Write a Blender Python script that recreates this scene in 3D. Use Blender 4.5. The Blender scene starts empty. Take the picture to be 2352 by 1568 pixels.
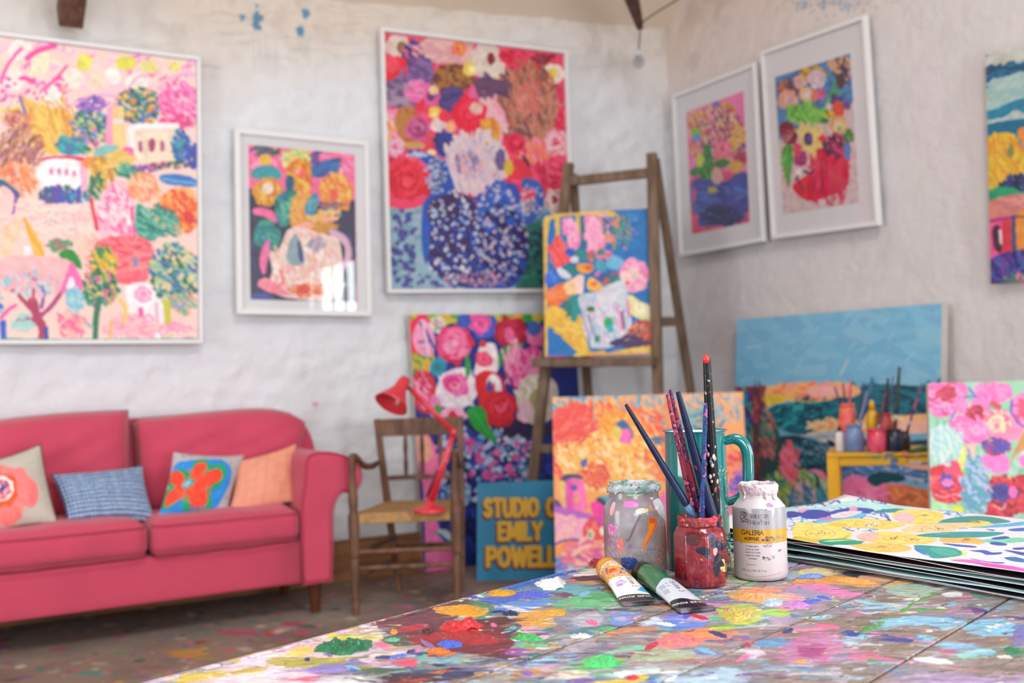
import bpy, bmesh, math, random
import numpy as np
from mathutils import Vector, Matrix

# ------------------------------------------------------------------ camera, world, lights
sc = bpy.context.scene
COL = sc.collection
F = 2437.4                      # focal length in pixels of a 2352 wide frame
YAW, PIT, ROL = math.radians(60.6896), math.radians(1.3835), math.radians(-1.7611)
CAM = np.array([0.0, 0.0, 1.05])
_f = np.array([math.cos(YAW)*math.cos(PIT), math.sin(YAW)*math.cos(PIT), math.sin(PIT)])
_r0 = np.array([math.sin(YAW), -math.cos(YAW), 0.0]); _u0 = np.cross(_r0, _f)
_r = math.cos(ROL)*_r0 + math.sin(ROL)*_u0
_u = -math.sin(ROL)*_r0 + math.cos(ROL)*_u0
cd = bpy.data.cameras.new('camera'); cam = bpy.data.objects.new('camera', cd); COL.objects.link(cam)
cam.matrix_world = Matrix(((_r[0], _u[0], -_f[0], 0), (_r[1], _u[1], -_f[1], 0), (_r[2], _u[2], -_f[2], 1.05), (0, 0, 0, 1)))
cd.sensor_width = 36.0; cd.lens = 36.0*F/2352; cd.clip_start = .05; cd.clip_end = 60
cd.dof.use_dof = True; cd.dof.focus_distance = 1.43; cd.dof.aperture_fstop = 4.6
sc.camera = cam

w = bpy.data.worlds.new('daylight'); sc.world = w; w.use_nodes = True
w.node_tree.nodes['Background'].inputs[0].default_value = (.80, .88, 1.0, 1)
w.node_tree.nodes['Background'].inputs[1].default_value = 1.0

def area(name, loc, target, sx, sy, power, color):
    l = bpy.data.lights.new(name, 'AREA'); l.shape = 'RECTANGLE'; l.size = sx; l.size_y = sy
    l.energy = power; l.color = color
    o = bpy.data.objects.new(name, l); COL.objects.link(o); o.location = loc
    o.rotation_euler = (Vector(target)-Vector(loc)).to_track_quat('-Z', 'Y').to_euler()
    return o
WXR, WY, WXL, WYF = 4.04, 5.15, -3.2, -2.6       # right wall, back wall, left wall, front wall
# daylight through the window in the right wall, the two front windows and the roof light
area('window_light_side', (WXR+.16, -1.15, 1.60), (0, -1.15, 1.6), 1.56, 1.34, 120, (.93, .97, 1))
area('door_light_front', (2.2, WYF-.16, 1.32), (2.2, 3, 1.32), .95, 2.1, 130, (.95, .98, 1))
area('window_light_left', (WXL-.16, 2.1, 1.38), (0, 2.1, 1.38), 1.45, 1.8, 95, (.95, .98, 1))
area('window_light_front', (-1.2, WYF-.16, 1.65), (-1.2, 3, 1.65), 1.5, 1.4, 105, (.95, .98, 1))
area('roof_light', (0.6, -.55, 4.35), (0.6, .5, 2.8), 2.0, 1.2, 120, (.97, .98, 1))
sc.view_settings.view_transform = 'Standard'; sc.view_settings.look = 'None'
sc.view_settings.gamma = 1.0; sc.view_settings.use_curve_mapping = False
sc.view_settings.exposure = 0.0
sc.cycles.use_denoising = True
sc.cycles.max_bounces = 8; sc.cycles.diffuse_bounces = 4; sc.cycles.transmission_bounces = 8; sc.cycles.transparent_max_bounces = 12
sc.cycles.caustics_reflective = False; sc.cycles.caustics_refractive = False
sc.cycles.sample_clamp_indirect = 6

# ------------------------------------------------------------------ geometry of the place
def ray(px, py):
    px = np.asarray(px, float); py = np.asarray(py, float)
    return _f*F + (px-1176)[..., None]*_r - (py-784)[..., None]*_u
def at(px, py, axis, val):
    """pixel -> point on the plane x/y/z (axis) = val"""
    d = ray(px, py); t = (val-CAM[axis])/d[..., axis]
    return CAM + t[..., None]*d
def atd(px, py, dep):
    d = ray(px, py); return CAM + d*dep/(d @ _f)
def zat(x, y, py):
    lo, hi = -1.0, 6.0
    for _ in range(40):
        m = (lo+hi)/2; d = np.array([x, y, m])-CAM
        if 784-F*(d @ _u)/(d @ _f) > py: lo = m
        else: hi = m
    return lo
def onplane(px, py, P0, N):
    d = ray(px, py); t = ((np.asarray(P0)-CAM) @ N)/(d @ N)
    return CAM + t[..., None]*d
# the work table: plank direction a, across b
TA = math.radians(19.4); TO = np.array([.22, 1.103]); TZ = .75
ta = np.array([math.cos(TA), math.sin(TA)]); tb = np.array([-math.sin(TA), math.cos(TA)])

rng = np.random.default_rng(7); random.seed(7)

def hx(s):
    s = s.strip('#'); return np.array([int(s[i:i+2], 16)/255 for i in (0, 2, 4)], np.float32)
def lin(s):
    c = hx(s) if isinstance(s, str) else np.asarray(s)
    return tuple(np.where(c <= .04045, c/12.92, ((c+.055)/1.055)**2.4)) + (1.0,)

# ------------------------------------------------------------------ a small painter for real painted surfaces
def vnoise(h, w, cells, r=None, oct=3):
    """value noise 0..1 of size h x w"""
    r = r or rng; out = np.zeros((h, w), np.float32); amp = 1; tot = 0
    for k in range(oct):
        cy = max(2, int(cells*h/max(h, w)))+1; cx = max(2, int(cells*w/max(h, w)))+1
        g = r.random((cy+1, cx+1)).astype(np.float32)
        y = np.linspace(0, cy-1e-4, h); x = np.linspace(0, cx-1e-4, w)
        yi = y.astype(int); xi = x.astype(int); fy = (y-yi); fx = (x-xi)
        fy = (fy*fy*(3-2*fy))[:, None].astype(np.float32); fx = (fx*fx*(3-2*fx))[None, :].astype(np.float32)
        a = g[yi][:, xi]; b = g[yi][:, xi+1]; c = g[yi+1][:, xi]; d = g[yi+1][:, xi+1]
        out += amp*((a*(1-fx)+b*fx)*(1-fy)+(c*(1-fx)+d*fx)*fy); tot += amp; amp *= .5; cells *= 2
    return out/tot

def vn2(h, w, ch, cw, r):
    """smooth noise with ch x cw cells"""
    g = r.random((ch+2, cw+2)).astype(np.float32); y = np.linspace(0, ch-1e-4, h); x = np.linspace(0, cw-1e-4, w); yi = y.astype(int); xi = x.astype(int)
    fy = y-yi; fx = x-xi; fy = (fy*fy*(3-2*fy))[:, None]; fx = (fx*fx*(3-2*fx))[None, :]
    return (g[yi][:, xi]*(1-fx)+g[yi][:, xi+1]*fx)*(1-fy)+(g[yi+1][:, xi]*(1-fx)+g[yi+1][:, xi+1]*fx)*fy
def catmull(P, closed, n=6):
    P = np.asarray(P, float); m = len(P)
    if m < 3: return P
    t = np.linspace(0, 1, n, endpoint=False)[:, None]; out = []
    for i in range(m if closed else m-1):
        if closed: p0, p1, p2, p3 = P[i-1], P[i], P[(i+1) % m], P[(i+2) % m]
        else: p0, p1, p2, p3 = P[max(i-1, 0)], P[i], P[i+1], P[min(i+2, m-1)]
        out.append(.5*(2*p1+(p2-p0)*t+(2*p0-5*p1+4*p2-p3)*t*t+(3*p1-p0-3*p2+p3)*t**3))
    out = np.vstack(out)
    return out if closed else np.vstack([out, P[-1:]])

class Canvas:
    """colour (0..2) and height (3) image painted with shapes given in drawing units"""
    def __init__(s, W, H, bg='ffffff', tf=None, unit=1.0):
        s.W, s.H = int(W), int(H); s.im = np.zeros((s.H, s.W, 4), np.float32)
        s.im[..., :3] = hx(bg); s.tf = tf or (lambda p: p); s.unit = unit; s.T = (0, 0, 1); s.rough = .06
        s.streak = .05; s.hg = 0; s.al = 1; s.feather = 0; s.fdir = (1, 0)
    def map(s, P):
        P = np.asarray(P, float).reshape(-1, 2)
        return s.tf(np.stack([s.T[0]+P[:, 0]/s.T[2], s.T[1]+P[:, 1]/s.T[2]], 1))
    def px(s, r): return r/s.T[2]*s.unit
    def _blend(s, y0, y1, x0, x1, m, col, a, hgt=0):
        t = s.im[y0:y1, x0:x1]; mm = (m*a)[..., None]
        t[..., :3] += (col-t[..., :3])*mm
        if hgt: t[..., 3] += (hgt-t[..., 3]*.7)*m*a
    def fillp(s, Q, col, a=1, hgt=0):
        x0 = max(0, int(Q[:, 0].min())); x1 = min(s.W, int(Q[:, 0].max())+2)
        y0 = max(0, int(Q[:, 1].min())); y1 = min(s.H, int(Q[:, 1].max())+2)
        if x1 <= x0 or y1 <= y0: return
        ins = np.zeros((y1-y0, x1-x0), bool); xs = np.arange(x0, x1)+.5
        n = len(Q)
        for i in range(n):
            ax, ay = Q[i]; bx, by = Q[(i+1) % n]
            if ay == by: continue
            if ay > by: ax, ay, bx, by = bx, by, ax, ay
            r0 = max(y0, int(math.ceil(ay-.5))); r1 = min(y1, int(math.ceil(by-.5)))
            if r1 <= r0: continue
            yy = np.arange(r0, r1)+.5; xi = ax+(yy-ay)*(bx-ax)/(by-ay)
            ins[r0-y0:r1-y0] ^= xs[None, :] < xi[:, None]
        m = ins.astype(np.float32)
        c = hx(col) if isinstance(col, str) else col
        if s.streak and (x1-x0)*(y1-y0) > 300:
            nz = vnoise(y1-y0, x1-x0, max(3, min(40, max(y1-y0, x1-x0)/12)), oct=2)-.5
            c = c[None, None, :]*(1+nz[..., None]*s.streak*4)
            if hgt: m = m*(1+nz*.5)
        s._blend(y0, y1, x0, x1, np.clip(m, 0, 1), c, a, hgt)
    def seg(s, p, q, w0, w1, col, a=1, hgt=0, dry=0):
        R = max(w0, w1)/2+1
        x0 = max(0, int(min(p[0], q[0])-R)); x1 = min(s.W, int(max(p[0], q[0])+R)+2)
        y0 = max(0, int(min(p[1], q[1])-R)); y1 = min(s.H, int(max(p[1], q[1])+R)+2)
        if x1 <= x0 or y1 <= y0: return
        d = np.array([q[0]-p[0], q[1]-p[1]]); L2 = max(1e-6, d @ d)
        xx = (np.arange(x0, x1)+.5-p[0])[None, :]; yy = (np.arange(y0, y1)+.5-p[1])[:, None]
        t = np.clip((xx*d[0]+yy*d[1])/L2, 0, 1)
        dist = np.sqrt((xx-t*d[0])**2+(yy-t*d[1])**2); wd = (w0+(w1-w0)*t)/2
        m = np.clip(wd-dist+.5, 0, 1)
        if hgt or dry:
            side = (xx*d[1]-yy*d[0])/math.sqrt(L2)/max(1, R)
            prof = rng.random(24); ii = np.clip(((side+1)*11.5).astype(int), 0, 23)
            pr = prof[ii]
            if dry: m = m*np.clip((1.15-t*dry-pr*.9)*6, 0, 1)
            c = col[None, None, :]*(1+(pr-.5)[..., None]*.18)
            s._blend(y0, y1, x0, x1, m, c, a, hgt*1.0 if hgt else 0)
            if hgt: s.im[y0:y1, x0:x1, 3] += m*(pr-.5)*hgt*.6
        else: s._blend(y0, y1, x0, x1, m, col, a, 0)
    def ell(s, col, cx, cy, rx, ry, rot=0, a=1, hgt=0, wob=None):
        n = 22 if rx/s.T[2] > 6 else 9; th = np.linspace(0, 2*math.pi, n, endpoint=False)
        wob = s.rough if wob is None else wob
        k = 1+rng.normal(0, wob, n); x = rx*np.cos(th)*k; y = ry*np.sin(th)*k; c, sn = math.cos(rot), math.sin(rot)
        Q = s.map(np.stack([cx+x*c-y*sn, cy+x*sn+y*c], 1))
        if n > 9: Q = catmull(Q, True, 3)
        s.fillp(Q, hx(col) if isinstance(col, str) else col, a, hgt)
    def poly(s, col, P, smooth=True, a=1, hgt=0):
        Q = s.map(P)
        if smooth: Q = catmull(Q, True, 5)
        c = hx(col) if isinstance(col, str) else col
        s.fillp(Q, c, a, hgt)
        if s.feather:      # dry-brush the outline and the inside along fdir
            mn, mx_ = Q.min(0), Q.max(0); size = max(mx_-mn); n = int(6+size/7); ce = Q.mean(0); d = np.array(s.fdir)
            for k in range(n):
                q = Q[rng.integers(len(Q))]; q = ce+(q-ce)*rng.uniform(.15, 1.03); L_ = rng.uniform(.04, .20)*size+3
                e = q+d*L_*rng.choice([-1, 1])+rng.normal(0, 2, 2)
                s.seg(q, e, rng.uniform(2, 4+size*.045), rng.uniform(1, 4), np.clip(c*rng.uniform(.88, 1.13)+rng.normal(0, .03, 3), 0, 1), rng.uniform(.45, .95), hgt*rng.uniform(.5, 1.4), .8)
    def stroke(s, col, w, P, a=1, hgt=0, dry=0, taper=False):
        Q = s.map(P)
        if len(Q) > 2: Q = catmull(Q, False, 5)
        w = s.px(w); c = hx(col) if isinstance(col, str) else col; n = len(Q)-1
        for i in range(n):
            k0 = k1 = 1
            if taper: k0 = .35+.65*math.sin(math.pi*(i+.3)/(n+.6)); k1 = .35+.65*math.sin(math.pi*(i+1.3)/(n+.6))
            s.seg(Q[i], Q[i+1], w*k0, w*k1, c, a, hgt, dry)
    def region(s, n, cx, cy, rx, ry, box):
        if box: return np.stack([cx+(rng.random(n)*2-1)*rx, cy+(rng.random(n)*2-1)*ry], 1)
        r = np.sqrt(rng.random(n)); t = rng.random(n)*6.283
        return np.stack([cx+r*np.cos(t)*rx, cy+r*np.sin(t)*ry], 1)
    def dots(s, cols, n, size, cx, cy, rx, ry, box=False, a=1, hgt=0):
        for p in s.region(n, cx, cy, rx, ry, box):
            r = size*(.6+.7*rng.random()); s.ell(cols[rng.integers(len(cols))], p[0], p[1], r, r*(.7+.5*rng.random()), rng.random()*3, a, hgt, .12)
    def hatch(s, cols, n, ln, wd, ang, cx, cy, rx, ry, box=False, a=1, hgt=0, jit=.35, dry=0):
        for p in s.region(n, cx, cy, rx, ry, box):
            t = math.radians(ang)+rng.normal(0, jit); l = ln*(.5+.8*rng.random())/2
            d = np.array([math.cos(t), math.sin(t)])*l; k = np.array([-d[1], d[0]])*rng.normal(0, .25)
            s.stroke(cols[rng.integers(len(cols))], wd*(.6+.7*rng.random()), [p-d, p+k, p+d], a, hgt, dry)
    def rose(s, cols, cx, cy, r, sq=1.0):
        n = len(cols)
        for i, c in enumerate(cols):
            k = 1-i/n; s.ell(c, cx+rng.normal(0, r*.06), cy+rng.normal(0, r*.06), r*k, r*k*sq, 0, 1, 0, .1)
        for i in range(int(10+r/6)):
            t = rng.random()*6.28; q = r*(.25+.6*rng.random()); e = .5+.4*rng.random()
            P = [(cx+q*math.cos(t+e*j), cy+q*sq*math.sin(t+e*j)) for j in (0, .5, 1)]
            s.stroke(cols[rng.integers(n)], r*.09, P)
    def run(s, text):
        """one shape per line: P smooth outline, Q straight outline, E ellipse, S stroke, D/d dots, H/h hatching, R rose, T units"""
        for line in text.strip().splitlines():
            t = line.split()
            if not t: continue
            k = t[0]
            if k == 'T': s.T = tuple(float(v) for v in t[1:4]); continue
            c = t[1].split(','); v = [float(q) for q in t[2:]]
            if k in 'PQ': s.poly(c[0], np.array(v).reshape(-1, 2), k == 'P', s.al, s.hg)
            elif k == 'E': s.ell(c[0], *v[:4], math.radians(v[4]) if len(v) > 4 else 0, s.al, s.hg)
            elif k == 'S': s.stroke(c[0], v[0], np.array(v[1:]).reshape(-1, 2), s.al, s.hg)
            elif k in 'Dd': s.dots(c, int(v[0]), *v[1:6], box=k == 'd', hgt=s.hg)
            elif k in 'Hh': s.hatch(c, int(v[0]), *v[1:8], box=k == 'h', hgt=s.hg)
            elif k == 'R': s.rose(c, *v)
    def warp(s, amp=2.0, cells=40):
        amp *= .6; cells *= .6
        dy = (vnoise(s.H, s.W, cells)-.5)*amp*4; dx = (vnoise(s.H, s.W, cells)-.5)*amp*4
        yy, xx = np.mgrid[0:s.H, 0:s.W]
        s.im = s.im[np.clip(yy+dy, 0, s.H-1).astype(int), np.clip(xx+dx, 0, s.W-1).astype(int)]
    def soften(s):
        p = np.pad(s.im, ((1, 1), (1, 1), (0, 0)), 'edge')
        s.im = p[1:-1, 1:-1]*.4+.15*(p[:-2, 1:-1]+p[2:, 1:-1]+p[1:-1, :-2]+p[1:-1, 2:])
    def image(s, name, gain=1.0, alpha=None):
        im = s.im[..., :3]
        if gain != 1.0:
            l = np.where(im <= .04045, im/12.92, ((np.clip(im, 0, 1)+.055)/1.055)**2.4)*gain
            im = np.where(l <= .0031308, l*12.92, 1.055*np.clip(l, 1e-6, None)**(1/2.4)-.055)
        out = np.ones((s.H, s.W, 4), np.float32); out[..., :3] = np.clip(im, 0, 1)
        if alpha is not None: out[..., 3] = np.clip(alpha, 0, 1)
        i = bpy.data.images.new(name, s.W, s.H, alpha=alpha is not None)
        if alpha is not None: i.alpha_mode = 'CHANNEL_PACKED'
        i.pixels.foreach_set(out[::-1].ravel()); i.update(); i.pack(); return i
    def himage(s, name):
        out = np.ones((s.H, s.W, 4), np.float32); out[..., :3] = np.clip(s.im[..., 3:4], 0, 1)
        i = bpy.data.images.new(name, s.W, s.H, float_buffer=False); i.colorspace_settings.name = 'Non-Color'
        i.pixels.foreach_set(out[::-1].ravel()); i.update(); i.pack(); return i

# a plain stroke alphabet for lettering (units: cap height 1, y up)
GL = {'A': (.8, '0 0 .4 1 .8 0|.15 .35 .65 .35'), 'B': (.65, '0 0 0 1 .4 1 .6 .85 .6 .65 .4 .52 0 .52|.4 .52 .65 .4 .65 .15 .45 0 0 0'), 'C': (.75, '.75 .85 .5 1 .25 1 0 .7 0 .3 .25 0 .5 0 .75 .15'),
 'D': (.75, '0 0 0 1 .4 1 .75 .7 .75 .3 .4 0 0 0'), 'E': (.55, '.55 1 0 1 0 0 .55 0|0 .52 .45 .52'), 'F': (.55, '.55 1 0 1 0 0|0 .52 .45 .52'), 'G': (.8, '.75 .85 .5 1 .25 1 0 .7 0 .3 .25 0 .55 0 .78 .15 .78 .45 .5 .45'),
 'H': (.7, '0 0 0 1|.7 0 .7 1|0 .52 .7 .52'), 'I': (.05, '.02 0 .02 1'), 'K': (.65, '0 0 0 1|.65 1 0 .45|.2 .6 .65 0'), 'L': (.5, '0 1 0 0 .5 0'), 'M': (.9, '0 0 .08 1 .45 .2 .82 1 .9 0'), 'N': (.75, '0 0 0 1 .75 0 .75 1'),
 'O': (.85, '.42 1 .15 .9 0 .5 .15 .1 .42 0 .7 .1 .85 .5 .7 .9 .42 1'), 'P': (.6, '0 0 0 1 .4 1 .6 .85 .6 .6 .4 .45 0 .45'), 'R': (.65, '0 0 0 1 .4 1 .6 .85 .6 .65 .4 .5 0 .5|.35 .5 .65 0'), 'S': (.6, '.55 .85 .35 1 .15 .97 .03 .78 .15 .58 .45 .45 .57 .25 .45 .04 .25 0 .03 .14'),
 'T': (.7, '0 1 .7 1|.35 1 .35 0'), 'U': (.7, '0 1 0 .25 .18 0 .5 0 .7 .25 .7 1'), 'V': (.75, '0 1 .37 0 .75 1'), 'W': (1.1, '0 1 .27 0 .55 .9 .83 0 1.1 1'), 'X': (.7, '0 0 .7 1|0 1 .7 0'), 'Y': (.7, '0 1 .35 .5 .7 1|.35 .5 .35 0'), 'Z': (.6, '0 1 .6 1 0 0 .6 0'),
 '&': (.7, '.7 .4 .5 .1 .25 0 .03 .12 .03 .3 .45 .7 .4 .95 .25 1 .12 .85 .2 .6 .7 0'), '0': (.55, '.27 1 .05 .8 .05 .2 .27 0 .5 .2 .5 .8 .27 1'), '1': (.3, '0 .8 .2 1 .2 0'), '5': (.5, '.5 1 .08 1 .03 .55 .35 .6 .5 .3 .35 .02 .03 .05'), '6': (.5, '.45 .95 .15 .75 .03 .3 .2 0 .42 .05 .5 .3 .3 .55 .05 .35'),
 '9': (.5, '.05 .05 .35 .25 .47 .7 .3 1 .08 .95 0 .7 .2 .45 .45 .65'), '3': (.5, '.05 .95 .35 1 .45 .75 .2 .55|.2 .55 .48 .45 .45 .1 .2 0 .02 .1'), '.': (.08, '.04 0 .04 .06'), 'l': (.1, '.05 0 .05 1'), 'm': (.6, '0 0 0 .6|0 .45 .15 .6 .3 .45 .3 0|.3 .45 .45 .6 .6 .45 .6 0'),
 'e': (.45, '.02 .32 .45 .34 .35 .6 .12 .6 0 .3 .15 0 .42 .1'), 'y': (.45, '0 .6 .22 0|.45 .6 .1 -.35'), 's': (.4, '.38 .52 .2 .62 .05 .5 .2 .32 .38 .2 .25 0 .02 .06'), 't': (.3, '.12 .9 .12 .1 .28 0|0 .6 .28 .6'), 'f': (.3, '.3 1 .12 .9 .12 0|0 .6 .28 .6'), 'o': (.45, '.22 .6 0 .3 .22 0 .45 .3 .22 .6'), 'z': (.4, '0 .6 .4 .6 0 0 .4 0'), ' ': (.35, '')}
def textw(t, h, gap=.28): return sum((GL.get(c, GL[' '])[0]+gap)*h for c in t)-gap*h
def text(cv, t, x, y, h, col, w=.16, gap=.28, serif=False, wx=1.0, ang=0):
    """lettering with its baseline at y; drawing units; ang in degrees"""
    ca, sa = math.cos(math.radians(ang)), math.sin(math.radians(ang)); cx = 0
    for c in t:
        wd, g = GL.get(c, GL[' '])
        for pl in g.split('|'):
            v = [float(q) for q in pl.split()]
            if not v: continue
            P = np.array(v).reshape(-1, 2)*[h*wx, -h]+[cx, 0]
            R_ = np.stack([x+P[:, 0]*ca-P[:, 1]*sa, y+P[:, 0]*sa+P[:, 1]*ca], 1); Q = cv.map(R_)
            k = cv.px(w*h)
            for i in range(len(Q)-1):
                thin = .5 if serif and abs(P[i+1][0]-P[i][0]) > abs(P[i+1][1]-P[i][1])*.1 and P[i+1][1] > P[i][1] else 1
                cv.seg(Q[i], Q[i+1], k*thin, k*thin, hx(col))
            if serif:
                for e in (0, -1):
                    cv.seg(Q[e]-np.array([k*1.1, 0]), Q[e]+np.array([k*1.1, 0]), k*.5, k*.5, hx(col))
        cx += (wd*wx+gap)*h

# ------------------------------------------------------------------ meshes and materials
def mesh_obj(name, verts, faces, mat=None, parent=None, uvs=None, smooth=False, mats=None, fmat=None, loc=None):
    me = bpy.data.meshes.new(name); me.from_pydata([tuple(map(float, v)) for v in verts], [], faces)
    if uvs is not None:
        ul = me.uv_layers.new(name='UVMap')
        li = np.zeros(len(me.loops), int); me.loops.foreach_get('vertex_index', li)
        ul.data.foreach_set('uv', np.asarray(uvs, np.float32)[li].ravel())
    for m in (mats or ([mat] if mat else [])): me.materials.append(m)
    if fmat is not None: me.polygons.foreach_set('material_index', fmat)
    if smooth: me.polygons.foreach_set('use_smooth', [True]*len(me.polygons))
    me.update()
    o = bpy.data.objects.new(name, me); COL.objects.link(o)
    if parent: o.parent = parent
    if loc is not None: o.location = loc
    return o
def empty(name, loc=(0, 0, 0), rz=0):
    o = bpy.data.objects.new(name, None); COL.objects.link(o); o.location = loc; o.rotation_euler = (0, 0, rz)
    o.empty_display_size = .05; return o
def tag(o, label, cat, group=None, kind=None):
    o['label'] = label; o['category'] = cat
    if group: o['group'] = group
    if kind: o['kind'] = kind
    return o
def struct(o): o['kind'] = 'structure'; return o
def local(root, o):
    """keep world coordinates of a mesh built in world space under a root"""
    o.parent = root; o.matrix_parent_inverse = Matrix.Translation(-Vector(root.location)) if root.rotation_euler[2] == 0 else root.matrix_basis.inverted(); return o

def box_vf(c, s):
    x, y, z = c; a, b, d = s[0]/2, s[1]/2, s[2]/2
    v = [(x-a, y-b, z-d), (x+a, y-b, z-d), (x+a, y+b, z-d), (x-a, y+b, z-d), (x-a, y-b, z+d), (x+a, y-b, z+d), (x+a, y+b, z+d), (x-a, y+b, z+d)]
    return v, [(0, 3, 2, 1), (4, 5, 6, 7), (0, 1, 5, 4), (1, 2, 6, 5), (2, 3, 7, 6), (3, 0, 4, 7)]
def bevel(o, w, seg=2):
    m = o.modifiers.new('bevel', 'BEVEL'); m.width = w; m.segments = seg; m.limit_method = 'ANGLE'; m.angle_limit = math.radians(40)
    return o
def box(name, c, s, mat, parent=None, bv=0):
    v, f = box_vf(c, s); o = mesh_obj(name, v, f, mat, parent)
    if bv: bevel(o, bv)
    return o
def hexa(name, P8, mat, parent=None, bv=0):
    o = mesh_obj(name, P8, [(0, 3, 2, 1), (4, 5, 6, 7), (0, 1, 5, 4), (1, 2, 6, 5), (2, 3, 7, 6), (3, 0, 4, 7)], mat, parent)
    if bv: bevel(o, bv)
    return o
def beam(name, p, q, w, d, mat, parent=None, side=None, w2=None, d2=None, bv=.003):
    """rectangular bar from p to q, width w along side, depth d"""
    p = np.asarray(p, float); q = np.asarray(q, float); ax = q-p; ax /= np.linalg.norm(ax)
    s = np.asarray(side if side is not None else (1, 0, 0), float); s = s-ax*(s @ ax); s /= np.linalg.norm(s); n = np.cross(ax, s)
    w2 = w2 or w; d2 = d2 or d; P = []
    for e, (ww, dd) in ((p, (w, d)), (q, (w2, d2))):
        for a, b in ((-1, -1), (1, -1), (1, 1), (-1, 1)): P.append(e+s*a*ww/2+n*b*dd/2)
    return hexa(name, P, mat, parent, bv)
def tube(name, pts, rad, mat, parent=None, n=12, smooth_pts=True, squash=None):
    P = np.asarray(pts, float); R_ = np.full(len(P), rad, float) if np.isscalar(rad) else np.asarray(rad, float)
    if smooth_pts and len(P) > 2:
        Q = catmull(np.column_stack([P, R_]), False, 6); P, R_ = Q[:, :3], Q[:, 3]
    T = np.gradient(P, axis=0); T /= np.linalg.norm(T, axis=1)[:, None]
    up = np.array([0, 0, 1.0]) if abs(T[0][2]) < .9 else np.array([1.0, 0, 0])
    v = []; s = np.cross(up, T[0]); s /= np.linalg.norm(s)
    for i in range(len(P)):
        s = s-T[i]*(s @ T[i]); s /= np.linalg.norm(s); m = np.cross(T[i], s)
        for k in range(n):
            a = 2*math.pi*k/n; kk = squash or 1
            v.append(P[i]+R_[i]*(math.cos(a)*s+kk*math.sin(a)*m))
    f = [(i*n+k, i*n+(k+1) % n, (i+1)*n+(k+1) % n, (i+1)*n+k) for i in range(len(P)-1) for k in range(n)]
    f += [tuple(range(n))[::-1], tuple((len(P)-1)*n+k for k in range(n))]
    L = np.linspace(0, 1, len(P)); uv = [(k/n, L[i]) for i in range(len(P)) for k in range(n)]
    return mesh_obj(name, v, f, mat, parent, uvs=uv, smooth=True)
def lathe(name, prof, mat, parent=None, n=64, loc=(0, 0, 0), rad_fn=None, uvh=None, rot=0, smooth=True, z_fn=None):
    """profile of (r, z); u runs round, v = z/uvh"""
    v = []; uv = []; m = len(prof)
    for j, (r, z) in enumerate(prof):
        for k in range(n+1):
            a = rot+2*math.pi*k/n; rr = r*(rad_fn(a, z) if rad_fn else 1); zz = z+(z_fn(a, r, z) if z_fn else 0)
            v.append((rr*math.cos(a), rr*math.sin(a), zz)); uv.append((k/n, z/(uvh or 1)))
    f = [(j*(n+1)+k, j*(n+1)+k+1, (j+1)*(n+1)+k+1, (j+1)*(n+1)+k) for j in range(m-1) for k in range(n)]
    o = mesh_obj(name, v, f, mat, parent, uvs=uv, smooth=smooth, loc=loc); return o

MATS = {}
def new_mat(name):
    m = bpy.data.materials.new(name); m.use_nodes = True; return m, m.node_tree.nodes, m.node_tree.links, m.node_tree.nodes['Principled BSDF']
def mat(name, col, rough=.6, metal=0, vary=0, scale=8, bump=0, bscale=60, col2=None, stretch=None, spec=None, coat=0, sheen=0):
    """plain procedural material: base colour, noise variation towards col2, fine bump"""
    if name in MATS: return MATS[name]
    m, N, L, b = new_mat(name); b.inputs['Roughness'].default_value = rough; b.inputs['Metallic'].default_value = metal
    b.inputs['Base Color'].default_value = lin(col)
    if spec is not None: b.inputs['Specular IOR Level'].default_value = spec
    if coat: b.inputs['Coat Weight'].default_value = coat
    if sheen: b.inputs['Sheen Weight'].default_value = sheen
    tc = N.new('ShaderNodeTexCoord'); mp = N.new('ShaderNodeMapping'); L.new(tc.outputs['Object'], mp.inputs[0])
    if stretch: mp.inputs['Scale'].default_value = stretch
    if vary or col2:
        n = N.new('ShaderNodeTexNoise'); n.inputs['Scale'].default_value = scale; n.inputs['Detail'].default_value = 5; L.new(mp.outputs[0], n.inputs['Vector'])
        cr = N.new('ShaderNodeValToRGB'); c = np.array(lin(col)); c2 = np.array(lin(col2)) if col2 else c*(1-vary)
        c2[3] = 1; cr.color_ramp.elements[0].color = tuple(c2); cr.color_ramp.elements[1].color = tuple(c)
        cr.color_ramp.elements[0].position = .35; cr.color_ramp.elements[1].position = .62
        L.new(n.outputs['Fac'], cr.inputs[0]); L.new(cr.outputs[0], b.inputs['Base Color'])
    if bump:
        n2 = N.new('ShaderNodeTexNoise'); n2.inputs['Scale'].default_value = bscale; n2.inputs['Detail'].default_value = 4; L.new(mp.outputs[0], n2.inputs['Vector'])
        bp = N.new('ShaderNodeBump'); bp.inputs['Strength'].default_value = bump; bp.inputs['Distance'].default_value = .01
        L.new(n2.outputs['Fac'], bp.inputs['Height']); L.new(bp.outputs[0], b.inputs['Normal'])
    MATS[name] = m; return m
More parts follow.
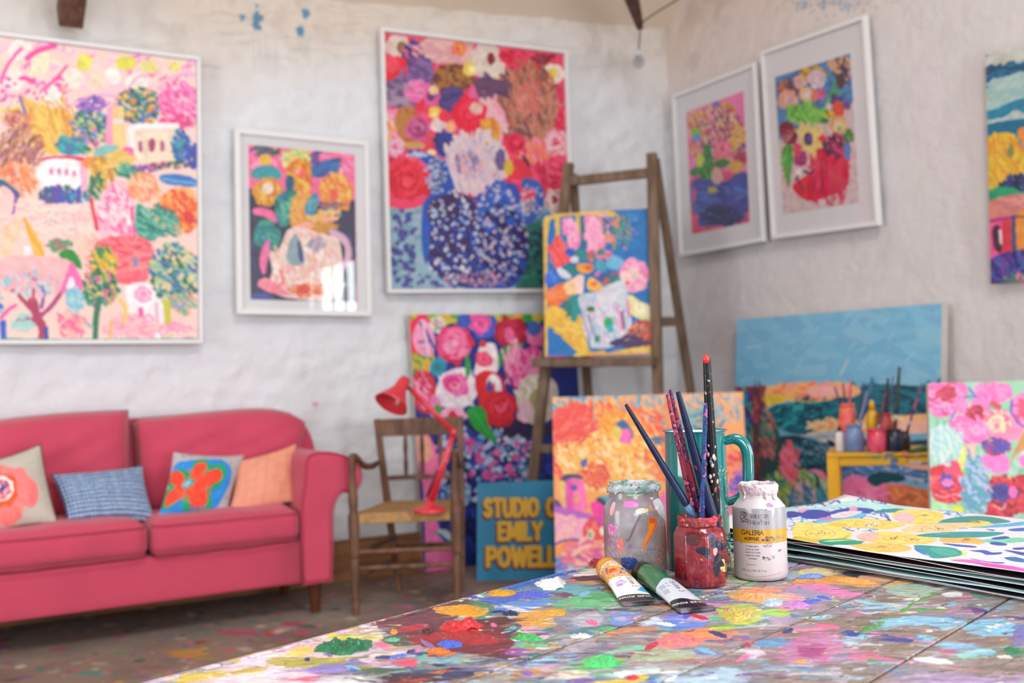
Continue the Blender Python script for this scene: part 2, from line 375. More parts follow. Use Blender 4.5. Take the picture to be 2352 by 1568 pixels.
def imat(name, img, rough=.6, bump=0, bdist=.004, himg=None, hdist=.002, bscale=200, coat=0, spec=.5):
    m, N, L, b = new_mat(name); t = N.new('ShaderNodeTexImage'); t.image = img; t.extension = 'EXTEND'; b.inputs['Roughness'].default_value = rough
    L.new(t.outputs[0], b.inputs['Base Color']); b.inputs['Specular IOR Level'].default_value = spec
    if coat: b.inputs['Coat Weight'].default_value = coat
    if himg:
        h = N.new('ShaderNodeTexImage'); h.image = himg; bp = N.new('ShaderNodeBump'); bp.inputs['Strength'].default_value = 1; bp.inputs['Distance'].default_value = hdist
        L.new(h.outputs[0], bp.inputs['Height']); L.new(bp.outputs[0], b.inputs['Normal'])
    elif bump:
        tc = N.new('ShaderNodeTexCoord'); n2 = N.new('ShaderNodeTexNoise'); n2.inputs['Scale'].default_value = bscale; L.new(tc.outputs['Object'], n2.inputs['Vector'])
        bp = N.new('ShaderNodeBump'); n2.inputs['Detail'].default_value = 5; bp.inputs['Strength'].default_value = bump; bp.inputs['Distance'].default_value = bdist
        L.new(n2.outputs['Fac'], bp.inputs['Height']); L.new(bp.outputs[0], b.inputs['Normal'])
    return m
def unit(v): v = np.asarray(v, float); return v/np.linalg.norm(v)

# ------------------------------------------------------------------ the room
def relief(nx, nz, wx, wz, seed, amp):
    r = np.random.default_rng(seed)
    big = vn2(nz, nx, int(wz*6)+1, int(wx*3.4)+1, r)-.5
    sx = .6*(vn2(nz, nx, int(wz*16)+1, int(wx*9)+1, r)-.5)+.45*(vn2(nz, nx, int(wz*30)+1, int(wx*22)+1, r)-.5)
    # courses of rubble stone under the limewash
    st = np.abs(.5*vn2(nz, nx, int(wz*9)+1, int(wx*4)+1, r)+.5*vn2(nz, nx, int(wz*18)+1, int(wx*9)+1, r)-.5)
    return amp*(1.3*big+.8*sx-1.0*np.clip(.10-st, 0, .1)*6)
def wall_mesh(name, fn, nx, nz, H, mt, uvr):
    """fn(s, t, h) -> world point, s and t in 0..1, h the relief"""
    s, t = np.meshgrid(np.linspace(0, 1, nx), np.linspace(0, 1, nz)); P = fn(s.ravel(), t.ravel(), H.ravel())
    f = [(j*nx+i, j*nx+i+1, (j+1)*nx+i+1, (j+1)*nx+i) for j in range(nz-1) for i in range(nx-1)]
    return struct(mesh_obj(name, P, f, mt, uvs=np.stack([s.ravel()*uvr[0]+uvr[2], t.ravel()*uvr[1]+uvr[3]], 1), smooth=True))
def eave(x): return 2.965+.06*(x-2.05)
SL = .72
def roof(y, x=4.0): return eave(x)+np.minimum(np.maximum(WY-y, -.01), y-WYF)*SL+.02

# back wall texture: limewash with a cream band above, blue splashes, drawn in photograph units
def limewash(cv, warm, cool, line, seed):
    r = np.random.default_rng(seed)
    n = vnoise(cv.H, cv.W, 6, r, 4); n2 = vnoise(cv.H, cv.W, 60, r, 3)
    zz = np.linspace(1, 0, cv.H)[:, None]; k = np.clip((zz+(n-.5)*.25-line)*7, 0, 1)[..., None]
    cv.im[..., :3] = hx(cool)*(1-k)+hx(warm)*k
    cv.im[..., :3] *= (1-.05*np.clip((n2-.52)*5, 0, 1)*(.3+k[..., 0]))[..., None]
    cv.im[..., :3] *= (.985+.03*n)[..., None]
BW = (-3.2, 7.24, 3.4)            # x start, width, height of the texture
cvb = Canvas(7.24*190, 3.4*190, tf=lambda p: (lambda q: np.stack([(q[:, 0]-BW[0])*190, (3.4-q[:, 2])*190], 1))(at(p[:, 0], p[:, 1], 1, WY)), unit=.37)
limewash(cvb, 'e6dace', 'eff2f8', .70, 11); cvb.T = (0, 0, 1)
for x, y, r_ in ((572, 35, 12), (566, 55, 9), (538, 35, 6), (681, 30, 9), (671, 72, 9), (570, 10, 4), (575, 60, 5)): cvb.ell('4a86b4', x, y, r_, r_*1.3, 0, .85, 0, .25)
for x in (560, 572, 590, 610, 668, 682, 690): cvb.stroke('b9c6cc', 2.2, [(x, 75), (x+2, 120+rng.random()*50)], a=.5)
for k in range(70): cvb.ell('8fb3c0' if k % 3 else 'd79aa0', rng.uniform(250, 1300), rng.uniform(5, 110), 1.8, 1.8, 0, .55)
cvb.ell('efa6bd', 705, 931, 7, 6, 0, .9)
for k in range(60):               # hairline cracks in the upper courses
    x, y = rng.uniform(180, 1350), rng.uniform(5, 200) if k % 2 else rng.uniform(5, 90)
    cvb.stroke('b3a69c', 1.6, [(x, y), (x+rng.uniform(15, 50), y+rng.normal(4, 6)), (x+rng.uniform(50, 110), y+rng.normal(8, 8))], a=.45)
cvb.warp(1.2, 60); cvb.soften()
mb = imat('limewashed_stone_back', cvb.image('limewash_back', .80), .88, bump=.9, bdist=.014, bscale=17)
nx, nz = 290, 128; H = relief(nx, nz, 7.24, 3.1, 5, .016)
wall_mesh('wall_back', lambda s, t, h: np.stack([-3.2+7.30*s, WY-h, t*(eave(-3.2+7.24*s)+.06)], 1), nx, nz, H, mb, (1, .88, 0, 0))

cvr = Canvas(7.8*190, 4.0*190, tf=lambda p: (lambda q: np.stack([(WY-q[:, 1])*190, (4.0-q[:, 2])*190], 1))(at(p[:, 0], p[:, 1], 0, WXR)), unit=.42)
limewash(cvr, 'e6d6cc', 'e6e2e4', .66, 12)
for k in range(90): cvr.ell('8fa6bd', rng.normal(1900, 60), abs(rng.normal(8, 14)), 3, 4, 0, .5)
cvr.warp(1.2, 60); cvr.soften()
mr = imat('limewashed_stone_right', cvr.image('limewash_right', .82), .88, bump=.6, bdist=.009, bscale=26)
nx, nz = 310, 150; H = relief(nx, nz, 7.75, 3.6, 6, .017)
# the right wall has a window opening near the front: two pieces round it plus sill and lintel
def rw(y0, y1, z0, z1, n1, n2, seed, name):
    H = relief(n1, n2, abs(y1-y0), 3.6 if n2 > 20 else 1, seed, .0065)
    fn = lambda s, t, h: np.stack([WXR-h, y0+(y1-y0)*s, (z0(y0+(y1-y0)*s) if callable(z0) else z0)*(1-t)+t*(z1(y0+(y1-y0)*s) if callable(z1) else z1)], 1)
    o = wall_mesh(name, fn, n1, n2, H, mr, (1, 1, 0, 0))
    P = np.array([v.co[:] for v in o.data.vertices]); uv = np.stack([(WY-P[:, 1])/7.8, P[:, 2]/4.0], 1)
    li = np.zeros(len(o.data.loops), int); o.data.loops.foreach_get('vertex_index', li)
    o.data.uv_layers[0].data.foreach_set('uv', uv[li].astype(np.float32).ravel()); return o
rw(WY+.04, 1.27, 0, roof, 200, 160, 6, 'wall_right')
rw(1.27, -.35, 0, roof, 30, 40, 7, 'wall_right')
rw(-.35, -1.95, 0, .92, 12, 8, 8, 'wall_right'); rw(-.35, -1.95, 2.3, roof, 12, 12, 9, 'wall_right'); rw(-1.95, WYF, 0, roof, 10, 30, 10, 'wall_right')
plain = mat('plain_limewash', 'e6e2de', .9, bump=.3, bscale=14)
beige = mat('beige_plaster', 'dccbb8', .9, vary=.05, scale=3, bump=.15, bscale=10)
def panel(name, P, m, kind=True):
    o = mesh_obj(name, P, [tuple(range(len(P)))], m); 
    if kind: struct(o)
    return o
# left wall (solid), front wall with two window openings, sloping ceiling with a roof light
RID = (WY+WYF)/2
zl = lambda y: float(roof(y, -3.2)); zr = lambda y: float(roof(y, 4.04))
def slab(name, P, n, m, th=.06):
    P = [np.array(p, float) for p in P]; n = np.array(n, float)*th; k = len(P)
    return struct(mesh_obj(name, [tuple(p) for p in P]+[tuple(p+n) for p in P], [tuple(range(k)), tuple(range(2*k-1, k-1, -1))]+[(i, k+i, k+(i+1) % k, (i+1) % k) for i in range(k)], m))
for y0, y1, z0, z1 in ((WYF, 1.37, 0, 2.86), (2.83, WY, 0, 2.86), (1.37, 2.83, 0, .45), (1.37, 2.83, 2.31, 2.86)):
    slab('wall_left', [(WXL, y1, z0), (WXL, y0, z0), (WXL, y0, z1), (WXL, y1, z1)], (-1, 0, 0), plain)
slab('wall_left', [(WXL, WY, 2.86), (WXL, WYF, 2.86), (WXL, RID, zl(RID))], (-1, 0, 0), plain)
for x0, x1, z0, z1 in ((WXL, -1.95, 0, 2.9), (-.45, 1.72, 0, 2.9), (2.68, WXR, 0, 2.9), (-1.95, -.45, 0, .95), (-1.95, -.45, 2.35, 2.9), (1.72, 2.68, 0, .25), (1.72, 2.68, 2.39, 2.9)):
    slab('wall_front', [(x0, WYF, z0), (x1, WYF, z0), (x1, WYF, z1), (x0, WYF, z1)], (0, -1, 0), plain)
slab('ceiling', [(WXL, WY+.02, eave(-3.2)), (WXR+.02, WY+.02, eave(4.04)), (WXR+.02, RID, zr(RID)), (WXL, RID, zl(RID))], (0, .58, .81), beige)
def rp(x, y): return (x, y, float(eave(x)+(y-WYF)*SL))
for x0, x1, y0, y1 in ((WXL, -.5, WYF, RID), (1.7, WXR, WYF, RID), (-.5, 1.7, WYF, -1.25), (-.5, 1.7, .15, RID)):
    slab('ceiling', [rp(x0, y1), rp(x1, y1), rp(x1, y0), rp(x0, y0)], (0, -.58, .81), beige)
whitewood = mat('white_window_paint', 'e8e8e6', .45)
def window(name, c, ax, wd, ht):
    r = struct(empty(name, c)); n = (1, 0, 0) if ax == 'x' else (0, 1, 0)
    def b(nm, du, dz, su, sz):
        s = (su, .05, sz) if ax == 'x' else (.05, su, sz); d = (du, 0, dz) if ax == 'x' else (0, du, dz)
        o = box(nm, d, s, whitewood, r, .004); return o
    for e in (-1, 1): b('window_frame', e*(wd/2-.03), 0, .06, ht); b('window_frame', 0, e*(ht/2-.03), wd, .06)
    b('glazing_bar', 0, 0, .035, ht-.1); b('glazing_bar', -wd/4, 0, .025, ht-.1); b('glazing_bar', wd/4, 0, .025, ht-.1); b('glazing_bar', 0, .05, wd-.1, .03)
    b('window_sill', 0, -ht/2-.02, wd+.1, .04)
window('door_1', (2.2, WYF-.04, 1.32), 'x', .96, 2.14); window('window_4', (WXL-.04, 2.1, 1.38), 'y', 1.46, 1.86); window('window_2', (-1.2, WYF-.04, 1.65), 'x', 1.5, 1.4); window('window_3', (WXR+.04, -1.15, 1.61), 'y', 1.6, 1.38)

# floor: worn boards buried in dried paint
FR = 170; FX, FY = -3.2, -2.6
cvf = Canvas(7.24*FR, 7.75*FR, '6e6058', tf=lambda p: (lambda q: np.stack([(q[:, 0]-FX)*FR, (WY-q[:, 1])*FR], 1))(at(p[:, 0], p[:, 1], 2, 0)), unit=1)
n = vnoise(cvf.H, cvf.W, 30, None, 5); cvf.im[..., :3] = hx('877466')*(.70+.5*n[..., None])
n = vnoise(cvf.H, cvf.W, 12, None, 3); m_ = np.clip((n-.45)*4, 0, 1)[..., None]*.6; cvf.im[..., :3] = cvf.im[..., :3]*(1-m_)+hx('9a9086')*m_
cvf.tf = lambda p: p
FC = ['c9506e', 'd8698a', 'b03a4a', '3f7f84', '4f6f9c', 'c9a24a', '9a9a8c', 'd8c9c0', '5d8a5a', 'b06a48', '46464f', 'a99a90', 'd08a9c', '7a5a80']
x_, y_ = 0, 0
for k in range(13000):
    x_, y_ = rng.random()*cvf.W, rng.random()*cvf.H*.75; r_ = .8+4.2*rng.random()**2
    cvf.ell(FC[rng.integers(14)], x_, y_, r_, r_, 0, .35+.5*rng.random(), 0, .2)
for k in range(2600):
    x_, y_ = rng.random()*cvf.W, rng.random()*cvf.H*.75; r_ = 1.5+6*rng.random()**2; cvf.ell(FC[rng.integers(14)], x_, y_, r_, r_*.6, rng.random()*3, .25+.4*rng.random(), 0, .3)
# single larger spills in front of the sofa
cvf.tf = lambda p: (lambda q: np.stack([(q[:, 0]-FX)*FR, (WY-q[:, 1])*FR], 1))(at(p[:, 0], p[:, 1], 2, 0))
for c, x, y, rx, ry in (('c04a72', 545, 1452, 45, 6), ('b84868', 675, 1433, 30, 6), ('b98a3a', 425, 1500, 48, 9), ('3c8a86', 205, 1545, 34, 6), ('c23f4f', 617, 1457, 13, 6), ('c84a6a', 690, 1453, 24, 4), ('4c5a64', 700, 1438, 22, 5), ('c8606e', 430, 1478, 12, 5),
        ('b8506a', 640, 1468, 18, 4), ('a8883c', 470, 1513, 30, 4), ('bb4c6e', 130, 1490, 20, 5), ('3f7d7a', 470, 1558, 25, 4), ('c86a80', 925, 1395, 22, 5), ('b9b0a8', 560, 1490, 16, 4)): cvf.ell(c, x, y, rx, ry, 0, .75, 0, .2)
cvf.warp(.8, 120); cvf.soften()
mf = imat('paint_spattered_floor', cvf.image('floor_paint', 1.0), .75, bump=.4, bscale=60)
o = mesh_obj('floor', [(WXL, WYF, 0), (WXR, WYF, 0), (WXR, WY, 0), (WXL, WY, 0), (WXL, WYF, -.06), (WXR, WYF, -.06), (WXR, WY, -.06), (WXL, WY, -.06)], [(0, 1, 2, 3), (7, 6, 5, 4), (0, 4, 5, 1), (1, 5, 6, 2), (2, 6, 7, 3), (3, 7, 4, 0)], mf,
    uvs=[(0, 0), (1, 0), (1, 1), (0, 1)]*2); struct(o)

wood_skirt = mat('brown_skirting_wood', '94633a', .6, col2='6e4628', scale=3, stretch=(1, 8, 8), bump=.2)
struct(box('baseboard_back', (.42, WY-.035, .1), (7.2, .03, .21), wood_skirt, None, .006))
struct(box('baseboard_right', (WXR-.035, 2.0, .08), (.03, 6.2, .16), mat('grey_skirting', 'b0a8a2', .7), None, .006))
# roof timbers: the foot of a rafter over the left picture, a tapering brace at the corner
dark_beam = mat('dark_roof_timber', '6b4a3c', .7, col2='4a3028', scale=4, stretch=(8, 8, 1), bump=.3)
P0 = at(160, 43, 1, WY-.10); P1 = P0+np.array([.02, -1.0, SL])*2.2
o = beam('trim_1', P0, P1, .10, .13, dark_beam, None, (1, 0, 0)); struct(o)
P0 = atd(1470, 57, 6.0); P1 = atd(1437, -60, 5.4)
o = beam('trim_2', P0, P1, .035, .06, dark_beam, None, _r0, .09, .10); struct(o)

# ------------------------------------------------------------------ pictures and canvases
bar_white = mat('white_frame_paint', 'dfdfe0', .45)
mount_white = mat('white_mount_board', 'd9d8dc', .9)
canvas_edge = mat('raw_canvas_edge', 'c4bcb6', .9, vary=.1, scale=20)
glass_pane = None
def make_glass(name, col=(1, 1, 1, 1), rough=0.0):
    """thin clear pane: mostly transparent with a fresnel reflection"""
    m, N, L, b = new_mat(name); N.remove(b); out = [n for n in N if n.type == 'OUTPUT_MATERIAL'][0]
    t = N.new('ShaderNodeBsdfTransparent'); g = N.new('ShaderNodeBsdfGlossy'); g.inputs['Roughness'].default_value = rough; t.inputs[0].default_value = col
    lw = N.new('ShaderNodeLayerWeight'); pw = N.new('ShaderNodeMath'); pw.operation = 'POWER'; pw.inputs[1].default_value = 5; ma = N.new('ShaderNodeMath'); ma.operation = 'MULTIPLY_ADD'
    lw.inputs[0].default_value = .5; ma.inputs[1].default_value = .9; ma.inputs[2].default_value = .03; mx = N.new('ShaderNodeMixShader')
    L.new(lw.outputs['Facing'], pw.inputs[0]); L.new(pw.outputs[0], ma.inputs[0]); L.new(ma.outputs[0], mx.inputs[0]); L.new(t.outputs[0], mx.inputs[1]); L.new(g.outputs[0], mx.inputs[2]); L.new(mx.outputs[0], out.inputs[0]); return m
pane_mat = make_glass('picture_glass')

class Plane:
    """a picture plane in the room from three world corners"""
    def __init__(s, TL, TR, BL):
        s.TL = np.asarray(TL, float); s.u = np.asarray(TR, float)-s.TL; v = np.asarray(BL, float)-s.TL
        s.w = np.linalg.norm(s.u); s.U = s.u/s.w; s.h = np.linalg.norm(v); s.V = v/s.h; s.N = unit(np.cross(s.U, -s.V))   # towards the viewer
        if s.N @ (CAM-s.TL) < 0: s.N = -s.N
    def uv(s, p):
        q = onplane(p[:, 0], p[:, 1], s.TL, s.N)-s.TL
        # solve in the (possibly slightly skewed) basis
        c = s.U @ s.V; a = q @ s.U; b = q @ s.V; d = 1-c*c
        return np.stack([(a-c*b)/d, (b-c*a)/d], 1)
    def pt(s, a, b, d=0): return s.TL+s.U*a+s.V*b+s.N*d
    def canvas(s, res, bg, off=(0, 0), size=None):
        w, h = size or (s.w, s.h)
        cv = Canvas(w*res, h*res, bg, tf=lambda p: (s.uv(p)-np.array(off))*res, unit=1)
        c = onplane(np.array(0.), np.array(0.), s.TL, s.N)
        mid = s.pt(off[0]+w/2, off[1]+h/2); dep = (mid-CAM) @ _f; cv.unit = dep/F*res*1.1; return cv
def slabP(name, pl, a0, a1, b0, b1, d0, d1, mt, parent=None, face=None, bv=.002):
    P = [pl.pt(a0, b1, d0), pl.pt(a1, b1, d0), pl.pt(a1, b0, d0), pl.pt(a0, b0, d0), pl.pt(a0, b1, d1), pl.pt(a1, b1, d1), pl.pt(a1, b0, d1), pl.pt(a0, b0, d1)]
    f = [(0, 3, 2, 1), (4, 5, 6, 7), (0, 1, 5, 4), (1, 2, 6, 5), (2, 3, 7, 6), (3, 0, 4, 7)]
    uv = [(0, 0), (1, 0), (1, 1), (0, 1)]*2
    if face: o = mesh_obj(name, P, f, None, parent, uvs=uv, mats=[mt, face], fmat=[0, 1, 0, 0, 0, 0])
    else: o = mesh_obj(name, P, f, mt, parent)
    return o
def framed(name, label, pl, fw, mw, art, res, sketch, bg, gain, glass=True, edge=None, dep=.03, group=None, warp=1.2):
    """picture frame on a wall: four mitred bars, mount, print, glass; art = (a0, a1, b0, b1) of the print"""
    root = empty(name, pl.pt(0, pl.h, 0)); W, H = pl.w, pl.h
    for k, (A, B, C, D) in enumerate((((0, 0), (W, 0), (W-fw, fw), (fw, fw)), ((W, 0), (W, H), (W-fw, H-fw), (W-fw, fw)), ((W, H), (0, H), (fw, H-fw), (W-fw, H-fw)), ((0, H), (0, 0), (fw, fw), (fw, H-fw)))):
        P = [pl.pt(*q, -.002) for q in (A, B, C, D)]+[pl.pt(*q, dep) for q in (A, B, C, D)]
        o = mesh_obj('frame_bar', P, [(0, 3, 2, 1), (4, 5, 6, 7), (0, 1, 5, 4), (1, 2, 6, 5), (2, 3, 7, 6), (3, 0, 4, 7)], edge or bar_white); bevel(o, .0025); local(root, o)
    local(root, slabP('mount', pl, fw, W-fw, fw, H-fw, .002, dep*.45, mount_white))
    a0, a1, b0, b1 = art
    cv = pl.canvas(res, bg, (a0, b0), (a1-a0, b1-b0)); cv.run(sketch); cv.warp(warp, 60); cv.soften()
    m = imat(name+'_art', cv.image(name+'_art', gain), .55)
    local(root, slabP('print', pl, a0, a1, b0, b1, dep*.40, dep*.52, mount_white, face=m))
    if glass: local(root, slabP('glass_pane', pl, fw, W-fw, fw, H-fw, dep*.72, dep*.76, pane_mat))
    return tag(root, label, 'framed picture', group)
def stretched(name, label, pl, res, sketch, bg, gain, th=.035, group=None, warp=1.2, edge=None, rough=.5, pre=None):
    cv = pl.canvas(res, bg)
    if pre: pre(cv)
    cv.run(sketch); cv.warp(warp, 60); cv.soften()
    root = empty(name, pl.pt(pl.w/2, pl.h, -th/2))
    m = imat(name+'_art', cv.image(name+'_art', gain), rough, bump=.15, bscale=40)
    o = slabP('painted_canvas', pl, 0, pl.w, 0, pl.h, -th, 0, edge or canvas_edge, face=m); local(root, o)
    bar = MATS.get('stretcher_pine') or mat('stretcher_pine', 'b99a70', .7, vary=.15, scale=10)
    for a0, a1, b0, b1 in ((0.005, pl.w-.005, .005, .045), (.005, pl.w-.005, pl.h-.045, pl.h-.001), (.005, .045, .045, pl.h-.045), (pl.w-.045, pl.w-.005, .045, pl.h-.045)):
        local(root, slabP('stretcher_bar', pl, a0, a1, b0, b1, -th-.004, -th, bar))
    return tag(root, label, 'painting', group)
yb = WY-.040
# 1: big pink hillside village
pl = Plane(at(-215, 51, 1, yb), at(457, 135, 1, yb), at(-215, 792, 1, yb)+np.array([0, 0, .0]))
S1 = '''
T 0 60 2.0625
H f3d8cf,f6cfd8,f0e0cc,f4c6da 260 60 22 20 300 200 700 240
H f26fb8,f59ccb,f7b5d6 120 40 9 -40 300 200 700 200
d f26fb8,f59ccb,e9e05c,f2eae2 200 13 -230 150 210 150
H e9b24c,d8984c,c9708a,4f9c6a 160 44 10 60 -250 520 170 120
H f3b0cc,f6d8dc,e87a9c,f4d0c8 200 50 10 10 -220 760 210 110
Q f4d4c4 -430 860 -150 850 -60 980 -100 1120 -430 1130
Q ee6a78 -400 980 -230 960 -190 1110 -400 1120
H 4f9c6a,3f8fb0,c8d070,2f6f54,e07aa0 240 22 11 50 -290 1270 130 110
H f4b8c8,8fc8d8,f0a0b0 160 40 10 20 -90 1330 90 130
S 2f7a5a 22 -300 1330 -305 1480
E efe6e0 90 110 60 45 -40
E f2eae2 60 260 55 50
E f0e8c8 180 190 70 38 -55
E e8e05c 395 178 34 42 20
E e6dc5a 590 180 50 36
E eadf8a 700 195 45 30 20
E e9dc78 815 195 26 26
E efd6c0 455 262 42 40
E efe9da 340 250 46 46 10
E ece8de 240 340 52 70 40
E efeadf 640 270 60 40
E f2ece4 530 240 36 40 -40
S f04fa6 22 125 155 190 115 255 100
S f04fa6 20 110 250 160 270
S f05cae 12 0 270 20 210 60 150 100 110
d f04fa6,f26fb8 40 9 150 300 160 60
S f04fa6 10 190 310 260 250 310 190
S f6a5d0 10 300 400 420 330 560 330 640 250 700 240
S f6a5d0 10 740 300 800 250 920 230
P e9b24c 95 345 140 360 240 450 270 600 200 590 130 480
P f0c060 95 345 200 380 330 420 350 560 260 600 150 470
P b9604c 20 430 80 390 130 480 60 490
S 5a63b8 10 92 345 115 420 138 490
S e9d24c 12 0 410 40 400 90 385
H d98a9c,e8c060,c9708a 30 40 7 60 70 440 60 50
h e0903c,f0d060,d8a048 40 120 7 62 230 480 110 110
H 4f9c6a,3f8fb0,2f6f54,6f8fd0,c8d070,e07aa0,3c5c8c 200 17 11 30 420 500 90 110
H a06cc8,c084d0,7050b0 60 24 8 -20 430 370 80 35
H 2f6f64,4f9cb0,5a7fd0,e8c050,35507a,4a8a50,e88a4c 220 18 11 20 650 380 100 85
Q f0c98a 520 380 580 380 590 590 525 600
Q f29cc0 500 390 525 385 528 590 495 590
Q dfe0e4 530 440 580 440 582 465 532 465
H f060a8,f58ac4,e83f96,f7a0cc 230 22 10 50 840 370 95 105
H e04888 40 22 10 30 830 460 80 40
P f3dcc6 610 490 830 480 840 640 700 650 620 600
S f4f2f0 26 612 500 640 478 830 474
S f4f0ee 20 618 500 625 600
E b05a80 657 572 12 28
E a84c68 712 565 16 32
E b0608a 762 572 12 28
H 3a60b8,4050a0,5a90d0,3f9c9c 90 22 11 70 850 570 45 75
H 3f4fa8 30 22 11 90 905 620 30 50
P 7fc0bc 440 600 490 565 550 570 575 610 560 650 470 655
E f25fb0 600 598 30 26
E d05a78 595 635 25 14
P 4aa8b8 270 540 300 520 390 580 360 610 280 600
H 3fb0b8,2f8f7a,4a78b0 60 20 11 20 330 570 70 38
S d83a5e 26 200 640 300 628 385 635
P f4f2f4 185 645 370 640 375 770 260 785 180 760
E e07ab0 240 690 10 18
E e07ab0 275 690 10 18
E e07ab0 308 695 10 18
E e07ab0 345 700 10 18
Q f3b0cc 372 640 400 640 410 790 378 780
H 7a3f9c,3a5fc0,5a4fb0,3f6a5a,3fa0c8 120 26 10 70 300 805 120 40
H a8605a,c88a6a,b8708a,8a5a48,e0b090 190 50 7 -60 90 590 105 110
H e8884c,f0a070,e86a5c,f2b8a0 130 36 9 55 70 720 100 85
S 2f5f8c 26 0 740 40 770 75 800
S 7a3fa8 16 68 800 58 885
P f5c8c4 0 760 60 800 50 890 0 890
P f4cfc8 80 850 200 840 430 860 440 1000 330 1010 180 960
S b09ac8 5 210 885 235 885 235 935 212 935 210 885
S b09ac8 5 258 885 292 885 290 945 258 943 258 885
S b09ac8 5 325 895 380 895 375 960 325 955 325 895
H f6dcd4,f4c0c0,f7e0d0 120 70 8 5 230 920 230 80
E e8884c 420 650 40 30
H e8c84c,d8a848,c8883c 80 40 9 70 480 690 60 70
H 5a9c6c,2f6f54 30 30 9 80 450 760 30 60
P f6b8cc 455 860 500 760 580 740 630 850 640 1000 560 1010 470 990
H f7a0c0,f6d8dc,f26fa8,fff0f0 120 40 10 60 550 880 90 120
S f04f9c 14 620 860 625 940 635 1000
S e0304a 16 425 820 440 900 455 960
H e0b850,f0c878 60 40 8 0 560 640 60 50
H 3fa090,5fb8a0,2f7f6a 60 50 6 30 600 690 50 30
H f0a868,f6c8a0,ee8a6a 90 36 8 60 680 760 80 60
H 4a4fa8,e86a9c 30 18 8 0 690 670 60 18
H 3f6a4a,a84a7a 60 14 7 0 800 660 90 20
P 3f78c8 750 710 830 700 920 725 925 760 830 755 760 740
S 6fb0d8 10 760 725 860 740 920 745
P f0b070 730 860 790 780 900 770 930 900 850 970 750 950
H e8683c,f0903c,e04a4a,f5b060 170 36 12 60 830 880 95 95
E d83a3c 885 905 22 28
P 2f9c84 640 850 690 870 740 1000 650 1000
H 2f8f8a,4aa890,1f6f6a,8fc8b0 110 70 7 30 740 930 90 70
Q f4c8b4 350 1000 470 1010 440 1100 370 1110
P 1f8f2f 275 1085 310 1055 350 1070 378 1120 375 1150
H a87a6a,4a9c70 50 24 8 0 270 1035 60 25
Q f6d0b0 60 920 110 905 40 1120 0 1120 0 960
P eec04c 110 905 160 970 205 1060 200 1110 160 1090
S e8a030 10 110 910 150 1000 200 1080
Q f3e8e8 105 1040 140 1045 138 1095 110 1095
P f6b8bc 0 1100 200 1090 330 1120 280 1270 100 1240 0 1240
Q f06ab0 330 1110 350 1130 390 1210 380 1250 275 1270
P f8e8ec 325 1190 345 1195 345 1245 310 1240
P ee6a78 470 1010 695 1010 690 1200 540 1210 440 1120
h f08a90,e84a60,f2a0a0,f06a80 90 140 6 2 570 1100 110 85
E 7a8fb8 635 1115 12 24
H e8c040,d8a83c,3f8a4a,f0d060 140 26 11 60 490 1120 60 70
H 2f7a4a,3f9c8a,1f5f44,c8c04a,d86a9c 150 22 11 70 470 1240 85 80
P f6f0f4 590 1230 700 1215 760 1270 750 1470 620 1470 600 1320
R f29cc8,f6c8dc,f28ac0 675 1270 40
Q f05aa8 648 1330 672 1330 672 1385 650 1385
S e8a0c8 10 735 1310 740 1400 760 1470
H 4a9cb0,3f6a4a,8fc8a0,3f70b0,e8c8b0,c8d078,2f5f54 380 18 11 40 820 1170 120 140
H 5fb8a0,e8b060,8f9cd0 90 18 10 40 860 1310 60 50
S c8c83c 28 780 1310 790 1400 795 1480
S 2f7a5a 24 465 1290 450 1380 445 1480
H f6b8c8,f4d0c8,f29cb8 130 40 10 20 620 1420 130 60
S 70c0c0 12 320 1290 360 1360 420 1420
H f8a0a8,f06a9c,f6c8b8 90 26 10 60 340 1400 70 70
H 7fc0d8,a8d8dc 60 26 10 60 350 1290 40 50
S b03a60 34 200 1480 195 1420 170 1370 150 1300
S b03a60 20 185 1410 120 1380 70 1410
S b03a60 18 170 1370 110 1300 60 1250
S a8487a 18 180 1380 230 1330 280 1270
S 9050a8 14 190 1330 200 1250 150 1190
S c05070 12 150 1300 155 1220 130 1170
H f0b0b0,8fc8d8,c8e0e0,f0a8c0 90 20 10 50 140 1220 130 60
H 9fd8d0 26 30 9 0 100 1400 50 40
S 3a4fa8 16 215 1480 215 1425
S f04f9c 12 0 1380 40 1340 70 1320
S 3a5fc8 22 15 1475 10 1400
E 3a6fd8 0 1325 14 14
H f8d8cc,f29cc0 60 40 9 0 850 1440 80 40
S 3f9c94 6 0 1478 400 1482 930 1478
S f4c858 14 560 1290 590 1340 580 1400
S e8b878 14 520 1400 515 1480
'''
framed('framed_painting', 'large white-framed pink village landscape hanging above the sofa', pl, .018, 0, (.02, pl.w-.02, .02, pl.h-.02), 420, S1, 'f4d2c8', .94, glass=False, dep=.04)

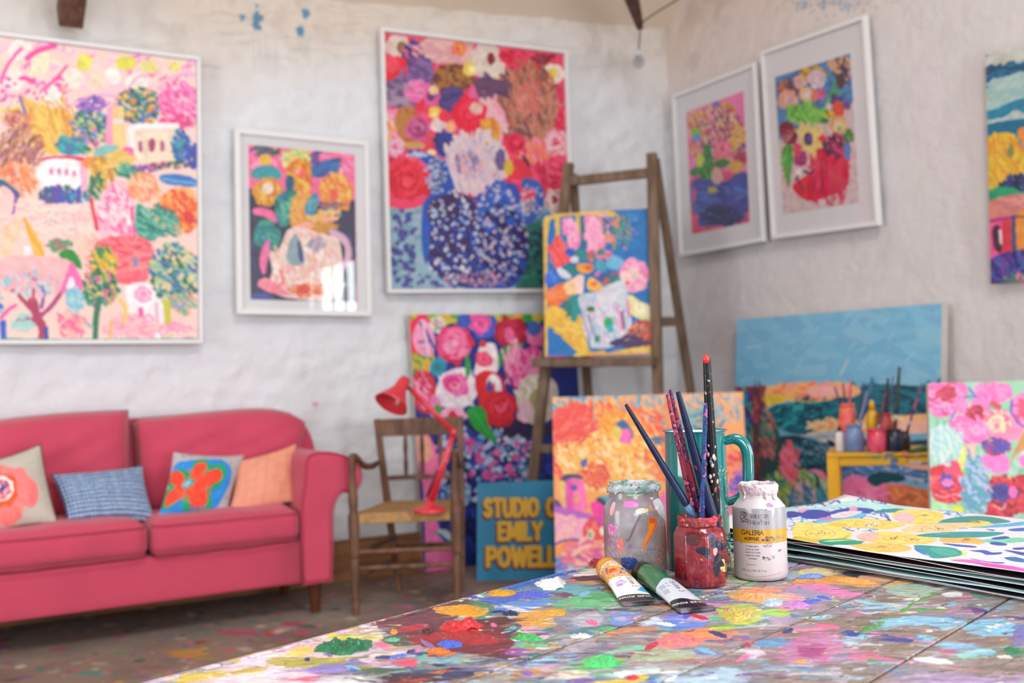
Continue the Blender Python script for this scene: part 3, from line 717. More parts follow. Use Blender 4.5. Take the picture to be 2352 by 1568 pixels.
# 2: jug of yellow flowers on dark ground, mounted behind glass
pl = Plane(at(535, 295, 1, yb), at(843, 326, 1, yb), at(541, 722, 1, yb))
c = pl.uv(np.array([[568, 333], [812, 353], [570, 688]])); art = (c[0, 0], c[1, 0], c[0, 1], c[2, 1])
S2 = '''
T 500 270 3.266
P f06a9c 200 180 1040 180 1040 640 620 700 200 540
H f58ab8,f06090,f8a0c4 120 60 20 20 620 300 420 160
Q 2a2c4c 210 520 450 640 1020 620 1030 1400 210 1400
H 3a3f7a,23305c,1f2440,353a60 160 60 16 70 620 1050 420 340
P f06aa0 255 690 320 675 410 710 430 790 340 745 270 730
H 3a7a50,1f5f4a,6a4a8c 26 60 16 -20 350 250 110 40
E e8b83c 350 318 46 44
P 2a9ca8 240 440 260 390 350 360 440 385 470 450 380 470 290 465
E d8982c 365 560 112 106
H e8b84c,c88028,f0c860,d8702c 60 40 12 60 365 560 100 95
E f0d8c8 365 535 46 42
P f0dc84 480 330 560 240 640 260 700 340 640 360 560 370 490 380
H f4e8a0,9fc88a,e8c860 40 50 14 0 590 300 110 60
E d87a1c 610 400 90 90
H e8982c,f0b040,c86018,e0a028 90 40 13 50 610 430 85 110
E f06a5a 620 420 38 34
E f4a0a0 590 400 24 20
H e0a838,f0c850,d88a28 70 40 13 60 620 560 70 80
P 2a4f94 700 440 720 360 800 320 900 305 915 340 840 400 780 450
H 2f78b8,3a50a0,2a60a8 50 70 12 -30 800 380 95 50
H 7a50a0,4a3f8c 26 50 12 -60 730 300 40 60
E e0922c 880 570 118 150 -15
H f0b048,e8703c,d89030,f08a5a,f0c860 120 46 14 60 880 560 110 140
E e8604a 860 580 34 50
H 5a4f8a,a86a5a 20 50 12 10 850 660 80 20
P 2f8f7a 425 620 480 560 560 540 590 600 520 700 530 800 470 820 430 740
H 4fb08a,3a7aa8,1f6a6a,6fc8a0 70 50 13 70 490 680 60 110
P 1f5f84 510 440 560 450 560 530 520 560 500 510
P e0a048 560 590 640 600 650 720 690 770 560 830 530 720
H f0b868,e88a4c,d89a3c 60 50 12 80 600 710 60 100
P 2f8ab0 650 730 650 650 700 580 745 580 730 680 690 740
H 7fc0a0,3a90b8 20 60 12 -60 695 660 30 60
P 3a8f9c 780 690 850 680 930 740 860 720
H f0a85a,e8c07a 30 60 14 -10 790 740 120 30
P f4b0a0 560 820 720 770 860 745 900 760 800 800 650 860
P 2f9c7a 270 850 310 780 380 770 420 820 380 880 320 950 270 940
P 2f8a7a 370 880 440 830 470 880 440 980 380 1000
H 3fb08a,2a60a8,1f7f84 60 40 14 60 350 890 80 90
P f070a8 310 1040 350 930 385 930 370 1060 340 1180 310 1120
P f2d0c8 380 1010 450 990 520 840 640 830 850 890 900 900 930 1180 860 1360 520 1350 380 1270 400 1150
H f6e0d0,f2a8b0,f8f0e8,e8b8a8,dfd8d0 200 60 18 70 650 1110 250 220
P 8fa8b0 520 960 570 870 610 930 640 1080 560 1110 510 1060
P 3a4f7a 590 920 620 960 635 1080 600 1060
H d8a030,c88a28 50 50 13 0 790 820 90 40
H a890b0,c0b0b8,8f8aa8 30 60 12 -60 740 950 60 40
S d8b0c8 50 850 860 920 900 970 980 960 1080 900 1150
S b888b0 10 850 840 950 890 990 990 980 1080 910 1160
P f08aa0 290 1250 350 1200 450 1260 540 1330 380 1310
S f0787a 20 400 1290 480 1230 460 1150
H e86a4a,d8784a,f0a070 60 60 16 0 680 1290 140 40
E e0503c 640 1290 60 34
H f0f0e8,c8d0c0 40 80 16 -75 870 1250 50 90
H 3a4a9c 40 50 14 0 300 1350 90 30
'''
framed('framed_print', 'small white-framed print of yellow flowers in a jug, hanging left of the tall flower picture', pl, .028, .05, art, 700, S2, 'f07aa8', 1.0)

# 3: the large blue jug full of red flowers
pl = Plane(at(869, 67, 1, yb), at(1296, 120, 1, yb), at(886, 674, 1, yb))
S3 = '''
T 850 40 2.375
H e8284c,d82044,f05a80,e83a60,c82040 600 50 22 30 560 520 520 520
Q 8fb0c0 90 1030 1050 1000 1060 1490 100 1490
H 8fb8c4,a8b0cc,78a0b0 200 60 20 0 340 1250 330 250
Q 2f6f64 800 1130 1060 1100 1060 1490 780 1490
H 2a7a68,3a8a78,1f5f5c 120 50 18 0 920 1300 140 200
D 4a4a98,3f4a8a 60 15 170 1260 80 230
D 4a4a98,5a5aa8 30 12 350 1440 250 40
D 23405c 30 14 920 1300 120 180
E e8486c 90 600 60 140
H f0a060,f08ac0,f4c0b0 80 30 16 50 110 620 60 110
E e0c8c0 140 160 70 60
E 8a6a48 168 170 34 36
H 3a3070,6a4a9c,f0a8b8,4a3a8c,e86a8c 150 26 14 40 250 230 80 100
P e0a8a8 290 120 530 130 540 240 420 260 330 240
H e8b8b0,d8a0a8 60 60 20 0 410 180 120 60
R e87a4a,f0a848,e8485c 475 178 40
E e8203c 130 290 66 76
E f04a5c 110 260 40 44
H 7a5a98,6a4a88,8a6aa0 90 50 22 50 250 330 80 90
H 8a7090,a890a8,6a5080 110 60 26 20 150 420 80 60
H e868a8,f08ac0 30 40 16 0 250 400 60 60
R e0d0c4,e8dcd0,dcc8c0 640 250 100
E 8a2030 648 228 22 34
S d8c8c0 20 560 200 600 160 680 180 710 230
H e02048,f03a60,c81840,e85070 180 40 20 20 850 220 140 60
H 8a2038,a83048 20 40 22 0 930 240 50 30
E 9a6a3c 440 340 110 76
D 5a3048,b07838,a86a30,704030 200 10 440 340 110 80
E e8d060 530 285 36 44
E f4e8a0 545 290 22 22
E f0e0d0 985 310 66 54
E f0cc50 980 310 28 30
E d83860 1000 430 60 50
P e860a0 520 460 560 330 590 330 610 400 640 470 580 470
S e02848 22 560 330 570 370
P a86a58 640 470 700 340 800 290 900 330 980 420 1000 540 940 660 860 700 760 640 680 580
H a8705a,c07a60,8a5a58,d08a70,784a50,b8604a,c88a78 380 90 15 80 850 480 150 210
H d87058,c86a70,e09080 90 40 10 60 850 440 70 90
H 5a3a60,6a4868 40 110 18 20 660 380 60 30
H f0a0b8,e8c0c0,f0b0c8 60 80 20 60 650 560 60 120
E b0602c 200 590 66 100
H c07838,b88048 60 30 14 60 180 570 50 90
R d85a98,a03a78,d8689c,8a3a68 250 610 68
E c8a060 230 700 66 20
E 3a3a78 440 470 70 58
H 4a3a80,5a4a88 40 40 16 0 440 450 60 60
R e060a0,6a3068 320 440 46
E f0d0a0 335 400 26 26
E f0c050 345 525 38 34
E f6e090 340 530 18 18
E e8ccd0 365 595 44 40
E e8304c 395 540 30 34
E f0a880 430 600 26 40
R e8183c,f02c50,e82040,f03c58 530 525 92
E e8b8b0 568 500 38 34
E e0902c 640 620 56 72
H e8a848,d88028 30 40 16 60 640 630 50 60
E e0485c 330 660 36 34
P 2a4aa0 340 690 380 630 440 640 460 690 420 750 370 760
H 2a3f98,3a2f70 30 50 14 60 395 700 50 60
R e0a8c0,e8c0cc,e86090 130 710 50
E f0d8a0 325 740 26 18
H d8c0d0,e0ccd4,c0b0cc,e8d0c8 300 60 20 70 570 800 170 160
H b8a0c0,8a7aa8,e8b0b8 60 30 12 60 530 800 80 60
E 6a5a90 700 780 30 60
R e82850,c01840,f04068 785 690 56
H f0805c,e86a78,f090a0 100 46 16 60 900 760 90 80
R e8a8b8,f0c0c8,e84870 1000 690 70
P e03048 780 780 850 780 870 870 800 890 760 840
E d8b040 745 820 26 44
S 3a2040 16 825 760 870 830 915 900
E e8486c 1010 800 60 40
H c82048,e83860,f06080 150 40 18 40 970 860 90 70
R d81c34,e83048,c81830,f04858 200 890 112
S f03c64 30 100 1020 200 1030 270 1010
R e0c0c0,ecd4d0,a83050 1000 1000 66
E 4a90a0 950 1110 40 50
P 2a4fb0 190 735 270 730 340 760 400 790 430 860 470 960 560 1010 680 920 790 920 820 1100 850 1250 830 1380 760 1470 560 1480 400 1440 300 1330 270 1200 280 1020 320 960 310 820
P 3a2458 330 1000 470 960 560 1030 540 1300 600 1440 480 1460 360 1400 300 1280 300 1100
H 35265c,2a3f98,3a2a60,2a4ab0 300 50 16 60 560 1230 250 230
H 2a55b8,3460c0 140 50 18 60 690 1040 110 120
S 3a60b8 60 840 910 900 930 910 1010 870 1080 840 1110
E e8405c 855 965 38 30
E 8a7a90 860 1030 26 40
P 3a5088 320 790 380 800 400 880 350 950 320 900
D d8d8e8,b0c8e0,c8c0d8,a8b8d8,f0e0e0 130 10 420 1200 150 260
H 2a2058,33206a,241a58 90 50 16 60 720 1230 130 210
D b8c8e0,c0b0d0,d8b8c8,98a8d0 190 9 700 1180 150 280
D b0b8d8,98a8d0 50 10 350 860 60 100
D c0c8e0 30 7 250 750 60 12
D d0c8e0 40 7 870 1000 60 90
E 2a58b8 295 1200 20 150
D 8a7098,c890a8 60 10 560 1430 180 40
'''
framed('framed_painting', 'tall white-framed painting of red flowers in a spotted blue jug, above the red floral canvas', pl, .018, 0, (.02, pl.w-.02, .02, pl.h-.02), 480, S3, 'e8486c', .88, glass=False, dep=.04)

# right wall
xw = WXR-.040
pl = Plane(at(1551, 220, 0, xw), at(1742, 144, 0, xw), at(1568, 590, 0, xw))
c = pl.uv(np.array([[1581, 258], [1713, 209], [1594, 538]])); art = (c[0, 0], c[1, 0], c[0, 1], c[2, 1])
S4 = '''
T 1540 20 2.704
H f080b8,f06aa8,f494c4 200 40 16 60 300 900 220 500
P e04a78 110 1080 500 1030 520 1400 120 1420
H e04878,f06090 80 40 16 60 300 1320 200 80
E d8a070 190 720 50 60
H e0c060,d8a04c,c86a70,e8b880 120 30 12 60 180 710 60 70
E d8982c 360 650 62 60
H e0a030,c8782c,e8b048 100 30 12 60 360 660 60 70
E 3a4a8c 238 638 20 24
E 5a70c8 295 600 26 26
H e89858,d86a70,e8b0a0,a83a60,e8c870,d05080 500 26 12 50 300 800 180 190
H 3a3a70,7a3a70,e8d8a0,4a4a98 130 18 10 50 330 780 160 150
E 7ac83c 170 765 30 20
E 4a9cc8 175 800 28 22
R e86a90,f090a8,d84a70 335 870 56
H e0c04c,e8a050 60 22 10 60 430 800 50 80
R b83a68,a82850 450 930 44
P 2f7a3a 220 850 250 860 270 1000 250 1100 215 1140 205 1050 230 960
H 3a8a3c,1f6a30,5aa040 70 50 14 70 240 990 40 130
P 3a8a3c 130 1010 200 970 220 1010 160 1045
P 2f7a3c 280 960 340 930 390 960 320 990
E c8d048 195 940 24 46
E d8a050 420 980 50 40
E 3a4a9c 465 850 14 18
H e8c8a0,c83a70 50 20 10 50 310 690 120 100
P 3a4aa0 140 1090 200 1050 320 1090 430 1020 490 1030 490 1200 470 1290 440 1320 200 1350 190 1250 140 1180
H 3a5ab8,4a50a8,2a3a88,4a78c8,5a4a98 350 60 12 0 320 1200 160 130
H 2a2f68,23305c 60 60 12 0 330 1280 130 60
S 4a6ac0 24 150 1100 140 1180 180 1270
E e0507c 158 1160 12 50
E e0b0a0 300 1040 36 50
E c8b040 275 1125 30 20
'''
framed('framed_print', 'small white-framed print of mixed flowers in a blue bowl, on the wall beside the corner', pl, .022, .05, art, 600, S4, 'f080b8', .92)
pl = Plane(at(1754, 120, 0, xw), at(1995, 35, 0, xw), at(1780, 550, 0, xw))
c = pl.uv(np.array([[1785, 178], [1957, 110], [1805, 492]])); art = (c[0, 0], c[1, 0], c[0, 1], c[2, 1])
S5 = '''
T 1540 20 2.704
H 3a78b8,4a90c8,2a68a8,3a5090 500 18 12 40 900 450 260 230
P d8c0c0 680 860 780 760 1100 600 1200 640 1210 1180 720 1290
H e0ccc8,d8b8b8,c8a8c0,e8d8d0 350 16 10 40 940 1050 270 240
E a86a50 720 490 40 46
H 8a4a40,c8805a 40 16 10 50 720 495 36 40
H 5a3a48,6a4450 60 24 12 50 800 470 60 60
R e0b8a8,d8a8c0,c89090 810 450 42
H c8983c,e0b04c,8a7a30 120 26 12 50 900 410 80 50
R d8c8d8,d0a8c0,e0d0d0 925 440 56
P 3aa83c 1000 540 1030 460 1035 390 1055 400 1050 470 1020 530
E 4a2838 1080 360 44 60
H e0b090,5a3040,4a3050 70 26 14 70 1080 380 50 90
H d8a880 20 40 14 50 1020 350 30 20
E 4a3040 1070 450 30 50
R e0a890,e8c0a8,d8a0c0 755 575 66
R e8b868,e8c8d0,e8e0e0 860 535 46
E d85a88 945 530 30 34
E e08058 905 540 22 36
P 7ac84c 720 690 780 620 840 590 880 570 940 640 960 700 880 710 800 670
H 8ad058,5ab83c,a0d870,4a9c3c 130 50 10 60 850 650 110 60
S 6ac850 18 960 690 980 600 1020 530
E 3aa83c 1040 530 34 16
E 3a8a3c 970 695 30 18
H 3a3a88,503a80 40 18 12 50 1040 570 40 30
E e0503c 1055 620 40 50
E d8d0d8 998 608 20 22
H 8a7a28,e8c838 30 20 10 50 998 655 28 20
E 6a4a90 1110 600 24 26
P 7a2038 690 730 740 700 800 760 790 830 730 840 700 790
H 8a2a40,c89098 30 16 10 50 740 790 40 40
P e0283c 860 760 960 780 1010 860 1100 870 1115 1090 980 1170 860 1190 770 1100 900 1000 920 900
h c81840,e83060,d82050 130 120 9 88 990 1040 110 120
S 5a1030 5 905 1050 910 1150
S 5a1030 5 950 920 955 1140
Q e8d080 770 745 810 760 820 690 860 730 870 690 890 740 960 730 950 790 920 800 980 860 920 870 910 940 880 890 830 930 835 870 790 850 830 810
E 3a2f68 868 808 28 42
E 5a4a9c 875 800 12 22
R e0a870,e8c890,f0d8b0 1060 720 56
E 4ab87a 1062 742 12 14
H c83a58,4a3060,e05070,3a2a50 120 26 13 50 1040 850 80 70
E 5a88c8 1110 880 24 60
H 3a8a3c 20 26 12 50 1120 790 26 40
E a8387c 820 930 44 50
S 3a2040 14 790 1060 830 1010 880 1020 900 1000
E f0e8ec 812 1012 20 22
S 4a2050 10 800 1060 840 1120
P 4aa040 705 900 720 850 770 850 770 950 745 1110 720 1000
H 5ab850,8ad070,3a8a3c 50 40 9 -60 738 950 30 100
P e04a70 780 830 830 860 800 930 780 900
'''
framed('framed_print', 'larger white-framed print of a star-shaped sunflower above a red striped pot', pl, .022, .05, art, 600, S5, '4a88c0', .92)
# the print has rounded painted corners; six: unframed landscape at the right edge
pl = Plane(at(2263, 127, 0, xw-.012), at(2263, 127, 0, xw-.012)+np.array([0, -1.0, 0]), at(2276, 652, 0, xw-.012))
S6 = '''
T 2100 60 2.448
H 2a88a8,a8c8c8,3a98b8,c0ccc8,1f7898 500 60 24 -25 800 400 420 280
P c8ccc4 400 170 620 90 900 60 900 180 600 190 480 240 400 280
P 1f5f84 400 290 480 250 560 220 620 200 900 160 900 230 620 240 500 280 400 350
H 1f4f70,2a78a0 90 60 16 -25 560 250 200 26
P a8c8c4 400 370 480 300 620 250 900 240 900 380 620 400 480 450 400 480
H b8ccc8,98c0c0 90 50 16 -20 560 350 160 60
P 2a88a8 400 480 520 450 620 400 900 380 900 500 620 480 500 500 400 520
P b8c8c8 400 530 500 510 570 470 660 500 900 520 900 540 620 530 400 550
P 1f6f94 400 560 500 530 620 520 900 520 900 600 620 600 420 630
P dcb83c 405 640 540 600 620 700 900 760 900 850 600 830 520 860 415 910
h e8c848,e08a30,d8a838 120 80 9 70 600 740 200 110
S e88a3c 10 450 650 460 760 540 850
S e88a3c 10 500 640 520 720 580 800
P e88a3c 580 590 640 560 900 560 900 700 640 690 600 640
P 8a8c50 520 700 545 660 560 720 530 740
H 2a2f58,3a3f80,5a60a0,23304c 150 26 14 50 680 880 200 50
P 2a9c6c 412 930 500 900 590 920 560 950 480 960 415 975
P d8887c 415 990 560 945 900 930 900 1050 620 1050 420 1080
H e09890,c87a78 60 70 14 0 640 1000 200 40
P e85a98 420 1090 620 1060 900 1050 900 1330 430 1330
H e8487c,f070a8 90 50 20 90 650 1200 220 110
P 4a2a40 440 1130 480 1130 490 1260 450 1250
P e8e0e0 475 1150 490 1150 495 1220 478 1220
P d83a50 490 1110 545 1100 545 1280 500 1290
P 2a5f80 545 1080 565 1080 570 1260 550 1270
P e89840 580 1060 700 1050 700 1280 590 1290
S 5a3040 8 420 1095 560 1070 640 1075
P 3a2f78 425 1320 560 1260 900 1260 900 1460 430 1460
H 3a2f80,5a3f98,23386c,4a68b8,7a4aa0 300 70 12 75 700 1370 280 90
H 3a8a5c,e88aa0 30 20 12 60 600 1420 100 30
'''
stretched('landscape_painting', 'unframed teal-sky landscape with a pink house, hung high at the right edge', pl, 420, S6, '4a98a8', .92, th=.03, edge=mat('yellowed_canvas_edge', 'c8b078', .9))

# 7: red flowers over blue, leaning on the back wall behind the chair
T0 = at(940, 722, 1, WY-.07); B0 = at(975, 1313, 2, 0); pl = Plane(T0, T0+np.array([1.02, 0, 0]), B0)
S7 = '''
T 900 680 2.305
P 1f2a80 200 640 900 640 960 1500 220 1500
H 20308c,1a2060,2a4ab0,182050,2a3fa0 600 50 18 60 520 1000 420 380
H 2a2050,3a1f40 90 60 20 0 680 700 160 60
D a8c0e0,d8e0f0,7ab0d8,e87ab8,6a8ad0,c8d0f0 280 13 480 880 300 200
D 5aa8c0,a8d0e0,7a8ad8 90 11 300 1060 120 80
D e060a8,d84a98 30 17 500 880 300 160
P f074a8 130 760 200 740 250 940 190 1100 160 1000
Q f074b0 165 1000 195 1090 260 1240 330 1330 340 1480 180 1480
P f0a890 130 740 190 730 210 850 140 870
P c8d8d8 230 1240 300 1240 330 1300 270 1290
P 3a5aa8 230 1240 330 1310 330 1350 260 1280
P d89c30 90 95 260 90 200 130 90 380
H e8a83c,d88a3c,c8b048,4a9c3c 120 36 13 60 150 340 70 60
H c8c03c,5aa83c,e8a030 160 40 16 0 440 110 380 26
E e8204c 150 200 66 110 10
P f09cc0 110 210 150 120 200 150 230 250 200 320 130 290
S 4a3fa0 14 150 140 190 210 220 270
S 4a3fa0 9 140 240 200 240
S e8c8dc 12 160 130 180 230 190 300
E d8dcd0 240 150 42 44
D 3a8a4a,f08ab0 20 6 240 150 30 30
R d8183c,e8407c,f0649c,f488b4,f078a8,f4a0c0 335 245 100
E 3a58b8 385 130 46 40
E 3a5ac0 490 160 76 64
R e8509c,f07ab8,e83c88 468 145 56
R b01830,c82848,d03058,b81c3c 630 190 86
E f0b0c0 640 232 22 18
E e8689c 620 200 26 40
P 2a9c3c 560 330 580 280 640 250 700 255 650 290 590 330 580 380
P 2a9c3c 700 100 740 100 730 140 700 130
R e868a8,f088b8,d83a60 760 200 60
E 4a68c0 750 170 40 40
P e8409c 640 420 590 350 640 300 740 270 800 300 810 400 780 480 660 480
h f088b8,e85090,f4a8c4 50 120 12 84 700 370 90 85
S c01850 12 600 400 650 480 700 480
P 2a90b8 200 370 240 320 290 350 260 420 220 415
E 1f7a7a 240 375 22 26
P c82838 110 430 150 390 220 430 230 540 190 620 130 590 105 510
P f07ab0 130 450 180 430 200 500 180 600 140 560
H f49cc0,c83050 24 40 10 70 160 500 44 90
P e8dce4 235 480 290 400 380 380 430 440 450 510 400 580 300 590 240 560
H f0e8ec,d8c8d8 40 36 14 40 350 490 110 100
R e8509c,f074b4,d03080,f0a8b0,e03c88 335 470 66
P f0e0e4 450 330 470 260 540 250 560 330 550 400 440 420
R e84a70,f06c90,e83060 485 330 44
E d83a3c 480 250 20 18
P d8202c 440 430 500 390 580 430 600 520 560 620 480 600 450 520
P f0e8ec 500 450 530 410 570 440 580 500 550 510 540 450 510 490
E 3a4a9c 515 480 14 36
R c81c30,d82838,c01828,e03850 580 590 90
S f06088 12 550 580 575 610 610 560
P 2a9c3c 395 610 440 580 490 600 510 680 560 780 500 750 430 690
S 3ab050 8 430 610 480 680 530 760
P d8c8bc 660 520 700 430 760 410 830 420 880 500 850 640 750 680 680 620
H e8dcd0,c8b8a8,f0b8cc 60 50 16 60 750 540 90 110
E a8a070 760 540 34 46
E e8b8cc 700 620 40 50
P f0a8c8 250 640 280 590 350 590 400 640 300 660
P c82030 295 640 320 600 350 650
P e87ab8 210 520 260 560 250 640 200 620
E 2a9c3c 240 600 20 30
E 2a9c3c 400 370 14 60
E 3a9c3c 800 460 30 60
'''
stretched('flower_canvas', 'canvas of red and pink flowers over dark blue, leaning behind the chair and the easel', pl, 480, S7, '1f2a80', .95, th=.03)

# 8: the studio sign
B = at(1095, 1335, 2, 0); ax = unit((_r0*1.0+np.array([0, 0, 0]))); ax = unit(np.array([.90, -.43, 0]))
z8 = zat(B[0]+.06*.43, B[1]+.06*.9, 1110); T0 = np.array([B[0]+.05, B[1]+.06, z8]); 
pl = Plane(T0, T0+ax*.50, np.array([B[0], B[1], 0.0]))
def pre8(cv):
    cv.T = (0, 0, 1); cv.streak = .01
    for t_, x_, y_, h_, wx_ in (('STUDIO OF', 1114, 1184, 37, .62), ('EMILY', 1147, 1238, 37, .66), ('POWELL', 1121, 1298, 40, .70)):
        text(cv, t_, x_-2, y_+4, h_, '5a1c30', .36, .20, wx=wx_, ang=-.5); text(cv, t_, x_, y_, h_, 'f0b818', .25, .20, wx=wx_, ang=-.5)
stretched('studio_sign', 'turquoise board sign with yellow capital letters, standing on the floor beside the chair', pl, 900, 'T 0 0 1', '0a86b4', .80, th=.02, edge=mat('turquoise_board', '1082a8', .6), rough=.5, pre=pre8, warp=.3)['category'] = 'sign'

# 9: orange tree landscape standing in front of the easel
A = fl = None
def floor_pt(px, dep):
    d = ray(px, 1300.0); h = np.array([d[0], d[1]]); fh = _f[:2]; t = dep/(h @ fh + 0) if False else dep/((d[:2] @ _f[:2])); return np.array([d[0]*t, d[1]*t, 0.0])
L9 = floor_pt(1275, 4.55); R9 = floor_pt(1727, 4.45); n9 = unit(np.cross(R9-L9, (0, 0, 1))); n9 = n9 if n9 @ (CAM-L9) > 0 else -n9
TL = L9-n9*.12; TL[2] = zat(TL[0], TL[1], 912); TRp = R9-n9*.12; TRp[2] = zat(TRp[0], TRp[1], 900)
pl = Plane(TL, TRp, L9)
S9 = '''
T 1230 880 3.485
h e8b080,7aa0b8,d8a888,8ab0c0,e0b8a0,6a98b8 500 60 16 70 850 180 800 120
H f08a3c,e8604a,f0a850,f4c070,e8503c,f06c5c 900 60 18 50 600 500 560 360
H f4b048,f8d890,f0c060,f49c4c,f8e0b0 500 50 18 50 600 600 420 260
H e8503c,e84a50,f07060 260 70 16 -30 300 320 180 150
H f8c860,e89030,f4a03c 150 60 16 60 660 330 140 100
H 8aa8a8,5a88a8,4a90a8 60 70 20 -20 1250 300 250 90
P e0905c 1010 200 1080 120 1160 200 1130 330 1040 330
P 3a68a0 640 330 700 290 760 360 780 430 740 450 700 370
P f06ab8 650 400 740 360 770 440 730 480 660 460
P e8c860 620 350 680 360 670 450 620 440
P 5a7a90 930 440 990 420 1050 470 1020 500 950 480
S 3a6fa0 20 920 450 980 430 1040 460
P 5a60a0 360 620 410 600 400 660 370 670
H d84a3c,e86a4c,f08a5c 120 44 16 50 480 740 100 90
P 3a4a70 200 770 230 730 330 725 370 750 330 780 220 790
P f070b0 240 790 370 770 410 950 400 1010 250 1010
P e8c070 190 800 240 790 250 960 210 950
P e050a8 240 790 290 790 300 1000 250 1000
E 6a4ab0 305 835 30 24
E e89080 330 920 30 40
P 5a3f90 140 920 200 960 200 1010 150 1000
P b060c0 140 980 300 1010 450 1050 400 1090 200 1060
P f0a8b0 140 1040 300 1080 420 1090 330 1250 200 1300 150 1250
H f4b8b0,f0a0c0,e8a8d0 80 60 18 20 270 1160 120 100
P f03ca0 440 960 520 930 600 970 600 1050 520 1100 460 1050
P 23405c 480 920 600 900 610 960 560 980
P 5aa0b8 520 900 640 905 640 960 580 960
P e0384c 380 1150 470 1060 580 1150 590 1330 500 1340 400 1260
H e04a50,f07a70,d82c50 60 50 16 70 490 1200 90 120
E f4c890 440 1210 30 50
E e8f0d0 530 1180 20 40
E 5ab0a0 435 1215 16 30
S b84ac0 22 480 1080 560 1140 620 1240
P f0903c 160 1380 200 1290 290 1250 400 1280 430 1350 330 1370 220 1400
S 5a3f80 14 150 1290 250 1250 350 1250
P e86048 300 1380 420 1340 500 1350 460 1400
P 3a4a88 330 1390 420 1350 590 1360 600 1410 420 1420
P 4aa8c8 150 1400 300 1410 600 1410 700 1600 150 1600
H 3a98c0,5ab8d0,7ac0d8 120 90 22 -10 380 1500 230 90
h 3a98c0,5ab8d0,8ac8d8,f4b8b0,e86ab0,7a6ac0 900 90 24 5 900 1650 900 260
h f0a070,e87a90,f4b8b0,d85a98 300 90 24 -10 1000 1350 760 90
h e84a5c,d83a4c 90 60 20 0 1620 640 60 80
P e03c50 1560 570 1680 560 1700 700 1580 710
P a83ac0 1580 690 1680 660 1720 760 1640 850 1580 860
P f06ac0 1570 760 1650 770 1640 900 1580 900
H 5a4ab0,e85aa0,4a6ac0 120 60 20 40 1640 850 80 140
H f0905c,e8703c 120 60 20 40 1250 620 400 180
P e86a8c 1000 900 1300 850 1600 900 1700 1300 1000 1300
P f4b0b8 600 1000 900 950 1000 1100 900 1300 650 1300
H 6ab8d0,f0b070,e86ab0 300 70 22 20 1100 1150 500 260
'''
stretched('orange_canvas', 'canvas of an orange leafy hillside with a pink house, standing in front of the easel', pl, 480, S9, 'f0a060', .88, th=.03)

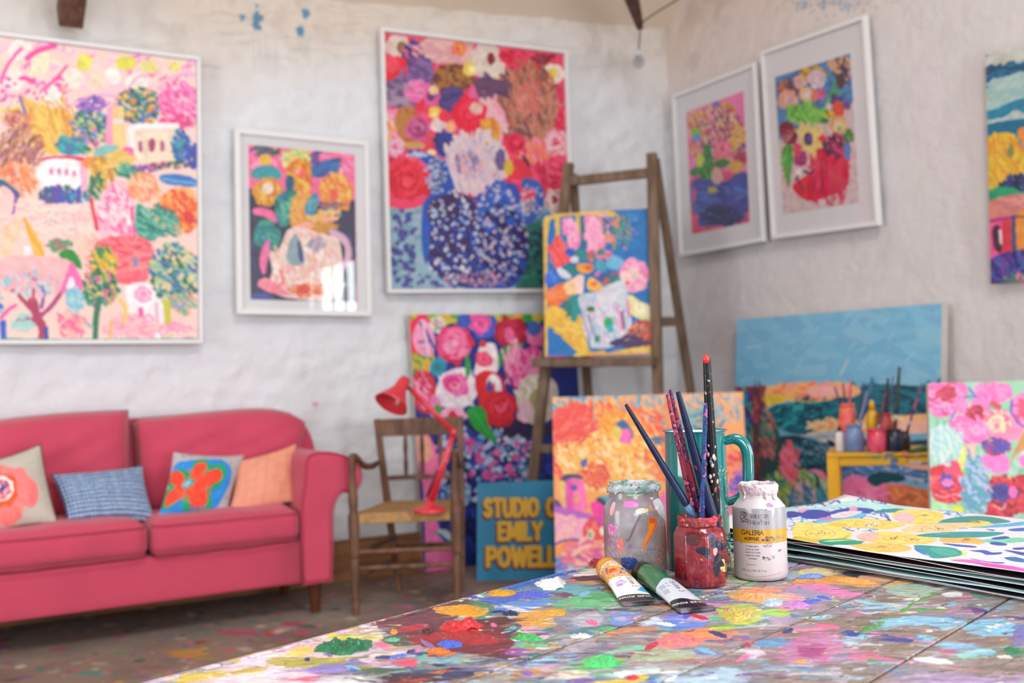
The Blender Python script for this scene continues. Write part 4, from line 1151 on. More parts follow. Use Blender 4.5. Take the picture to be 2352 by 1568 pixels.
# 10: seascape leaning on the right wall
TLp = at(1692, 734, 0, WXR-.08); TRp = at(2163, 682, 0, WXR-.08); BL = np.array([WXR-.17, TLp[1]+.01, .0])
TRp[2] = TLp[2]
pl = Plane(TLp, TRp, BL)
S10 = '''
T 1640 640 2.8
h 2a6a70,3a8a90,e878a8,c85a80,5a9c6c,23405c 900 90 24 10 800 2000 1000 620
H 6ca6c4,70a8c4,68a2c0,74acc8,7aacc4,6ea0c0 700 220 50 8 800 400 720 330
H 84b4ca,8cb8ca 16 70 8 -60 900 430 500 200
S b8c4c8 8 210 440 300 430
S a8b8bc 14 810 620 860 520
P 0f4a60 900 720 1050 710 1500 700 1500 870 1200 870 950 870
h 1a5f74,0f3f54,1f6f80 160 200 14 0 1200 790 250 90
P e8a06a 300 760 350 700 480 680 560 660 720 680 840 670 930 700 930 740 800 770 560 790 460 780 360 800
H e88a70,f0a870,e8b060,f08a90,e87a5a 160 60 18 -5 620 720 300 46
P f0a8a0 600 700 700 690 820 700 800 740 650 760
P d8b83c 310 760 400 740 470 780 380 810 330 820
P 8a2a3c 130 700 230 690 330 690 300 760 210 760
S e8c0c8 10 180 1000 200 1400
P 0f5f70 340 850 400 810 520 800 700 780 840 760 1000 790 900 860 760 900 640 980 540 1000 420 960 360 900
H 1a7a8a,0f5064,2a98a0,0a4050 200 80 18 -15 640 870 260 90
S e8c860 7 470 770 600 790 760 770
P e8a870 620 1000 700 970 800 910 900 870 1100 880 1400 870 1400 940 1100 970 900 1010 760 1040 640 1030
H f0b880,e89a68,f0c8a0 120 70 16 -10 980 940 380 56
P f0b0a0 1180 930 1400 910 1400 980 1220 990
h a8b8c8,e8d0c8,5a98b8 60 120 10 8 700 1030 260 26
P 103f50 430 1010 560 1010 700 1050 900 1060 1500 1040 1500 1200 1400 1240 900 1260 760 1280 560 1260 480 1160 420 1080
H 154a5c,0f3444,205c70,3a7a94 300 90 16 15 900 1140 480 110
h 3a6a9c,2a4a88,a8b0c8,5a80b0 120 110 14 12 1100 1230 300 60
P e0a898 1200 1190 1320 1170 1500 1200 1500 1230 1300 1220
D c8d8e0 40 4 620 1110 120 70
P e884a8 430 1120 480 1130 540 1240 660 1220 720 1270 760 1420 760 1560 560 1300 480 1220
P e070a0 840 1290 960 1270 1100 1310 1230 1320 1380 1400 1500 1400 1500 1600 840 1600
H e878a8,d86898,f090b0,c8607c 300 90 24 10 1100 1480 300 130
P c8703c 1100 1330 1300 1340 1500 1420 1500 1540 1250 1440
H d8784c,b8603c,e08a5c 90 90 18 15 1330 1420 200 60
P 0f4450 980 1280 1060 1240 1180 1250 1230 1290 1100 1310 1030 1330
P 6a2a3c 230 720 300 710 310 860 300 1100 290 1330 260 1330 240 1000
P 2a4a48 300 900 360 880 420 1000 440 1200 400 1400 300 1400
H c84a60,8a4a4c,6a2a3c,3a5a50,4a2030,1f4a50 120 50 12 75 290 1000 50 330
H c8606c,3a8a6a,1f5f64,8a5a50,d87a80 80 46 12 60 350 1000 50 160
P 1f3f7a 175 760 220 740 230 1100 200 1400 180 1100
H 3a8a3c,2a4ab0,1f2f60,3aa080 120 60 16 85 195 950 40 230
H 5a9c4c,8ab050,2a5f50,3a8a90,c8c850,23405c,a8c8b0 560 70 16 65 520 1420 250 180
H d8586c,e87a90 60 60 20 60 480 1180 50 120
H 3a78a8,4a98b0,e8b0b8 120 60 16 60 600 1440 130 130
'''
stretched('seascape_canvas', 'large seascape canvas with a plain blue sky, leaning behind the yellow stand', pl, 420, S10, '6ca6c4', 1.3, th=.04)

# 11: pink flowers on green, close on the right
L11 = floor_pt(2137, 3.55); R11 = L11+unit(np.array([.80, -.60, 0]))*.92; n11 = unit(np.cross(R11-L11, (0, 0, 1))); n11 = n11 if n11 @ (CAM-L11) > 0 else -n11
TL = onplane(np.array(2132.), np.array(880.), L11-n11*.07, n11); pl = Plane(TL, TL+(R11-L11), L11)
S11 = '''
T 1640 640 2.8
h 8ac8a0,7ab890,e88ab8,d83a50,a8d0c0,e8d868 700 80 28 60 2100 1900 900 700
H 8ac8a0,7ab890,a8d0c0,9ac8b8 700 70 26 70 1900 1200 560 560
P e870b0 1380 680 1450 665 1600 670 1630 740 1580 850 1480 890 1390 860
H f088c0,e860a8,c84a80,f49cc8 160 40 16 30 1480 770 110 100
H b8304c,c84060 40 30 14 -20 1490 740 60 50
S a87ad0 8 1400 820 1460 850 1530 830
P f074b8 1670 690 1800 670 1900 680 1910 760 1800 800 1720 770
H f08ac0,e068b0 80 40 16 30 1790 720 110 50
S 6a6ac8 12 1640 700 1680 760 1700 800
S 6a6ac8 12 1560 780 1620 760 1700 760 1760 800 1770 860
P f080bc 1560 780 1620 770 1640 850 1590 870 1550 840
P f078b8 1650 800 1700 760 1760 790 1770 880 1730 940 1670 920
H c03048,8a2030 50 30 12 50 1680 870 60 50
P f080c0 1520 900 1600 880 1700 940 1750 1010 1690 1060 1560 1040 1520 980
S 6a6ac8 10 1540 860 1520 930 1530 1000 1570 1050
H f49cc8,f06cb0 160 50 18 20 1640 970 130 80
P f088b0 1760 880 1850 850 1950 880 1990 950 1950 1030 1850 1050 1780 1000
H e8d0a8,f0a0b0,e86a8c 60 44 14 60 1820 900 80 60
S e8d8a8 12 1760 930 1800 880 1850 890 1840 960 1800 980
E c84a5c 1810 810 40 22 30
P f080bc 1900 800 1960 740 2060 700 2150 760 2150 1000 1960 940
H e04a70,f090c0 60 40 16 30 2000 850 80 80
S 5a5ac0 12 1915 780 1910 860 1960 930 2000 950
P a8d870 1560 1100 1620 1110 1600 1240 1570 1180
P e8d868 1570 1080 1610 1080 1600 1220 1565 1160
P e8b8a0 1620 1080 1670 1060 1680 1200 1740 1220 1640 1180
P f07ac0 1700 1150 1860 1120 1900 1200 1860 1250 1730 1230
P c02a44 1740 1060 1800 1040 1880 1040 1880 1100 1800 1140 1750 1110
H 5a3a98,c83a5c,3a4ab8 90 36 13 20 1810 1070 80 50
S 6a7ac8 10 1630 1090 1660 1190 1720 1220
P c88a4c 1900 1200 1940 1080 2000 980 2150 960 2150 1060 1960 1110
P c8202c 1390 1220 1440 1200 1480 1170 1550 1170 1590 1240 1640 1330 1640 1400 1560 1430 1480 1440 1410 1400 1400 1300
H d83040,e86078,b81c2c 120 40 16 40 1510 1320 110 110
P e84a70 1480 1180 1560 1170 1580 1240 1500 1260
H 3a3fa0,5a50b0 30 34 12 60 1490 1290 34 50
E e878b8 1500 1310 40 26
S f0a0b0 8 1420 1380 1480 1400 1540 1380 1600 1400
P b81c2c 1740 1330 1800 1280 1900 1290 1960 1260 2050 1270 2150 1350 2150 1500 1960 1500 1900 1540 1780 1560 1740 1500 1800 1420
H c82838,8a1828,d84050 200 50 18 30 1880 1400 150 120
H 3a2f80,4a3f98 50 50 14 20 1860 1370 80 50
S e8a8b0 8 1790 1450 1850 1480 1880 1440
E e86ab0 1920 1370 30 40
P e8c8d0 1960 1130 2000 1110 2050 1200 1970 1210
P e878c0 1960 1150 2060 1110 2150 1150 2150 1240 2000 1220
H a8b8dc,5a98b0 120 60 14 50 1680 1330 90 180
H c8e0d0,a0c8d8 160 60 12 70 1480 1060 120 110
E d8d848 1560 1480 40 30
P a8d8a0 1380 1430 1500 1450 1560 1560 1380 1560
'''
stretched('pink_flower_canvas', 'canvas of pink and red blooms on pale green, propped beside the yellow stand', pl, 480, S11, '94c8a8', .92, th=.03)

# ------------------------------------------------------------------ ladder easel with a painting on its shelf
wood_easel = mat('weathered_easel_wood', '7c6654', .75, col2='5c4838', scale=5, stretch=(6, 6, 1), bump=.3)
TLt, TRt = atd(1307, 375, 5.74), atd(1497, 352, 5.54)
FBL, FBR = floor_pt(1200, 5.50), floor_pt(1522, 5.28)
RBL, RBR = floor_pt(1352, 6.12), floor_pt(1644, 5.95)
for q in (RBL, RBR): q[0] = min(q[0], WXR-.1); q[1] = min(q[1], WY-.12)
es = unit((TRt-TLt)*[1, 1, 0])
root = empty('easel', tuple((FBL+FBR+RBL+RBR)/4*np.array([1, 1, 0])))
zr_ = TRt[2]
def on(a, b, z): return a+(b-a)*(z-a[2])/(b[2]-a[2])
for nm, a, b in (('front_post', FBL, TLt), ('front_post', FBR, TRt)): local(root, beam(nm, a, b, .052, .042, wood_easel, None, es, bv=.006))
bk = unit(np.cross((0, 0, 1), es)); bk = bk if bk @ _f > 0 else -bk
for a, b in ((RBL, TLt+bk*.05-np.array([0, 0, .05])), (RBR, TRt+bk*.05-np.array([0, 0, .02]))): local(root, beam('rear_post', a, b, .045, .036, wood_easel, None, es, bv=.006))
def rung(nm, A0, A1, B0, B1, z, w_, d_):
    a, b = on(A0, A1, z), on(B0, B1, z); local(root, beam(nm, a, b, d_, w_, wood_easel, None, bk, bv=.005))
for z in (1.92, 1.06, .62, .28): rung('rung', FBL, TLt, FBR, TRt, z if z != 1.92 else zat(TLt[0], TLt[1], 418), .052 if z > 1.5 else .045, .03)
for z in (1.27, .75, .3): rung('rung', RBL, TLt+bk*.05, RBR, TRt+bk*.05, z, .05, .026)
# shelf bar carrying the painting
sl, sr = on(FBL, TLt, zat(*on(FBL, TLt, 1.05)[:2], 832)), on(FBR, TRt, zat(*on(FBR, TRt, 1.05)[:2], 830))
o = beam('shelf', sl-es*.03-bk*.075, sr+es*.01-bk*.075, .12, .045, wood_easel, None, bk, bv=.005); local(root, o)
tag(root, 'weathered wooden ladder easel holding the painting of flowers in a glass', 'easel')
es2 = unit(es*.45+_r0*.55*[1, 1, 0]); bk2 = unit(np.cross((0, 0, 1), es2)); bk2 = bk2 if bk2 @ _f > 0 else -bk2
BLp = sl-bk*.105-es*.045; BLp[2] = sl[2]+.026
q = onplane(np.array(1500.), np.array(818.), BLp, bk)
d0 = (BLp-CAM) @ _f
def pcol(px, dep): d = ray(px, 800.); t = dep/(d[:2] @ _f[:2]); return np.array([d[0]*t, d[1]*t])
a2 = pcol(1251, (BLp[:2]) @ _f[:2]); 
L_ = np.array([a2[0], a2[1], BLp[2]]); qq = onplane(np.array(1500.), np.array(818.), L_, bk2); wd = (qq-L_) @ es2
R_ = L_+es2*wd; up = unit(np.array([0, 0, 1.0])+bk2*.12)
hh = (zat(*(L_+up*.68)[:2], 492)-L_[2])/up[2]
pl = Plane(L_+up*hh, R_+up*hh, L_)
S12 = '''
T 1230 460 4.128
Q 0a6fb8 40 60 1120 60 1120 1520 40 1520
h 0f74bc,0868b0,1478c0 60 90 30 20 850 350 300 280
P e0b850 50 300 150 140 180 110 720 100 800 260 780 300 740 250 680 150 200 160 120 300 110 700 110 1500 50 1500
Q e0b850 180 150 230 150 230 360 190 360
Q e0b850 380 140 420 150 430 420 380 400
Q 0a6fb8 120 400 170 250 190 400 150 640 110 620
P d8a8c0 590 150 680 140 700 360 640 380
H 2a3f90,e88a70,1f7a8a 26 40 16 60 640 230 50 90
P f08ac0 250 180 300 165 360 190 390 280 430 330 410 440 370 470 310 400 260 320
H f8a8d0,f4b8d8,f07ab8 50 60 22 70 330 300 60 110
P 1f6a8a 425 170 450 160 470 250 500 370 470 430 420 470 430 330
P f088b8 460 150 560 135 590 200 610 300 660 380 650 450 560 490 480 480 500 380 470 260
H f8b0d0,f09ac0,f4a8c8 60 70 22 70 550 320 70 150
Q f04c40 190 330 230 330 250 400 290 400 280 460 350 580 260 610 230 640 170 640 200 560 170 520 110 480 100 440 160 430
H f4604c,f06a8a,e83c3c 40 60 16 60 220 490 90 120
P 1f7ab0 250 380 300 400 290 330 260 330
E 2a50c0 320 490 44 32
P 1f8a88 370 500 430 460 520 540 500 560 440 560
E d8d0e0 370 560 44 36
E e8503c 540 530 50 60
E e06ab0 680 510 50 40
H e8604a,4a4a80,e88ac0,2a8a7a 80 36 16 50 620 540 90 80
P 1f7f70 280 640 350 620 410 650 400 700 340 700
P f0a030 400 600 520 600 550 640 500 690 410 670
E e85040 500 635 40 24
H 2a9a8a,3a7a70,b89ac8,1f5f60,e0805c,8a7ac8 120 46 12 60 800 300 110 170
S 2a8a70 12 730 400 800 250 880 120
S 2a8a70 8 800 300 860 200
S 6aa0c0 10 870 130 940 150 950 190 880 160
S 9a6ac0 10 850 240 910 260 960 310 940 330
S 3a9a8a 8 830 380 900 430
E e89080 700 360 50 44
E 6ab0d8 750 590 80 66
E 4a9cc0 620 620 60 60
E e08070 760 220 30 36
P 2a58c8 90 720 150 660 200 660 220 740 170 790 110 830
H 3a6ad8,4a90e0 20 40 16 60 150 730 50 60
P d8d8e0 200 650 250 640 340 720 280 740 220 700
P f07030 110 880 200 800 300 770 360 740 380 850 300 900 200 1020 120 980
H f48a3c,f0602c,f0905c 50 60 20 -30 220 890 110 80
P f0c890 270 790 400 720 460 720 440 800 400 880 300 890
P f4d0c8 370 740 450 710 450 870 400 880
P f0b850 500 740 560 740 650 830 560 860 490 830
E e8703c 550 790 34 26
E e070b0 590 700 30 26
E 4a4aa0 640 730 50 40
H 3a5a80,2a7a70,c85a50 50 50 14 -50 730 740 90 60
P 1f8a84 700 780 860 650 880 680 760 800 700 800
E f4a0c8 930 710 135 165
E f078b0 900 640 90 60
H f8b8d0,f07ab0,f4c8d0,f090b8 90 60 18 30 940 720 110 130
P f0c8c8 820 680 960 640 970 720 860 800 800 740
E e86a80 870 780 26 20
P e8b840 110 1020 220 1010 330 1080 430 1100 500 1400 560 1470 420 1470 300 1340 180 1220 110 1180
H f0c858,e0a838 50 70 24 40 330 1230 150 130
Q 0a6fb8 190 1250 420 1460 190 1460
S e848a8 14 120 1480 400 1480
P 1f9090 330 920 380 890 410 940 400 1100 370 1150 330 1120
P 1f7a70 250 980 300 940 340 960 340 1080 280 1110 300 1060
P c8d4e0 420 900 640 850 780 760 840 780 880 880 900 1000 900 1280 760 1380 560 1400 510 1370 460 1200 420 1020
H d8e0e8,b8c8d8,e8e0ec,f0b0d0,a8b8d8 220 60 18 75 660 1120 210 250
P d8d8e4 600 860 760 780 840 900 740 960 620 980
S 8a9cb8 12 425 1020 470 1180 520 1360
S 5a6c98 12 500 1080 540 1230 590 1320
S e87ab0 22 870 950 890 1100
S f080b8 20 770 1000 820 1150 820 1220
S 4a4a70 18 820 1050 840 1200
E 1f7a3c 520 1030 40 26
E 1fa870 690 1160 44 60
E 3ab0d0 710 1220 30 40
E 2a8a7a 585 1310 26 36
E 3a2f50 800 1350 100 30
P e8e0a0 890 900 1000 960 1110 1020 1110 1180 980 1120 900 1060
P f0e8c8 930 960 1100 1040 1110 1100 960 1060
H e8705c,5a2f50,d8583c,e8a870,8a3a50 160 70 16 -25 1000 1270 130 120
H 3a2a58,4a3060 50 70 18 -20 900 1340 130 50
P e8c850 420 1440 700 1440 900 1400 1120 1390 1120 1480 420 1490
H e8a0b0,e8b840,d89a40 50 60 14 0 760 1450 330 30
'''
stretched('flower_painting', 'painting of flowers in a glass on bright blue and yellow, resting on the easel shelf', pl, 620, S12, '0a6fb8', .92, th=.03)

# ------------------------------------------------------------------ wooden armchair
wood_chair = mat('brown_chair_wood', '75503a', .6, col2='4c3326', scale=6, stretch=(4, 4, 1), bump=.15)
rush = mat('rush_seat', 'b08a58', .8, col2='97734a', scale=40, bump=.5, bscale=90)
FL = np.array([1.641, 4.373]); FR = np.array([2.04, 4.185]); RL = np.array([1.977, 4.70]); RR = np.array([2.235, 4.535])
RLt = np.array([1.90, 4.72]); RRt = np.array([2.255, 4.545])
root = empty('wooden_armchair', (*((FL+FR+RL+RR)/4), 0))
SZ = .435
def p3(p, z): return np.array([p[0], p[1], z])
zt = zat(RLt[0], RLt[1], 962); zarm = .67
def turned(nm, a, b, prof, m=None, n=14):
    t = np.array([q[0] for q in prof]); r = [q[1] for q in prof]; P = [a+(b-a)*k for k in t]
    o = tube(nm, P, r, m or wood_chair, n=n, smooth_pts=True); local(root, o); return o
for A in (FL, FR): turned('front_leg', p3(A, 0), p3(A, zarm), [(0, .013), (.06, .017), (.1, .015), (.3, .02), (.36, .016), (.4, .022), (.62, .024), (.66, .018), (.75, .021), (.9, .014), (1, .016)])
for A, B in ((RL, RLt), (RR, RRt)):
    m = (A+B)/2; local(root, beam('rear_leg', p3(A+(A-m)*.2, 0), p3((A+B)/2, SZ), .026, .030, wood_chair, None, (1, -.6, 0), .034, .034, .004))
    local(root, beam('back_post', p3((A+B)/2, SZ-.002), p3(B, zt), .034, .032, wood_chair, None, (1, -.6, 0), .028, .026, .004))
seat_c = [FL+(-.012, .0), FR+(.02, -.012), RR+(.0, -.0), (RL+RLt)/2]
v = [p3(c, SZ-.045) for c in seat_c]+[p3(c, SZ) for c in seat_c]
o = mesh_obj('seat', v, [(0, 3, 2, 1), (4, 5, 6, 7), (0, 1, 5, 4), (1, 2, 6, 5), (2, 3, 7, 6), (3, 0, 4, 7)], rush); bevel(o, .006, 2); local(root, o)
A, B = RLt, RRt; dirx = unit(np.append(B-A, 0))
def rail(nm, z0, z1, th, bow=0):
    a = p3((RL+RLt)/2+((RLt-(RL+RLt)/2))*((z0-SZ)/(zt-SZ)), (z0+z1)/2); b = p3((RR+RRt)/2+((RRt-(RR+RRt)/2))*((z0-SZ)/(zt-SZ)), (z0+z1)/2)
    P = []; n = 8; bkk = unit(np.cross((0, 0, 1), b-a)); bkk = bkk if bkk @ _f > 0 else -bkk; vv = []
    for i in range(n+1):
        t = i/n; c = a+(b-a)*t+bkk*bow*math.sin(math.pi*t)
        for dz, dn in ((-1, -1), (1, -1), (1, 1), (-1, 1)): vv.append(c+np.array([0, 0, dz*(z1-z0)/2])+bkk*dn*th/2)
    f = [(i*4+k, i*4+(k+1) % 4, i*4+4+(k+1) % 4, i*4+4+k) for i in range(n) for k in range(4)]+[(3, 2, 1, 0), (n*4, n*4+1, n*4+2, n*4+3)]
    o = mesh_obj(nm, vv, f, wood_chair); bevel(o, .003); local(root, o); return a, b, bkk
zr1 = zat(RLt[0], RLt[1], 1003)
rail('top_rail', zr1, zt-.002, .02, .025)
zm = zat(RLt[0], RLt[1], 1099); a, b, bkk = rail('middle_rail', zm-.011, zm+.011, .016, .018)
for t in (.28, .5, .74):
    c = a+(b-a)*t+bkk*.02; turned('spindle', c, np.array([c[0], c[1], zr1+.005]), [(0, .006), (.3, .011), (.5, .008), (.7, .011), (1, .006)], n=10)
for A, B in ((FL, RLt), (FR, RRt)):
    zz = zat(B[0], B[1], 1062); C = p3(B, zz); D = p3(A, zarm)
    local(root, tube('arm', [C, C+(D-C)*.25+[0, 0, -.02], C+(D-C)*.6+[0, 0, -.02], D+(C-D)*.08+[0, 0, .012], D+(D-C)*.03*[1, 1, 0]], [.012, .015, .016, .019, .014], wood_chair, n=12))
for A, B, z in ((FL, FR, .20), (FL, FR, .27), (FL, RL, .16), (FL, RL, .26), (FR, RR, .16), (FR, RR, .26), (RL, RR, .22)): local(root, tube('stretcher', [p3(A, z), (p3(A, z)+p3(B, z))/2, p3(B, z)], [.008, .012, .008], wood_chair, n=10))
tag(root, 'brown wooden armchair with a rush seat and turned front legs, beside the sofa', 'chair')

# ------------------------------------------------------------------ red jointed lamp on the chair
red_enamel = mat('red_lamp_enamel', 'd02c3c', .3, vary=.1, scale=15, coat=.4)
c = onplane(np.array(988.), np.array(1176.), (0, 0, SZ), np.array([0, 0, 1.0])); c[:2] = c[:2]*.98+np.array([1.99, 4.46])*.02
root = empty('desk_lamp', (c[0], c[1], SZ)); dl = (c-CAM) @ _f
local(root, lathe('lamp_base', [(0, 0), (.070, 0), (.074, .006), (.068, .016), (.035, .026), (.02, .034), (.016, .05), (0, .052)], red_enamel, n=32, loc=c))
J0 = c+[0, 0, .045]; J1 = atd(1042, 992, dl); J2 = atd(942, 893, dl-.02); J3 = atd(921, 880, dl-.02)
local(root, tube('lower_arm', [J0, J1], .0105, red_enamel, n=10, smooth_pts=False)); local(root, tube('lower_arm', [J0+_r*.018, J1+_r*.006], .006, red_enamel, n=10, smooth_pts=False))
local(root, tube('upper_arm', [J1, J2], .0115, red_enamel, n=10, smooth_pts=False))
local(root, tube('elbow_joint', [J1-_f*.018, J1+_f*.018], .016, red_enamel, n=16, smooth_pts=False))
local(root, tube('neck_joint', [J2, J3], .008, mat('dark_metal', '3a3434', .4, .8), n=10, smooth_pts=False))
local(root, tube('spring', [J0+_r*-.012+[0, 0, .02], J0+(J1-J0)*.45-_r*.012], .005, mat('dark_metal', '3a3434', .4, .8), n=8, smooth_pts=False))
S0 = atd(929, 874, dl-.02); S1 = atd(893, 938, dl-.10); ax_ = unit(S1-S0); 
o = lathe('lamp_shade', [(0, -.012), (.022, -.010), (.027, .01), (.030, .045), (.042, .07), (.068, .115), (.076, .13), (.073, .13), (.038, .072), (.026, .045), (.0, .01)], red_enamel, n=36)
o.matrix_world = Matrix.Translation(Vector(S0)) @ Vector(ax_).to_track_quat('Z', 'Y').to_matrix().to_4x4(); 
bpy.context.view_layer.update(); mw = o.matrix_world.copy(); o.parent = root; o.matrix_parent_inverse = Matrix.Translation(-Vector(root.location)); o.matrix_basis = mw
tag(root, 'red jointed desk lamp standing on the seat of the wooden armchair', 'lamp')

# ------------------------------------------------------------------ sofa and its cushions
pink = mat('raspberry_cotton', 'c5435f', .9, vary=.09, scale=6, bump=.25, bscale=180, sheen=.2)
pinkd = mat('raspberry_piping', 'b03a54', .9)
def soft_box(name, x0, x1, y0, y1, z0, z1, r, bul, mt, n=14, seed=1, wr=.004):
    """upholstered block: rounded edges, bulging faces, soft creases"""
    bm = bmesh.new(); bmesh.ops.create_cube(bm, size=2); bmesh.ops.subdivide_edges(bm, edges=bm.edges[:], cuts=n, use_grid_fill=True)
    rr = np.random.default_rng(seed); ph = rr.random((5, 4))*6.28; k = rr.random((5, 3))*14+5
    c = np.array([(x0+x1)/2, (y0+y1)/2, (z0+z1)/2]); h = np.array([x1-x0, y1-y0, z1-z0])/2
    for v in bm.verts:
        q = np.array(v.co[:]); p = q*h; inner = np.clip(p, -(h-r), h-r); d = p-inner; L_ = np.linalg.norm(d)
        if L_ > 1e-9: p = inner+d/L_*min(r, np.abs(d).max())
        b = np.array([bul[0]*(1-q[1]**2)*(1-q[2]**2)*q[0]**5, bul[1]*(1-q[0]**2)**.6*(1-q[2]**2)*q[1]**5, bul[2]*(1-q[0]**2)**.6*(1-q[1]**2)**.6*q[2]**5])
        wv = sum(math.sin((p*k[i]) @ [1, .6, .8]+ph[i, 0])*math.sin(p[0]*k[i, 1]+ph[i, 1]) for i in range(5))*wr
        p = p+b+wv*np.sign(q)*np.array([0.3, .8, 1.0])*(np.abs(q) > .95)
        v.co = c+p
    me = bpy.data.meshes.new(name); bm.to_mesh(me); bm.free(); me.materials.append(mt); me.polygons.foreach_set('use_smooth', [True]*len(me.polygons))
    o = bpy.data.objects.new(name, me); COL.objects.link(o); return o
def extrude_xz(name, P, y0, y1, mt, bv=.012):
    n = len(P); v = [(x, y0, z) for x, z in P]+[(x, y1, z) for x, z in P]
    f = [tuple(range(n)), tuple(range(2*n-1, n-1, -1))]+[(i, i+n, (i+1) % n+n, (i+1) % n) for i in range(n)]
    o = mesh_obj(name, v, f, mt, smooth=True); bevel(o, bv, 3)
    m = o.modifiers.new('wn', 'WEIGHTED_NORMAL'); return o
SX0, SX1 = -.44, 1.418
root = empty('sofa', ((SX0+SX1)/2, 4.75, 0))
local(root, soft_box('base', SX0-.01, SX1+.01, 4.435, 5.06, .150, .335, .012, (0, .004, 0), pink, 10, 3, .001))
local(root, tube('piping', [(SX0, 4.437, .158), (SX1, 4.437, .158)], .004, pinkd, smooth_pts=False, n=8))
prof = [(1.424, .150), (1.552, .150), (1.560, .30), (1.566, .44), (1.585, .50), (1.615, .528), (1.655, .522), (1.688, .545), (1.702, .58), (1.698, .62), (1.672, .655), (1.63, .682), (1.575, .700), (1.53, .706), (1.475, .70), (1.452, .67), (1.446, .60), (1.432, .52), (1.424, .46)]
def arm(mir):
    P = [(x if not mir else SX0+SX1-x, z) for x, z in prof]
    if mir: P = P[::-1]
    Q = [tuple(q) for q in (np.vstack([P[:2], catmull(P[2:], False, 4)]) if not mir else np.vstack([catmull(P[:-2], False, 4), P[-2:]]))]
    o = extrude_xz('armrest', Q, 4.425, 5.02, pink, .018); local(root, o)
    R3 = [(x, 4.424, z) for x, z in Q]; R3.append(R3[0]); pp = tube('piping', R3, .0045, pinkd, smooth_pts=False, n=8); pp.parent = o
arm(False); arm(True)
bp_ = [(SX0-.25, .30), (1.676, .30), (1.680, .60), (1.672, .70), (1.640, .785), (1.585, .845), (1.50, .874), (1.17, .880), (.8, .872), (.2, .875), (SX0-.02, .874), (SX0-.17, .845), (SX0-.24, .74)]
local(root, extrude_xz('back', [tuple(q) for q in np.vstack([bp_[:2], catmull(bp_[2:], False, 4)])], 4.94, 5.09, pink, .03))
for x0, x1, sd in ((.800, 1.415, 1), (.178, .792, 2), (SX0+.003, .170, 3)):
    o = local(root, soft_box('seat_cushion', x0, x1, 4.395, 4.94, .338, .478, .045, (0, .012, .02), pink, 16, sd, .0035))
    for z in (.352, .462): tube('piping', [(x0+.012, 4.42, z), (x0+.03, 4.392, z), (x0+.1, 4.386, z), ((x0+x1)/2, 4.383, z), (x1-.1, 4.386, z), (x1-.03, 4.392, z), (x1-.012, 4.42, z)], .0035, pinkd, n=8).parent = o
def back_cushion(C, T, seed, crn=0):
    """four corners in x,z; puffed between y0 and the front"""
    n = 26; rr = np.random.default_rng(seed); v = []; f = []; cr = vnoise(n+1, n+1, 5, rr, 3)-.5
    for sgn in (1, -1):
        for j in range(n+1):
            for i in range(n+1):
                u, w_ = i/n, j/n; p = (np.array(C[0])*(1-u)+np.array(C[1])*u)*(1-w_)+(np.array(C[3])*(1-u)+np.array(C[2])*u)*w_
                uu, vv = 2*u-1, 2*w_-1; z = p[1]+.012*math.sin(math.pi*u)*(1 if w_ > .9 else 0); x = p[0]
                if crn and u > .55 and w_ > .3: s_ = (u-.55)/.45; t_ = (w_-.3)/.7; k = max(0, s_**3*t_**3)*crn; z -= k*.9; x -= k*.45
                th = T*(max(0, (1-uu**6))*max(0, (1-vv**6)))**.5+cr[j, i]*.028*(1-uu**2)*(1-vv**2)
                th += .008*math.sin(18*u+6*math.sin(5*w_))*w_**2*(1-uu**4)*(1-vv**4)
                v.append((x, 4.87-w_*-.05-(th if sgn > 0 else -.05*(max(0, (1-uu**6))*max(0, (1-vv**6)))**.5), z))
    m = n+1
    for k in (0, 1):
        for j in range(n):
            for i in range(n):
                a = k*m*m+j*m+i; q = (a, a+1, a+m+1, a+m); f.append(q if k == 0 else q[::-1])
    o = mesh_obj('back_cushion', v, f, pink, smooth=True)
    bm = bmesh.new(); bm.from_mesh(o.data); bmesh.ops.remove_doubles(bm, verts=bm.verts[:], dist=.0008); bm.to_mesh(o.data); bm.free(); local(root, o); return o
back_cushion([(.838, .47), (1.50, .46), (1.655, .895), (.822, .868)], .13, 1, .09)
back_cushion([(.165, .47), (.80, .47), (.812, .915), (.15, .882)], .13, 2)
back_cushion([(SX0+.01, .47), (.15, .47), (.14, .882), (SX0-.06, .86)], .13, 4)
leg_wood = mat('varnished_leg_wood', '6e3a20', .35, col2='4c2614', scale=6, coat=.3)
for x, y in ((1.512, 4.53), (SX0+SX1-1.512, 4.53), (1.512, 4.98), (SX0+SX1-1.512, 4.98)): local(root, lathe('leg', [(0, 0), (.016, 0), (.02, .004), (.036, .148), (.036, .152), (0, .152)], leg_wood, n=20, loc=(x, y, 0)))
tag(root, 'raspberry pink sofa with rolled arms and loose cushions', 'sofa')

